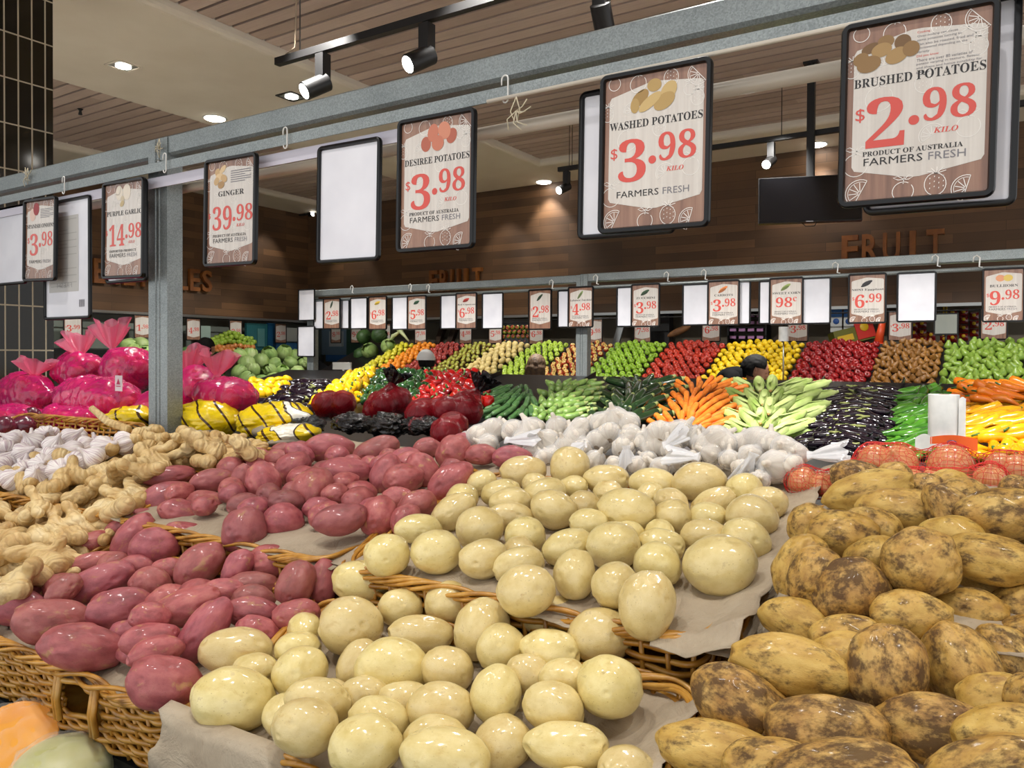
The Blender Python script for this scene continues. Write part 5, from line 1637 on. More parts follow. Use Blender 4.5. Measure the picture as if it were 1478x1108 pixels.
n = 0
for cx_, ys in ((1319, (470, 481, 492)), (1331, (468, 480, 491)), (1344, (484, 494)), (1375, (452, 464, 476, 488)), (1391, (451, 462, 474, 486)), (1406, (456, 468, 480)), (1363, (490,))):
    for yy in ys:
        n += 1
        packet(cx_, yy, 10.11, 5.6, 5.4, 'small red and yellow snack packet, %s counting down the hooks from the left' % nth(n), 'snack packets hanging behind the pears')
b = MB()
for x in (1362, 1366):
    a = on_y(x, 443, 10.1); b.box(a.x - .008, 10.12, EYE, a.x + .008, 10.15, EYE + .6)
tag(b.build('hanger_strip', M_YSPOT, smooth=False), 'thin yellow hanging strip between the snack packets', 'strip')
bs = on_y(1365, 466, 9.42)
bs_ = thing('blank_board', 'blank pale grey board on a stand above the pears', 'board', bs)
a, c2 = on_y(1350, 454, 9.42), on_y(1381, 481, 9.42)
b = MB(); b.box(a.x, 9.42, c2.z, c2.x, 9.435, a.z); part_of(bs_, b.build('face', plain('board_grey', (168, 174, 166), .4), smooth=False))
b = MB(); b.box(a.x - .015, 9.425, c2.z - .015, c2.x + .015, 9.45, a.z + .015); part_of(bs_, b.build('frame', M_BLACK, smooth=False))
b = MB(); b.tube([((a.x + c2.x) / 2, 9.44, S3(9.4) - .05), ((a.x + c2.x) / 2, 9.44, c2.z)], .012, 8); part_of(bs_, b.build('stand', M_BLACK))

# shelf of dark boxes with lilac price tickets
a, c2 = on_y(1052, 448, 9.95), on_y(1106, 496, 9.95)
sh = thing('ticket_shelf', 'dark wall rack with lilac price tickets behind the lemons', 'rack', (a.x, 9.8, a.z))
b = MB()
for i in range(5):
    z = c2.z + (a.z - c2.z) * i / 4
    b.box(a.x, 9.92, z - .012, c2.x, 10.16, z)
for x in (a.x, c2.x): b.box(x - .01, 9.92, c2.z - .02, x + .01, 10.16, a.z)
part_of(sh, b.build('shelves', M_BLACK, smooth=False))
M_LILAC = plain('lilac_ticket', (196, 140, 190), .5)
for i in range(4):
    for xx in (1058, 1071, 1084, 1097):
        q = on_y(xx, 455 + i * 10.5, 9.91); b = MB(); b.box(q.x - .04, 9.905, q.z - .018, q.x + .04, 9.92, q.z + .018)
        part_of(sh, b.build('price_ticket', M_LILAC, smooth=False))
# white bag roll on a pole at the fruit stand
p = on_y(1131, 482, 8.3)
t = thing('bag_roll', 'small white roll of bags on a thin pole above the lemons', 'bag roll', p)
b = MB(); b.lathe([(.05, p.z - .075), (.05, p.z + .07), (.045, p.z + .075), (.015, p.z + .075)], 20, M=Matrix.Translation((p.x, p.y, 0))); part_of(t, b.build('roll', M_ROLL, sharp=40))
b = MB(); b.tube([(p.x, p.y, S3(8.3) - .05), (p.x, p.y, p.z - .07)], .008, 8); part_of(t, b.build('pole', M_STEEL))
# tilted fruit carton
b = MB(); b.box(-5.5, 9.5, EYE + .06, 1.0, 10.16, EYE + .10); tag(b.build('wall_ledge', M_RECESS, smooth=False), 'dull ledge running behind the fruit stand under the boarded wall', 'ledge')
p = on_y(1232, 484, 9.72)
t = thing('fruit_carton', 'tilted red carton with yellow fruit print behind the deep red apples', 'carton', p)
Mx = Matrix.Translation(p) @ Matrix.Rotation(-.28, 4, 'Y') @ Matrix.Rotation(.5, 4, 'Z')
b = MB(); b.box(-.25, -.10, -.09, .2, .10, .09, M=Mx); part_of(t, b.build('box', plain('carton_green', (104, 104, 30), .6), smooth=False))
b = MB(); b.box(.2, -.10, -.09, .21, .10, .12, M=Mx); b.box(.0, -.112, -.07, .2, -.10, .15, M=Mx); part_of(t, b.build('red_panel', plain('carton_red', (196, 40, 26), .5), smooth=False))
b = MB(); b.lathe([(.05, 0), (.045, .004)], 16, M=Mx @ Matrix.Translation((.1, -.113, .06)) @ Matrix.Rotation(1.57, 4, 'X')); part_of(t, b.build('fruit_print', M_YSPOT))
b = MB(); b.box(-.22, -.104, -.05, -.04, -.100, .02, M=Mx); part_of(t, b.build('yellow_panel', M_YSPOT, smooth=False))
for i, (x, y) in enumerate(((1179, 481), (1203, 482))):
    p = on_y(x, y, 9.7); p.z = EYE + .10 + .04; b = MB(); b.add([p + v * .035 for v in ICO2[0]], ICO2[1])
    tag(b.build('stray_lemon', M_LEM), 'single lemon lying on the ledge, %s of two left of the carton' % nth(i + 1), 'lemon')
p0, p1 = on_y(1268, 495, 9.6), on_y(1274, 464, 9.62)
b = MB(); b.tube([p0, p1], [.05, .035], 12); b.box(p0.x - .09, 9.54, p0.z - .02, p0.x + .07, 9.66, p0.z)
tag(b.build('orange_cone', plain('orange_plastic', (222, 80, 40), .4)), 'slim orange plastic stand right of the tilted carton', 'stand')
for (x0, x1, lab) in ((1199, 1215, 'blue and white leaflet hanging above the red apples'), (1218, 1232, 'narrow blue and white leaflet right of its twin')):
    a, c2 = on_y(x0, 440, 9.75), on_y(x1, 479, 9.75)
    t = thing('leaflet', lab, 'leaflet', a)
    b = MB(); b.box(a.x, 9.75, c2.z, c2.x, 9.755, a.z); part_of(t, b.build('sheet', plain('leaflet_white', (206, 208, 206), .5), smooth=False))
    b = MB(); m_ = a.z - (a.z - c2.z) * .45; b.box(a.x, 9.744, m_, c2.x, 9.749, a.z); part_of(t, b.build('blue_half', plain('leaflet_blue', (60, 116, 190), .5), smooth=False))
    b = MB(); b.lathe([(.035, 0), (.033, .004)], 16, M=Matrix.Translation(((a.x + c2.x) / 2, 9.744, m_ - .05)) @ Matrix.Rotation(1.57, 4, 'X')); part_of(t, b.build('blue_dot', plain('leaflet_dot', (50, 90, 160), .5)))
a, c2 = on_y(886, 500, 9.7), on_y(903, 462, 9.7); b = MB()
b.add([Vector((a.x - .04, 9.7, a.z)), Vector((a.x + .06, 9.7, a.z)), Vector((c2.x + .06, 9.7, c2.z + .2)), Vector((c2.x - .04, 9.7, c2.z + .2))] + [Vector((a.x - .04, 9.73, a.z)), Vector((a.x + .06, 9.73, a.z)), Vector((c2.x + .06, 9.73, c2.z + .2)), Vector((c2.x - .04, 9.73, c2.z + .2))], [(0, 1, 2, 3), (7, 6, 5, 4), (0, 4, 5, 1), (1, 5, 6, 2), (2, 6, 7, 3), (3, 7, 4, 0)])
tag(b.build('steel_brace', M_STEEL, smooth=False), 'slanting bright steel brace behind the green apples', 'brace')
a, c2 = on_y(938, 500, 9.8), on_y(966, 440, 9.8); b = MB(); b.box(a.x, 9.8, a.z - .2, c2.x, 9.95, c2.z + .1)  # black box standing in for a dark gap in the recess
tag(b.build('dark_gap_block', M_BLACK, smooth=False), 'tall black block for the dark gap in the recess behind the green apples', 'cabinet')
for i, (x, y, l) in enumerate(((980, 478, .16), (1010, 462, .1))):
    p = on_y(x, y, 9.65); b = MB(); b.add([p + Vector((v.x * l, v.y * .05, v.z * .05 + v.x * .06)) for v in ICO3[0]], ICO3[1])
    tag(b.build('bread_loaf', mottled('crust', [(.3, (96, 60, 32)), (.7, (140, 96, 54))], 12, .7)), ('long', 'short')[i] + ' brown loaf shaped item on the ledge behind the orange red apples', 'bread')
for i, (x, w_) in enumerate(((630, 6), (646, 5), (1120, 5))):
    a, c2 = on_y(x - w_, 508 if i < 2 else 490, 10.08), on_y(x + w_, 452, 10.08); b = MB()
    b.add([Vector((a.x + dx, 10.06 + dy, z)) for z, sx in ((a.z - .1, 0), (c2.z + .1, .35)) for dy in (0, .08) for dx in (sx - .05, sx + .05)], [(0, 2, 3, 1), (4, 5, 7, 6), (0, 1, 5, 4), (1, 3, 7, 5), (3, 2, 6, 7), (2, 0, 4, 6)])
    tag(b.build('timber_brace', mottled('dark_timber', [(.3, (44, 30, 20)), (.7, (74, 52, 34))], 8, .6), smooth=False), 'dark slanting timber in the recess, %s from the left' % nth(i + 1), 'timber')

# ------------------------------------------------------------------ lettering on the boarded walls
def text_data(s, size=1.0, extrude=0.0, res=2, offset=0.0):
    cu = bpy.data.curves.new('text', 'FONT'); cu.body = s; cu.size = size; cu.extrude = extrude; cu.resolution_u = res; cu.offset = offset
    o = bpy.data.objects.new('text', cu); LINK(o)
    dg = bpy.context.evaluated_depsgraph_get(); dg.update()
    me = bpy.data.meshes.new_from_object(o.evaluated_get(dg))
    vs = [v.co.copy() for v in me.vertices]; fs = [list(p.vertices) for p in me.polygons]
    bpy.data.objects.remove(o); bpy.data.curves.remove(cu); bpy.data.meshes.remove(me)
    return vs, fs


_TX = {}


def fit(b, s, x0, x1, y0, y1=None, z=0.0, mi=0, T=None, ital=0.0, offset=0.0):
    """set text S between x0 and x1 with its baseline at y0 (cap height to y1 if given)"""
    if (s, offset) not in _TX: _TX[(s, offset)] = text_data(s, offset=offset)
    vs, fs = _TX[(s, offset)]
    if not vs: return
    a0, a1 = min(v.x for v in vs), max(v.x for v in vs); c0, c1 = min(v.y for v in vs), max(v.y for v in vs)
    kx = (x1 - x0) / (a1 - a0); ky = (y1 - y0) / (c1 - c0) if y1 is not None else kx
    out = [Vector((x0 + (v.x - a0) * kx + ital * (v.y - c0) * ky, y0 + (v.y - c0) * ky, z)) for v in vs]
    b.add([T @ v for v in out] if T else out, fs, mi)


def serif(s):
    o = ''
    for ch in s:
        if 'A' <= ch <= 'Z': o += chr(0x1D400 + ord(ch) - 65)
        elif 'a' <= ch <= 'z': o += chr(0x1D41A + ord(ch) - 97)
        elif '0' <= ch <= '9': o += chr(0x1D7CE + ord(ch) - 48)
        else: o += ch
    return o


M_LETTER = mottled('orange_timber_letters', [(.3, (112, 62, 22)), (.7, (146, 88, 34))], 6, .5)


def lettering(word, label, place, spans, zlo, zhi):
    t = thing('wall_lettering', label, 'lettering', place(spans[0][0], zlo))
    for ch, (a, c_) in zip(word, spans):
        vs, fs = text_data(ch, 1, .06, 3, .02)
        x0, x1 = min(v.x for v in vs), max(v.x for v in vs); y0, y1 = min(v.y for v in vs), max(v.y for v in vs)
        b = MB(); b.add([place(a + (c_ - a) * (v.x - x0) / (x1 - x0), zlo + (zhi - zlo) * (v.y - y0) / (y1 - y0), v.z * .5) for v in vs], fs)
        part_of(t, b.build('letter', M_LETTER, smooth=False))


def fruit_word(px0, px1, ytop, label):
    a, c_ = on_y(px0, ytop, YB - .05), on_y(px1, ytop, YB - .05); w = (c_.x - a.x) / 5
    lettering('FRUIT', label, lambda x, z, d=0: Vector((x, YB - .05 - d, z)), [(a.x + w * i + w * (.12 if i != 3 else .36), a.x + w * (i + 1) - w * (.08 if i != 3 else .36)) for i in range(5)], a.z - .33, a.z)


fruit_word(619, 697, 391, 'orange timber FRUIT lettering on the back wall above the left part of the rack')
fruit_word(1212, 1366, 341, 'orange timber FRUIT lettering on the back wall above the right part of the rack')
a, c_ = on_x(110, 386, XL + .05), on_x(306, 389, XL + .05)
w = (c_.y - a.y) / 10
lettering('VEGETABLES', 'orange timber VEGETABLES lettering on the left boarded wall', lambda y, z, d=0: Vector((XL + .05 + d, y, z)), [(a.y + w * (i + .08), a.y + w * (i + .92)) for i in range(10)], on_x(290, 421, XL).z, on_x(290, 390, XL).z)

# ------------------------------------------------------------------ price signs
M_FRAME = plain('black_sign_frame', (4, 4, 6), .3, 0, .1, .35)


def print_wood():
    q = NT('printed_wood_border'); v = q.obj()
    mp = q.n('ShaderNodeMapping'); q.set(mp, 0, v); mp.inputs['Scale'].default_value = (60, 60, 3)
    q.p(Base_Color=q.ramp(q.noise(mp.outputs[0], 1.0, 5, .6), [(.3, (112, 78, 62)), (.5, (140, 102, 82)), (.75, (160, 124, 102))]), Roughness=.4, Coat_Weight=.6, Coat_Roughness=.12)
    return q.bump(q.noise(v, 22, 3, .5, 1.0), .25, .004).m


def print_panel():
    q = NT('printed_pale_panel'); v = q.obj()
    mp = q.n('ShaderNodeMapping'); q.set(mp, 0, v); mp.inputs['Scale'].default_value = (90, 90, 3)
    q.p(Base_Color=q.ramp(q.noise(mp.outputs[0], 1.0, 4, .6), [(.3, (196, 188, 180)), (.7, (214, 208, 200))]), Roughness=.4, Coat_Weight=.6, Coat_Roughness=.12)
    return q.bump(q.noise(v, 22, 3, .5, 1.0), .25, .004).m


M_PW, M_PP = print_wood(), print_panel()
M_PRICE = plain('price_red', (206, 72, 60), .45, 0, .4)
M_INK = plain('black_ink', (34, 32, 34), .5)
M_INKG = plain('grey_ink', (120, 118, 124), .5)
M_DOOD = plain('white_line_print', (236, 230, 224), .5)
M_DOOF = plain('faint_line_print', (226, 222, 216), .5)
M_BLANK = mottled('blank_white_sheet', [(.3, (208, 208, 216)), (.7, (226, 226, 232))], 6, .35, .25, .4, 0, 3, 16)


def rr(w, h, r, n=5):
    out = []
    for cx, cy, a0 in ((w / 2 - r, -h / 2 + r, -90), (w / 2 - r, h / 2 - r, 0), (-w / 2 + r, h / 2 - r, 90), (-w / 2 + r, -h / 2 + r, 180)):
        for i in range(n + 1):
            a = math.radians(a0 + 90 * i / n); out.append((cx + r * math.cos(a), cy + r * math.sin(a)))
    return out


def sign_frame(b, w, h, bd, dp, T):
    """rounded frame: outer and inner loop, front lip rounded; local x right, y up, z towards the reader"""
    loops = []
    for inset, z in ((0, 0), (0, dp * .75), (bd * .2, dp), (bd * .8, dp), (bd, dp * .6), (bd, 0)):
        loops.append([T @ Vector((x, y, z)) for x, y in rr(w - 2 * inset, h - 2 * inset, max(.004, bd * 1.4 - inset))])
    n = len(loops[0]); vs = [v for l in loops for v in l]; fs = []
    for i in range(len(loops)):
        j = (i + 1) % len(loops)
        for k in range(n):
            k2 = (k + 1) % n; fs.append((i * n + k, i * n + k2, j * n + k2, j * n + k))
    b.add(vs, fs)


def ring(b, cx, cy, r, T, z, wd=.0007, a0=0, a1=360, sy=1.0, n=22):
    pts = [(cx + r * math.cos(math.radians(a0 + (a1 - a0) * i / n)), cy + sy * r * math.sin(math.radians(a0 + (a1 - a0) * i / n))) for i in range(n + 1)]
    stroke(b, pts, T, z, wd)


def stroke(b, pts, T, z, wd=.0007):
    vs = []
    for i, p in enumerate(pts):
        q = pts[min(i + 1, len(pts) - 1)]; o = pts[max(i - 1, 0)]
        dx, dy = q[0] - o[0], q[1] - o[1]; l = math.hypot(dx, dy) or 1
        vs += [T @ Vector((p[0] - dy / l * wd, p[1] + dx / l * wd, z)), T @ Vector((p[0] + dy / l * wd, p[1] - dx / l * wd, z))]
    b.add(vs, [(2 * i, 2 * i + 1, 2 * i + 3, 2 * i + 2) for i in range(len(pts) - 1)])


def d_slice(b, cx, cy, r, rot, T, z, wd):
    A = lambda a, q: (cx + q * math.cos(rot + a), cy + q * math.sin(rot + a))
    stroke(b, [A(math.pi * i / 12, r) for i in range(13)] + [A(0, r)], T, z, wd)
    stroke(b, [A(math.pi * i / 10, r * .84) for i in range(11)], T, z, wd * .7)
    for i in range(1, 6): stroke(b, [A(math.pi * i / 6, r * .12), A(math.pi * i / 6, r * .78)], T, z, wd)


def d_orange(b, cx, cy, r, T, z, wd):
    ring(b, cx, cy, r, T, z, wd, 60, 400)
    stroke(b, [(cx, cy + r * .8), (cx + r * .1, cy + r * 1.5)], T, z, wd)
    for s in (-1, 1):
        stroke(b, [(cx + r * .1, cy + r * 1.25), (cx + s * r * .5, cy + r * 1.65), (cx + s * r * .95, cy + r * 1.5), (cx + s * r * .5, cy + r * 1.25), (cx + r * .1, cy + r * 1.25)], T, z, wd)


def d_berry(b, cx, cy, r, T, z, wd):
    pts = []
    for i in range(21):
        a = 6.283 * i / 20 + 1.57
        q = r * (1 + .25 * math.cos(a - 4.71 + .5))
        pts.append((cx + q * math.cos(a) * .85, cy + q * math.sin(a)))
    stroke(b, pts, T, z, wd)
    for i in range(5):
        a = .3 + i * .62; stroke(b, [(cx, cy + r * .75), (cx + r * .8 * math.cos(a), cy + r * (.8 + .55 * math.sin(a)))], T, z, wd)
    for i in range(4):
        for j in range(3):
            x, y = cx + r * (i - 1.5) * .36, cy + r * (j - 1.4) * .45 + (i % 2) * r * .15
            stroke(b, [(x, y), (x + r * .03, y + r * .12)], T, z, wd)


def sign_T(c, tilt=(0, 0, 0)):
    return Matrix.Translation(c) @ Matrix.Rotation(tilt[2], 4, 'Z') @ Matrix.Rotation(tilt[1], 4, 'Y') @ Matrix.Rotation(math.pi / 2 + tilt[0], 4, 'X')


def blank_sign(c, w, h, label, group, T=None, name='blank_sign', bd=.011, dp=.010):
    T = T or sign_T(c)
    t = thing(name, label, 'sign', c, group)
    b = MB(); sign_frame(b, w, h, bd, dp, T); part_of(t, b.build('frame', M_FRAME, sharp=50))
    b = MB(); b.poly(rr(w - bd, h - bd, .006)); b.v = [T @ (v + Vector((0, 0, .003))) for v in b.v]
    b.add([T @ Vector((x, y, .001)) for x, y in rr(w - bd, h - bd, .006)], [list(range(24))[::-1]])
    part_of(t, b.build('sheet', M_BLANK, smooth=False))
    return t, T


def price_sign(c, w, h, label, name, price, group, T=None, pic=None, kilo=True, origin='PRODUCT OF AUSTRALIA', shop=True, fine=0, cents=None, detail=2, big=None, bd=.011, dp=.012, notes=None):
    """framed price card: wood printed sheet, pale panel, product picture and lettering"""
    T = T or sign_T(c)
    t = thing('price_sign', label, 'price sign', c, group)
    b = MB(); sign_frame(b, w, h, bd, dp, T); part_of(t, b.build('frame', M_FRAME, sharp=50))
    sw, sh = w - 2 * bd + .002, h - 2 * bd + .002
    b = MB(); b.add([T @ Vector((x, y, .004)) for x, y in rr(sw, sh, .006)], [list(range(24))]); b.add([T @ Vector((x, y, .001)) for x, y in rr(sw, sh, .006)], [list(range(24))[::-1]])
    sheet = part_of(t, b.build('sheet', M_PW, smooth=False))
    U = lambda u: (u - .5) * sw
    V = lambda v: (.5 - v) * sh
    b = MB()
    pts = [(U(.05), V(.15)), (U(.05), V(.80)), (U(.07), V(.825)), (U(.46), V(.885)), (U(.54), V(.885)), (U(.95), V(.825)), (U(.97), V(.80)), (U(.97), V(.12)), (U(.95), V(.095)), (U(.54), V(.06)), (U(.46), V(.06)), (U(.07), V(.125))]
    b.add([T @ Vector((x, y, .0045)) for x, y in pts], [list(range(12))])
    b.build('pale_panel', M_PP, smooth=False).parent = sheet
    z = .0050
    if detail >= 1:
        b = MB(); wd = .0006 if detail > 1 else .0012
        d_slice(b, U(.12), V(.955), sw * .11, 1.1, T, z, wd); d_orange(b, U(.43), V(.965), sw * .075, T, z, wd)
        d_berry(b, U(.66), V(.925), sw * .085, T, z, wd); d_slice(b, U(.86), V(.975), sw * .10, 1.3, T, z, wd)
        if detail > 1:
            ring(b, U(.10), V(.035), sw * .06, T, z, wd); d_orange(b, U(.34), V(.06), sw * .08, T, z, wd); d_berry(b, U(.67), V(.045), sw * .08, T, z, wd); d_slice(b, U(.92), V(.06), sw * .10, 2.3, T, z, wd)
        b.build('border_print', M_DOOD, smooth=False).parent = sheet
    if detail > 1:
        b = MB(); wd = .0006
        d_slice(b, U(.28), V(.23), sw * .08, .3, T, .0048, wd); d_orange(b, U(.84), V(.15), sw * .055, T, .0048, wd); d_orange(b, U(.24), V(.42), sw * .1, T, .0048, wd)
        d_berry(b, U(.92), V(.20), sw * .07, T, .0048, wd); d_berry(b, U(.56), V(.36), sw * .07, T, .0048, wd); d_slice(b, U(.62), V(.665), sw * .09, .6, T, .0048, wd)
        d_orange(b, U(.86), V(.64), sw * .08, T, .0048, wd); d_orange(b, U(.08), V(.79), sw * .09, T, .0048, wd); d_berry(b, U(.04), V(.22), sw * .07, T, .0048, wd)
        b.build('faint_print', M_DOOF, smooth=False).parent = sheet
    if pic:
        cols, blobs = pic
        b = MB(); mats = [plain('picture_print', c_, .5) for c_ in cols]
        for i, (u, v, ru, rv, a, mi) in enumerate(blobs):
            pts = []
            for k in range(20):
                an = 6.283 * k / 20; x, y = ru * math.cos(an), rv * math.sin(an)
                pts.append(T @ Vector((U(u) + (x * math.cos(a) - y * math.sin(a)) * sw, V(v) + (x * math.sin(a) + y * math.cos(a)) * sw, z + .00012 * i)))
            b.add(pts, [list(range(20))], mi)
        part_of(t, b.build('product_picture', mats, smooth=False))
    b = MB()
    if name:
        l = len(name); hw = min(.455, .045 * l)
        fit(b, serif(name), U(.51 - hw), U(.51 + hw), V(.345), V(.345) + min(.052 * sh, 2 * hw * sw / l * 1.7), z, T=T)
        part_of(t, b.build('product_name', M_INK, smooth=False))
    b = MB()
    if cents:
        fit(b, serif(cents), U(.17), U(.70), V(.635), V(.41), z, T=T); fit(b, serif('c'), U(.72), U(.84), V(.51), V(.41), z, T=T)
    else:
        dol, ct = price.split('.')
        if len(dol) == 1:
            fit(b, serif('$'), U(.07), U(.14), V(.545), V(.465), z, T=T)
            fit(b, serif(dol), U(.15), U(.43), V(.70), V(.415), z, T=T)
            fit(b, '\u25cf', U(.455), U(.53), V(.595), V(.595) + .075 * sw, z, T=T)
            fit(b, serif(ct), U(.55), U(.91), V(.585), V(.40), z, T=T)
        else:
            fit(b, serif('$'), U(.03), U(.08), V(.56), V(.50), z, T=T)
            fit(b, serif(dol), U(.12), U(.53), V(.675), V(.44), z, T=T)
            fit(b, '\u25cf', U(.55), U(.61), V(.60), V(.60) + .06 * sw, z, T=T)
            fit(b, serif(ct), U(.63), U(.96), V(.60), V(.44), z, T=T)
    part_of(t, b.build('price', M_PRICE, smooth=False))
    if kilo and detail >= 1:
        b = MB(); fit(b, serif('KILO'), U(.63), U(.79), V(.655), V(.625), z, T=T, ital=.25); part_of(t, b.build('unit', M_PRICE, smooth=False))
    if origin:
        b = MB(); fit(b, serif(origin), U(.13), U(.83), V(.745), V(.717), z, T=T); part_of(t, b.build('origin_line', M_INK, smooth=False))
    if shop:
        b = MB(); fit(b, 'FARMERS', U(.14), U(.56), V(.80), V(.757), z, T=T, offset=.0); part_of(t, b.build('shop_name', M_INK, smooth=False))
        b = MB(); fit(b, 'FRESH', U(.60), U(.85), V(.80), V(.757), z, T=T); part_of(t, b.build('shop_name', M_INKG, smooth=False))
    if notes:
        b = MB(); b2 = MB()
        for k, (s, red) in enumerate(notes):
            y = .075 + k * .0222; fit(b2 if red else b, s, U(.50), U(.50) + min(.44 * sw, len(s) * .0125 * sw), V(y + .016), V(y), z, T=T)
        part_of(t, b.build('small_print', M_INKG, smooth=False)); part_of(t, b2.build('small_heading', M_PRICE, smooth=False))
    if fine:
        b = MB()
        for k in range(fine):
            stroke(b, [(U(.50), V(.11 + k * .021)), (U(.92 - .12 * (k % 3 == 2)), V(.11 + k * .021))], T, z, .0011)
        part_of(t, b.build('small_print', M_INKG, smooth=False))
    return t


def box_px(x0, x1, yt, yb, Y):
    a, c_ = on_y(x0, (yt + yb) / 2, Y), on_y(x1, (yt + yb) / 2, Y)
    m = (x0 + x1) / 2
    t, u = on_y(m, yt, Y), on_y(m, yb, Y)
    return Vector(((a.x + c_.x) / 2, Y, (t.z + u.z) / 2)), c_.x - a.x, t.z - u.z


G1 = 'price signs on the near rack'; G1B = 'blank signs on the near rack'
P_DES = ([(196, 120, 96), (176, 98, 78), (206, 136, 110)], [(.36, .19, .07, .085, .1, 1), (.72, .155, .07, .085, -.4, 1), (.46, .11, .075, .10, -.2, 0), (.62, .105, .085, .10, .4, 2), (.53, .195, .085, .085, .5, 0)])
P_WAS = ([(176, 146, 90), (196, 168, 112), (160, 128, 74)], [(.36, .155, .10, .06, .7, 2), (.31, .20, .045, .07, 0, 0), (.50, .085, .07, .06, 0, 0), (.64, .14, .10, .07, 1.0, 1), (.60, .20, .11, .07, .5, 0), (.46, .19, .13, .05, .6, 1)])
P_BRU = ([(140, 108, 66), (164, 132, 84), (116, 86, 52)], [(.17, .125, .07, .04, .3, 2), (.28, .10, .06, .05, 0, 0), (.10, .18, .06, .05, .5, 0), (.40, .12, .06, .06, 0, 2), (.25, .145, .075, .055, .2, 1), (.36, .19, .085, .06, .4, 1), (.16, .215, .09, .065, .2, 0), (.46, .165, .06, .06, 0, 0)])
P_GIN = ([(196, 164, 120), (216, 188, 146), (170, 136, 94)], [(.22, .10, .06, .05, .4, 0), (.33, .08, .08, .04, .6, 1), (.27, .15, .09, .05, 0, 1), (.20, .19, .06, .05, .7, 0), (.36, .17, .07, .05, -.4, 0), (.30, .23, .07, .05, .2, 2)])
P_GAR = ([(222, 212, 196), (200, 186, 160), (190, 170, 130)], [(.38, .10, .09, .11, 0, 0), (.58, .10, .10, .12, 0, 0), (.47, .17, .05, .05, 0, 1), (.46, .22, .06, .04, .5, 2)])
P_ONI = ([(150, 60, 64), (214, 186, 172), (120, 40, 50)], [(.24, .17, .10, .11, 0, 1), (.36, .10, .10, .11, 0, 0)])

c, w, h = box_px(-24, 40, 300, 412, 1.46); blank_sign(c, w, h, 'blank white sign half out of view at the left end of the near rack', G1B)
c, w, h = box_px(37, 84, 286, 406, 1.415)
price_sign(c, w, h, 'price sign SPANISH ONIONS 3.98 on the near rack', 'SPANISH ONIONS', '3.98', G1, pic=P_ONI, kilo=False, origin=None, fine=6, T=sign_T(c, (0, .03, 0)))
c, w, h = box_px(66, 133, 287, 461, 1.45)
t, T = blank_sign(c, w, h, 'tall back to front sign showing faint grey printing, between the onion and garlic signs', G1B)
b = MB(); b.add([T @ Vector((x, y, .0034)) for x, y in ((-w * .40, h * .36), (w * .24, h * .36), (w * .24, -h * .27), (-w * .40, -h * .27))], [(3, 2, 1, 0)])
part_of(t, b.build('grey_print', plain('show_through_grey', (184, 182, 178), .5), smooth=False))
b = MB()
for k in range(20):
    if k not in (1, 2, 5, 9, 12, 13, 17): stroke(b, [(-w * .36, h * (.33 - k * .029)), (w * (.2 - .2 * (k % 4 == 3)), h * (.33 - k * .029))], T, .0036, .0012)
part_of(t, b.build('faint_lines', plain('faint_line_grey', (158, 156, 152), .5), smooth=False))
b = MB(); fit(b, 'FRESH', w * .10, -w * .22, -h * .235, -h * .195, .0036, T=T); part_of(t, b.build('mirrored_word', plain('faint_word_grey', (150, 148, 146), .5), smooth=False))
b = MB()
for k in range(6): b.add([T @ Vector((x, y, .0036)) for x, y in ((w * (.25 + k * .02), -h * .40), (w * (.262 + k * .02), -h * .40), (w * (.262 + k * .02), -h * .34), (w * (.25 + k * .02), -h * .34))], [(0, 1, 2, 3)])
part_of(t, b.build('barcode', M_INKG, smooth=False))
c, w, h = box_px(155, 214, 263, 408, 1.45); blank_sign(c, w, h, 'blank sign hidden behind the PURPLE GARLIC sign', G1B)
c, w, h = box_px(151, 211, 260, 402, 1.415)
price_sign(c, w, h, 'price sign PURPLE GARLIC 14.98 left of the steel post', 'PURPLE GARLIC', '14.98', G1, pic=P_GAR, origin='IMPORTED PRODUCT', T=sign_T(c, (0, .02, 0)))
c, w, h = box_px(298, 373, 226, 384, 1.415)
price_sign(c, w, h, 'price sign GINGER 39.98 right of the steel post', 'GINGER', '39.98', G1, pic=P_GIN, fine=6, T=sign_T(c, (0, .02, 0)))
c, w, h = box_px(460, 551, 205, 379, 1.43); blank_sign(c, w, h, 'blank white sign left of the DESIREE POTATOES sign', G1B, T=sign_T(c, (0, .015, 0)))
c, w, h = box_px(576, 688, 165, 362, 1.415)
price_sign(c, w, h, 'price sign DESIREE POTATOES 3.98 above the red potatoes', 'DESIREE POTATOES', '3.98', G1, pic=P_DES, T=sign_T(c, (0, .012, 0)))
c, w, h = box_px(837, 978, 122, 342, 1.46); blank_sign(c, w, h, 'blank white sign mostly behind the WASHED POTATOES sign', G1B, T=sign_T(c, (0, .01, 0)))
c, w, h = box_px(867, 1028, 97, 333, 1.405)
price_sign(c, w, h, 'price sign WASHED POTATOES 3.98 above the pale potatoes', 'WASHED POTATOES', '3.98', G1, pic=P_WAS, origin=None, T=sign_T(c, (0, .012, 0)))
c, w, h = box_px(1250, 1472, 10, 304, 1.46); blank_sign(c, w, h, 'blank white sign mostly behind the BRUSHED POTATOES sign', G1B, T=sign_T(c, (0, .015, 0)))
c, w, h = box_px(1213, 1441, 18, 293, 1.405)
price_sign(c, w, h, 'price sign BRUSHED POTATOES 2.98 with small print, furthest right', 'BRUSHED POTATOES', '2.98', G1, pic=P_BRU, T=sign_T(c, (0, .015, 0)),
           notes=[('Cooking', 1), ('Over-boiling can cause', 0), ('some potatoes turning to', 0), ('Can also be roasted, fried and', 0), ('microwaved depending on the', 0), ('variety', 0), ('Did you know', 1), ('There are over 80 varieties of', 0), ('potato varying in texture, flavour', 0), ('and shape and hence suitability for', 0), ('end use', 0)])

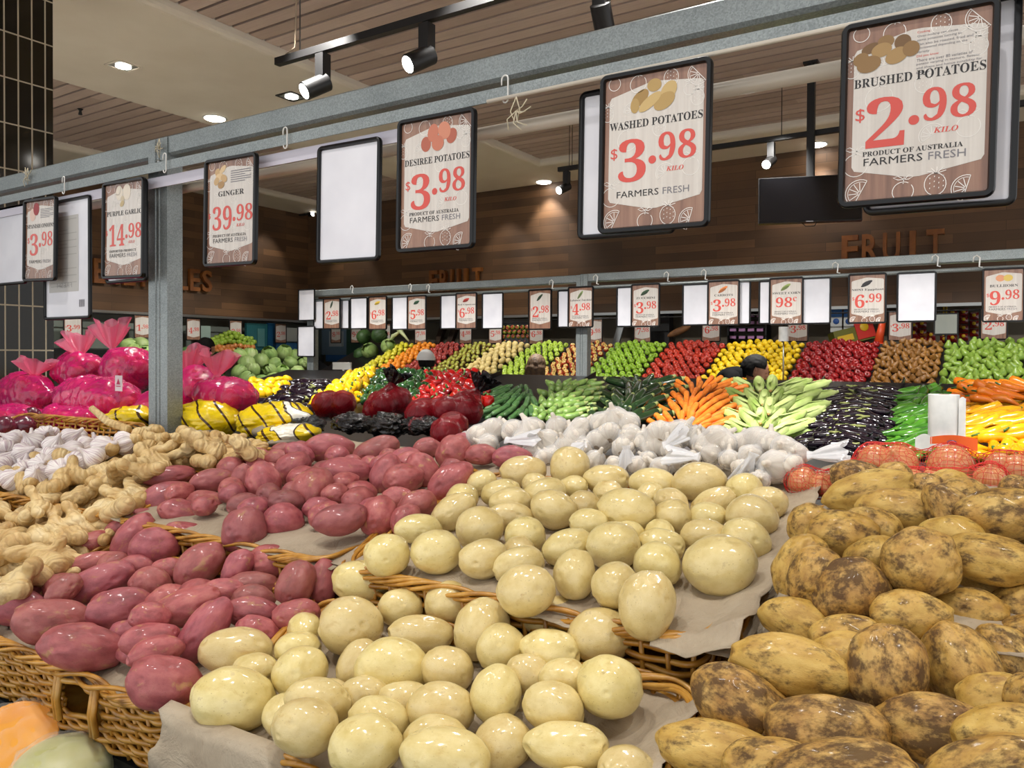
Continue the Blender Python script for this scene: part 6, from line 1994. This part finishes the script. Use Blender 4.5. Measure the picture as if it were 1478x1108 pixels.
# signs on the rack over the vegetables
G2 = 'price signs on the far rack'; G2B = 'blank signs on the far rack'
for (x0, x1, yt, yb, dY, lab) in ((431, 455, 417, 463, .0, 'blank sign left of the far rack end post'), (430, 455, 470, 515, .0, 'blank sign hanging low by the far rack end post'),
                                  (453, 478, 431, 475, .02, 'blank sign just right of the far rack end post'), (480, 505, 431, 475, .03, 'blank sign right of the leftmost 2.98 sign'), (506, 531, 429, 475, .0, 'blank sign left of the 6.98 yellow capsicum sign'),
                                  (566, 592, 427, 476, .02, 'blank sign left of the 5.98 sign'), (636, 664, 425, 475, .02, 'blank sign left of the Red Capsicum sign'), (696, 727, 422, 475, .0, 'blank sign right of the Red Capsicum sign'),
                                  (805, 834, 418, 473, .02, 'blank sign left of the Lebanese Zucchini sign'), (890, 928, 413, 472, .02, 'blank sign left of the ZUCCHINI sign'), (985, 1027, 409, 470, .02, 'blank sign left of the CARROTS sign'),
                                  (1036, 1084, 405, 469, .03, 'blank sign behind the right edge of the CARROTS sign'), (1095, 1140, 404, 468, .02, 'blank sign left of the SWEET CORN sign'), (1152, 1200, 400, 468, .02, 'blank sign right of the SWEET CORN sign'),
                                  (1294, 1352, 392, 465, .0, 'blank sign right of the MINI Eggplant sign')):
    c, w, h = box_px(x0, x1, yt, yb, 5.43 + dY); blank_sign(c, w, h, lab + ' on the far rack' if 'rack' not in lab else lab, G2B, bd=.012, dp=.012)
one = lambda col, a=.5: ([col, tuple(int(v * .7) for v in col)], [(.5, .17, .16, .05, a, 0), (.46, .21, .15, .045, a, 1)])
for (x0, x1, yt, yb, nm, pr, ct, pic, lab) in (
        (467, 492, 430, 475, '', '2.98', None, one((70, 90, 70), 1.2), 'price sign 2.98 nearest the far rack end post'),
        (532, 559, 427, 476, '', '6.98', None, one((226, 190, 60), .2), 'price sign 6.98 with a yellow capsicum picture'),
        (588, 616, 426, 476, '', '5.98', None, one((50, 90, 60), .2), 'price sign 5.98 with a green capsicum picture'),
        (658, 689, 422, 475, 'Red Capsicum', '6.98', None, one((190, 60, 50), .2), 'price sign Red Capsicum 6.98 over the red capsicums'),
        (763, 797, 417, 476, '', '2.98', None, one((40, 66, 40), .7), 'price sign 2.98 over the cucumbers, left of the rack post'),
        (820, 857, 413, 473, 'Lebanese Zucchini', '4.98', None, one((130, 150, 90), .9), 'price sign Lebanese Zucchini 4.98 on the rack post'),
        (911, 953, 409, 472, 'ZUCCHINI', '3.98', None, one((50, 80, 50), .4), 'price sign ZUCCHINI 3.98 over the dark zucchini'),
        (1021, 1068, 404, 470, 'CARROTS', '3.98', None, one((226, 130, 60), .5), 'price sign CARROTS 3.98 over the carrots'),
        (1110, 1160, 400, 469, 'SWEET CORN', None, '98', one((140, 160, 80), .5), 'price sign SWEET CORN 98c over the corn'),
        (1224, 1280, 394, 467, 'MINI Eggplant', '6.99', None, one((40, 36, 40), .4), 'price sign MINI Eggplant 6.99 over the small eggplants'),
        (1417, 1480, 386, 465, 'BULLHORN', '9.98', None, ([(216, 150, 110), (214, 186, 90)], [(.42, .17, .12, .10, 0, 0), (.62, .17, .12, .10, 0, 1)]), 'price sign BULLHORN 9.98 over the yellow peppers')):
    c, w, h = box_px(x0, x1, yt, yb, 5.43)
    price_sign(c, w, h, lab, nm, pr, G2, pic=pic, kilo=False, cents=ct, detail=1 if x0 > 800 else 0, origin='PRODUCT OF AUSTRALIA', shop=True, bd=.012, dp=.014)

# dim signs hanging in front of the back wall recess and along the left wall
G3 = 'dim signs below the back wall'; n = 0
rail = MB(); rail.tube([(-9.6, 9.48, EYE + .50), (1.0, 9.48, EYE + .50)], .008, 8)
tag(rail.build('wall_sign_rail', M_BLACK), 'thin dark rail carrying the dim signs under the back wall boards', 'rail')
for (xc, yb, pr) in ((485, 495, '8.98'), (514, 495, '9.98'), (556, 496, '5.98'), (607, 496, '7.98'), (672, 496, '4.98'), (715, 496, '5.98'), (774, 497, '6.98'), (858, 495, '9.98'), (927, 494, '7.98'), (1026, 493, '6.98'), (1151, 493, '3.98'), (1299, 492, '3.98'), (1434, 490, '2.98')):
    n += 1
    q = on_y(xc, yb, 9.46); c = Vector((q.x, 9.46, q.z + .165))
    price_sign(c, .25, .335, 'dim %s price sign hanging below the back wall, %s from the left' % (pr, nth(n)), '', pr, G3, kilo=False, origin=None, shop=False, detail=0, bd=.014)
for k, (xc, yb, pr) in enumerate(((105, 490, '3.99'), (205, 488, '1.98'), (279, 491, '4.98'), (340, 492, '3.98'), (405, 495, '2.98'))):
    q = on_x(xc, yb, -10.3); c = Vector((-10.3, q.y, q.z + .165))
    price_sign(c, .25, .335, 'dim %s price sign along the left wall, %s from the left' % (pr, nth(k + 1)), '', pr, 'dim signs along the left wall', kilo=False, origin=None, shop=False, detail=0, bd=.014, T=sign_T(c, (0, 0, math.pi / 2)))
rail = MB(); rail.tube([(-10.32, 2.0, EYE + .53), (-10.32, 9.4, EYE + .53)], .008, 8)
tag(rail.build('wall_sign_rail', M_BLACK), 'thin dark rail carrying the signs along the left wall', 'rail')

# ------------------------------------------------------------------ lamps, track, television
M_LAMP = NT('lamp_face'); M_LAMP.p(Base_Color=(1, 1, 1, 1), Emission_Color=(1, .96, .88, 1), Emission_Strength=14.0); M_LAMP = M_LAMP.m


def spot_head(root, p, aim, L=.15, R=.045, watts=24, angle=60):
    d = (aim - p).normalized(); up = Vector((0, 0, 1))
    b = MB(); b.box(p.x - .03, p.y - .03, p.z + .0, p.x + .03, p.y + .03, p.z + .16)
    part_of(root, b.build('driver_box', M_BLACK, smooth=False))
    b = MB(); b.tube([p - d * .03, p - d * .028, p + d * L * .8, p + d * L * .82], [R * .8, R, R, R * .92], 20, cap=True); bar = part_of(root, b.build('lamp_barrel', M_BLACK, sharp=40))
    b = MB(); b.tube([p + d * L * .80, p + d * (L * .84)], [R * .86, R * .8], 20); b.build('lamp_lens', M_LAMP).parent = bar
    q = p + d * (L * .9)
    spot(q.x, q.y, q.z, aim.x, aim.y, aim.z, watts, angle)


zt = on_y(400, 90, 3.03)
z_t = zt.z
tk = thing('track_light', 'black ceiling track with two lit spotlights, hung over the near rack', 'track light', (zt.x, 3.03, z_t))
b = MB(); b.box(zt.x, 3.01, z_t - .02, 1.2, 3.05, z_t + .02); part_of(tk, b.build('track', M_BLACK, smooth=False))
w0 = on_y(433, 74, 3.03)
b = MB(); b.tube([(w0.x, 3.03, z_t + .02), (w0.x, 3.03, ZC)], .0035, 6); part_of(tk, b.build('suspension_wire', M_BLACK))
b = MB(); b.tube([(w0.x - .12, 3.03, z_t + .03), (w0.x - .03, 3.02, z_t + .05), (w0.x - .02, 3.02, z_t + .3), (w0.x - .06, 3.03, z_t + .55), (w0.x - .1, 3.03, ZC)], .004, 6); part_of(tk, b.build('power_cable', plain('cable_beige', (170, 150, 126), .5)))
for (x, y, ax_, ay) in ((466, 88, -3.6, 2.0), (616, 50, -2.9, 2.0)):
    p = on_y(x, y + 6, 3.03); p.z = z_t - .19
    spot_head(tk, p, Vector((p.x - .9, .9, 1.6)), R=.05)
p = on_y(868, 2, 3.03); spot_head(tk, Vector((p.x, 3.03, z_t - .19)), Vector((p.x - .2, 4.6, 1.0)))

z2t = on_y(1029, 213, 7.07)
t2 = thing('track_light', 'black ceiling track with a bright spotlight in front of the back wall', 'track light', (z2t.x, 7.07, z2t.z))
p = on_y(806, 249, 7.07)
b = MB(); b.box(p.x, 7.05, z2t.z - .022, 1.6, 7.09, z2t.z + .022); part_of(t2, b.build('track', M_BLACK, smooth=False))
for x in (822, 826, 1128):
    q = on_y(x, 200, 7.07); b = MB(); b.tube([(q.x, 7.07, z2t.z), (q.x, 7.07, ZC)], .004, 6); b.tube([(q.x, 7.07, ZC - .02), (q.x, 7.07, ZC - .08)], [.05, .02], 10)
    part_of(t2, b.build('suspension_wire', M_BLACK))
for (x, aim) in ((818, Vector((-1.4, -4.4, 0))), (1113, Vector((-.6, -4.2, 0)))):
    q = on_y(x, 230, 7.07); pp = Vector((q.x, 7.07, z2t.z - .19)); spot_head(t2, pp, Vector((pp.x + aim.x, 7.07 + aim.y, 1.0)), watts=40)

tv = on_y(1168, 288, 6.9)
t = thing('television', 'black flat television hanging from a ceiling pole in front of the wood wall', 'television', tv)
Mt = Matrix.Translation(tv) @ Matrix.Rotation(YAW * .55, 4, 'Z') @ Matrix.Rotation(-.12, 4, 'X')
tw, th = px_size(70, tv), px_size(34, tv)
b = MB(); b.box(-tw, -.02, -th, tw, .03, th, M=Mt); part_of(t, b.build('case', M_BLACK, smooth=False))
b = MB(); b.box(-tw * .98, -.023, -th * .94, tw * .98, -.02, th * .97, M=Mt); part_of(t, b.build('screen', plain('dark_screen', (8, 8, 10), .12), smooth=False))
b = MB(); b.box(-.03, -.024, -th * .985, .03, -.0225, -th * .965, M=Mt); part_of(t, b.build('maker_mark', plain('mark_grey', (120, 120, 124), .4), smooth=False))
b = MB(); b.tube([Mt @ Vector((-.06, .0, -th)), Mt @ Vector((-.03, .0, -th - .03)), Mt @ Vector((.04, .0, -th - .03)), Mt @ Vector((.06, 0, -th))], .004, 6); part_of(t, b.build('loose_cable', M_BLACK))
q = on_y(1171, 150, 7.0)
b = MB(); b.box(q.x - .03, 6.97, tv.z - .1, q.x + .03, 7.03, ZC); b.box(q.x - .06, 6.94, ZC - .02, q.x + .06, 7.06, ZC); part_of(t, b.build('ceiling_pole', M_BLACK, smooth=False))

for i, (x, y, rnd_, lab) in enumerate(((178, 95, 0, 'small square recessed downlight on the left of the ceiling bulkhead'), (421, 139, 0, 'square recessed downlight with a black rim near the rack beam'), (310, 170, 1, 'round bright downlight in the ceiling bulkhead'),
                                       (785, 262, 1, 'small round downlight at the far corner of the bulkhead'), (1179, 208, 1, 'small round downlight in the bulkhead beside the television pole'))):
    r = ray(x, y); p = CAM + r * ((ZB - EYE) / r.z)
    s = .10 if not rnd_ else .11
    t = thing('downlight', lab, 'downlight', p)
    b = MB()
    if not rnd_:
        for sx in (-1, 1): b.box(p.x + sx * s - .012, p.y - s, ZB - .006, p.x + sx * s + .012, p.y + s, ZB + .002); b.box(p.x - s, p.y + sx * s - .012, ZB - .006, p.x + s, p.y + sx * s + .012, ZB + .002)
        part_of(t, b.build('rim', M_BLACK if i == 1 else M_PLASTER, smooth=False))
        b = MB(); b.box(p.x - s, p.y - s, ZB - .003, p.x + s, p.y + s, ZB - .001); part_of(t, b.build('recess', M_STEEL, smooth=False))
        b = MB(); b.lathe([(s * .62, 0), (s * .55, .006)], 20, M=Matrix.Translation((p.x, p.y, ZB - .011))); part_of(t, b.build('lamp_face', M_LAMP))
    else:
        b = MB(); b.lathe([(s, .0), (s * 1.08, .004), (s * 1.08, .008)], 24, M=Matrix.Translation((p.x, p.y, ZB - .008))); part_of(t, b.build('rim', M_WHITE))
        b = MB(); b.lathe([(s * .8, -.012), (s * .94, -.004), (s * .94, .0)], 24, M=Matrix.Translation((p.x, p.y, ZB - .008))); part_of(t, b.build('lamp_face', M_LAMP))
    spot(p.x, p.y, ZB - .05, p.x, p.y, 0, 60, 90)
p = on_x(447, 309, XL + .25)
t = thing('wall_spot', 'small black and white spotlight at the corner of the boarded walls', 'spotlight', p)
b = MB(); b.tube([p, p + Vector((.10, -.02, .0))], [.05, .05], 14); b.box(p.x - .25, p.y - .02, p.z - .01, p.x, p.y + .02, p.z + .03); part_of(t, b.build('body', M_BLACK))
b = MB(); b.tube([p + Vector((.10, -.02, 0)), p + Vector((.105, -.02, 0))], .046, 14); part_of(t, b.build('lamp_face', M_LAMP))
for (x, aimx) in ((700, .2), (760, .3), (470, 0)):
    q = on_y(x, 285, 9.0); spot(q.x, 9.0, ZB - .06, q.x, 9.6, 2.6, 26, 60)
q = on_x(415, 300, -9.9); spot(-9.9, q.y, ZB - .06, -10.46, q.y, 2.7, 30, 60)
for y, lab in ((160, 'small dark sprinkler head under the left slatted ceiling'),):
    r = ray(116, y); p = CAM + r * ((ZC - .02 - EYE) / r.z); b = MB(); b.tube([p + Vector((0, 0, .02)), p, p - Vector((0, 0, .04))], [.03, .012, .02], 10)
    tag(b.build('sprinkler', M_BLACK), lab, 'sprinkler')

# ------------------------------------------------------------------ shelf goods in front: wrapped pumpkin
def cling(name):
    q = NT(name); q.p(Base_Color=(.9, .9, .88, 1), Roughness=.12, Specular_IOR_Level=.6, Coat_Weight=.3)
    q.bump(q.noise(q.obj(), 26, 4, .6, 1.5), .8, .006)
    tr = q.n('ShaderNodeBsdfTransparent'); mx = q.n('ShaderNodeMixShader'); q.set(mx, 0, q.math('MULTIPLY_ADD', q.n('ShaderNodeLayerWeight', i_Blend=0.3).outputs['Facing'], 0.28, .035)); q.set(mx, 1, tr.outputs[0]); q.set(mx, 2, q.b.outputs[0])
    q.t.links.new(mx.outputs[0], q.out.inputs[0]); return q.m


M_CLING = cling('cling_film')
shz = EYE - .70
M_FLESH = mottled('pumpkin_flesh', [(.3, (226, 138, 8)), (.7, (240, 166, 24))], 9, .4, .15)
M_RIND = mottled('pumpkin_rind', [(.3, (150, 140, 100)), (.7, (186, 176, 134))], 7, .5, .2)
for i, (x, y, k, lab, mats) in enumerate(((0, 1086, .62, 'film wrapped orange pumpkin piece at the bottom left corner', (M_FLESH, M_RIND)), (72, 1116, .62, 'film wrapped pale melon piece below the wicker basket', (mottled('pale_rind', [(.3, (176, 176, 112)), (.7, (206, 202, 150))], 6, .4), M_RIND)))):
    p = on_f(x, y, lambda X, Y: shz + .07)
    t = thing('wrapped_pumpkin' if i == 0 else 'wrapped_melon', lab, 'pumpkin' if i == 0 else 'melon', (p.x, p.y, shz), None)
    b = MB(); s = .115 * k
    vs = []
    for v in ICO4[0]:
        q = v.copy()
        if i == 0:
            nn = Vector((.45, -.45, .77)); dd = q.dot(nn)
            if dd > .3: q = q - nn * (dd - .3)
        else: q.z *= .62
        vs.append(Vector((p.x, p.y + .02, shz + s * .95)) + q * s)
    b.add(vs, [f for f in ICO4[1]])
    if i == 0:
        for n_, f in enumerate(b.f):
            if sum((ICO4[0][k_].dot(Vector((.45, -.45, .77))) for k_ in f)) / 3 < .31: b.m[n_] = 1
    part_of(t, b.build('flesh', list(mats), smooth=True, sharp=50))
    b = MB(); b.add([Vector((p.x, p.y + .02, shz + s * .97)) + (v_ - Vector((p.x, p.y + .02, shz + s * .95))) * 1.06 + ICO4[0][n_] * (.010 * noise.noise(ICO4[0][n_] * 4)) for n_, v_ in enumerate(vs)], ICO4[1])
    part_of(t, b.build('wrapping', M_CLING))

# ------------------------------------------------------------------ shoppers
M_SKIN = mottled('skin', [(.3, (150, 104, 80)), (.7, (176, 126, 98))], 10, .5)
M_HAIRB = mottled('black_hair', [(.3, (8, 7, 7)), (.7, (20, 17, 15))], 60, .75, .3, spec=.2)
M_HAIRL = mottled('long_brown_hair', [(.3, (60, 42, 26)), (.7, (104, 78, 48))], 40, .7, .3)
M_JACK = mottled('black_cloth', [(.3, (8, 8, 9)), (.7, (18, 18, 20))], 20, .9, spec=.1)
M_GREY = mottled('dark_grey_cloth', [(.3, (34, 34, 38)), (.7, (52, 50, 54))], 20, .8)
M_CAP = plain('white_cap_cloth', (228, 228, 226), .7)
M_TROU = mottled('dark_trousers', [(.3, (22, 24, 32)), (.7, (38, 40, 50))], 20, .8)


def skin_body(name, joints, edges, mat, parent, root_i=0, sub=2):
    me = bpy.data.meshes.new(name); me.from_pydata([j[0] for j in joints], edges, []); me.materials.append(mat)
    o = bpy.data.objects.new(name, me); LINK(o)
    m = o.modifiers.new('skin', 'SKIN'); m.use_smooth_shade = True
    for i, j in enumerate(joints):
        r = j[1]; o.data.skin_vertices[0].data[i].radius = r if isinstance(r, tuple) else (r, r)
    o.data.skin_vertices[0].data[root_i].use_root = True
    m = o.modifiers.new('sub', 'SUBSURF'); m.levels = sub; m.render_levels = sub
    dg = bpy.context.evaluated_depsgraph_get(); dg.update()
    me2 = bpy.data.meshes.new_from_object(o.evaluated_get(dg)); me2.name = name
    bpy.data.objects.remove(o); bpy.data.meshes.remove(me)
    if not me2.materials: me2.materials.append(mat)
    for p in me2.polygons: p.use_smooth = True
    o = bpy.data.objects.new(name, me2); LINK(o); o.parent = parent
    return o


def head_mesh(b, M):
    """skull with brow, nose, mouth, chin and ears; local +y is the face, z up, unit = head height / 2"""
    vs = []
    for v in ICO4[0]:
        x, y, z = v.x * .74, v.y * .92, v.z * 1.0
        if z < -.1 and y < .2: y += (-.1 - z) * .25                      # back of the jaw
        if z < -.3: x *= 1 - .32 * (-.3 - z)
        f = max(0, y)
        y += f * (.20 * math.exp(-((x / .11) ** 2 + ((z + .12) / .17) ** 2)))          # nose
        y += f * (.05 * math.exp(-((x / .45) ** 2 + ((z - .16) / .09) ** 2)))          # brow
        for s in (-1, 1): y -= f * (.09 * math.exp(-(((x - s * .27) / .14) ** 2 + ((z - .02) / .09) ** 2)))   # eye sockets
        y -= f * (.05 * math.exp(-((x / .24) ** 2 + ((z + .46) / .035) ** 2)))         # mouth line
        y += f * (.05 * math.exp(-((x / .22) ** 2 + ((z + .40) / .05) ** 2)) + .05 * math.exp(-((x / .2) ** 2 + ((z + .53) / .06) ** 2)))
        y += f * (.06 * math.exp(-((x / .22) ** 2 + ((z + .78) / .12) ** 2)))          # chin
        vs.append(M @ Vector((x, y, z)))
    b.add(vs, ICO4[1])
    for s in (-1, 1):
        b.add([M @ Vector((s * .76 + v.x * .06 + s * .05 * (v.z > 0), -.05 + v.y * .15, -.05 + v.z * .24)) for v in ICO2[0]], ICO2[1])


def person(label, x, y, face, top_z, hair, hair_mat, cloth, lean=(0, 0), cap=False, height=1.7, stoop=0.0):
    """standing figure; FACE is the heading in the plan, LEAN shifts the upper body"""
    k = height / 1.7
    t = thing('person', label, 'person', (x, y, 0), None, face - math.pi / 2)
    lx, ly = lean
    drop = (height - top_z) - stoop
    P = lambda a, c_, z: Vector((a * k, c_ * k, z * k))
    def up(v, f):                         # bending at the hips
        return Vector((v.x + lx * f, v.y + ly * f, v.z - drop * f))
    J = [(P(0, 0, .95), (.15 * k, .11 * k)), (up(P(0, .01, 1.12), .3), (.14 * k, .10 * k)), (up(P(0, .02, 1.30), .7), (.16 * k, .11 * k)), (up(P(0, .01, 1.42), .9), (.13 * k, .09 * k)), (up(P(0, .02, 1.49), 1), (.058 * k, .06 * k)), (up(P(0, .035, 1.56), 1), (.052 * k, .055 * k))]
    E = [(0, 1), (1, 2), (2, 3), (3, 4), (4, 5)]
    for s in (-1, 1):
        i = len(J)
        J += [(P(s * .10, 0, .88), (.09 * k, .09 * k)), (P(s * .11, .02, .50), (.062 * k, .062 * k)), (P(s * .11, -.01, .10), (.042 * k, .042 * k)), (P(s * .12, .13, .04), (.042 * k, .032 * k))]
        E += [(0, i), (i, i + 1), (i + 1, i + 2), (i + 2, i + 3)]
        i = len(J)
        J += [(up(P(s * .19, 0, 1.40), .9), (.06 * k, .06 * k)), (up(P(s * .25, .02, 1.14), .7), (.047 * k, .047 * k)), (up(P(s * .22, .20, 1.0), .6), (.036 * k, .034 * k)), (up(P(s * .20, .28, .97), .6), (.036 * k, .022 * k))]
        E += [(3, i), (i, i + 1), (i + 1, i + 2), (i + 2, i + 3)]
    hk = .117 * k
    hp = up(P(0, .05, 1.585), 1) + Vector((0, stoop * 1.1, -stoop))
    if stoop: J[4] = (J[4][0] + Vector((0, stoop * .35, -stoop * .3)), J[4][1]); J[5] = (J[5][0] + Vector((0, stoop * .9, -stoop * .9)), J[5][1])
    skin_body('body', J, E, cloth, t)
    Mh = Matrix.Translation(hp) @ Matrix.Rotation(-.35 if ly > .1 else 0, 4, 'X') @ Matrix.Scale(hk, 4)
    b = MB(); head_mesh(b, Mh); hd = b.build('head', M_SKIN, t)
    b = MB(); vs = []
    for v in ICO4[0]:
        r = 1.10
        x_, y_, z_ = v.x * .80 * r, v.y * .96 * r - .05, v.z * 1.02 * r + .04
        if hair == 'long':
            if v.z < 0: z_ = v.z * 2.9; x_ = v.x * (.95 - .25 * v.z); y_ = min(y_, -.12 + .3 * v.y) - .15
            elif v.y > .2: y_ -= (v.y - .2) * .35
        else:
            if v.z < .15: 
                if v.y > -.1: x_ *= .8; y_ = min(y_, .0)
                z_ = max(z_, -.55)
            elif v.y > .45: y_ -= (v.y - .45) * .5
        vs.append(Mh @ (Vector((x_, y_, z_)) * (1 + .03 * noise.noise(v * 6))))
    b.add(vs, ICO4[1]); b.build('hair', hair_mat, hd)
    if cap:
        b = MB(); b.add([Mh @ Vector((v.x * .95, v.y * 1.12 - .03, max(.12, v.z * 1.22))) for v in ICO4[0]], ICO4[1]); b.build('cap_crown', M_CAP, hd)
        b = MB(); b.grid(lambda u, v: Mh @ Vector(((u - .5) * 1.5, 1.0 + v * .75 * math.sin(math.pi * u) ** .5 - .25 * (abs(u - .5) * 2) ** 2, .20 - .12 * v - .15 * (u - .5) ** 2)), 14, 6)
        o = b.build('cap_brim', M_JACK, hd); m = o.modifiers.new('thick', 'SOLIDIFY'); m.thickness = .004
    for s in (-1, 1):                                  # hands: palm, four fingers and a thumb
        w = up(P(s * .20, .28, .97), .6); b = MB()
        b.add([w + Vector((v.x * .038 * k, .045 * k + v.y * .05 * k, v.z * .016 * k - .01)) for v in ICO2[0]], ICO2[1])
        for f in range(4):
            bx = w + Vector(((f - 1.5) * .019 * k, .085 * k, -.012)); L = (.062, .075, .07, .055)[f] * k
            b.tube([bx, bx + Vector((0, L * .4, -.004)), bx + Vector((0, L * .72, -.018)), bx + Vector((0, L * .92, -.036))], [.0092 * k, .0088 * k, .008 * k, .006 * k], 8)
        tx = w + Vector((-s * .034 * k, .02 * k, -.012))
        b.tube([tx, tx + Vector((-s * .022 * k, .025 * k, -.006)), tx + Vector((-s * .03 * k, .055 * k, -.016))], [.011 * k, .010 * k, .007 * k], 8)
        b.build('hand', M_SKIN, t)
    return t


def shopper(label, xpx, ypx_top, Y, **kw):
    p = on_y(xpx, ypx_top, Y)
    return person(label, p.x, Y, kw.pop('face'), p.z - .0, **kw)


shopper('person in a black jacket with short black hair leaning over by the lemons', 1000, 514, 6.35, face=math.radians(20), hair='short', hair_mat=M_HAIRB, cloth=M_JACK, lean=(0, .34), height=1.66, stoop=.11)
shopper('person with long light brown hair seen from behind near the rack post', 772, 513, 6.5, face=math.radians(95), hair='long', hair_mat=M_HAIRL, cloth=M_GREY, height=1.56)
shopper('person in a white cap with a dark brim behind the green capsicums', 617, 507, 6.45, face=math.radians(150), hair='short', hair_mat=M_HAIRB, cloth=M_JACK, cap=True, height=1.56)
shopper('person with short dark hair behind the pink bags right of the steel post', 293, 489, 5.6, face=math.radians(100), hair='short', hair_mat=M_HAIRB, cloth=M_GREY, height=1.68)
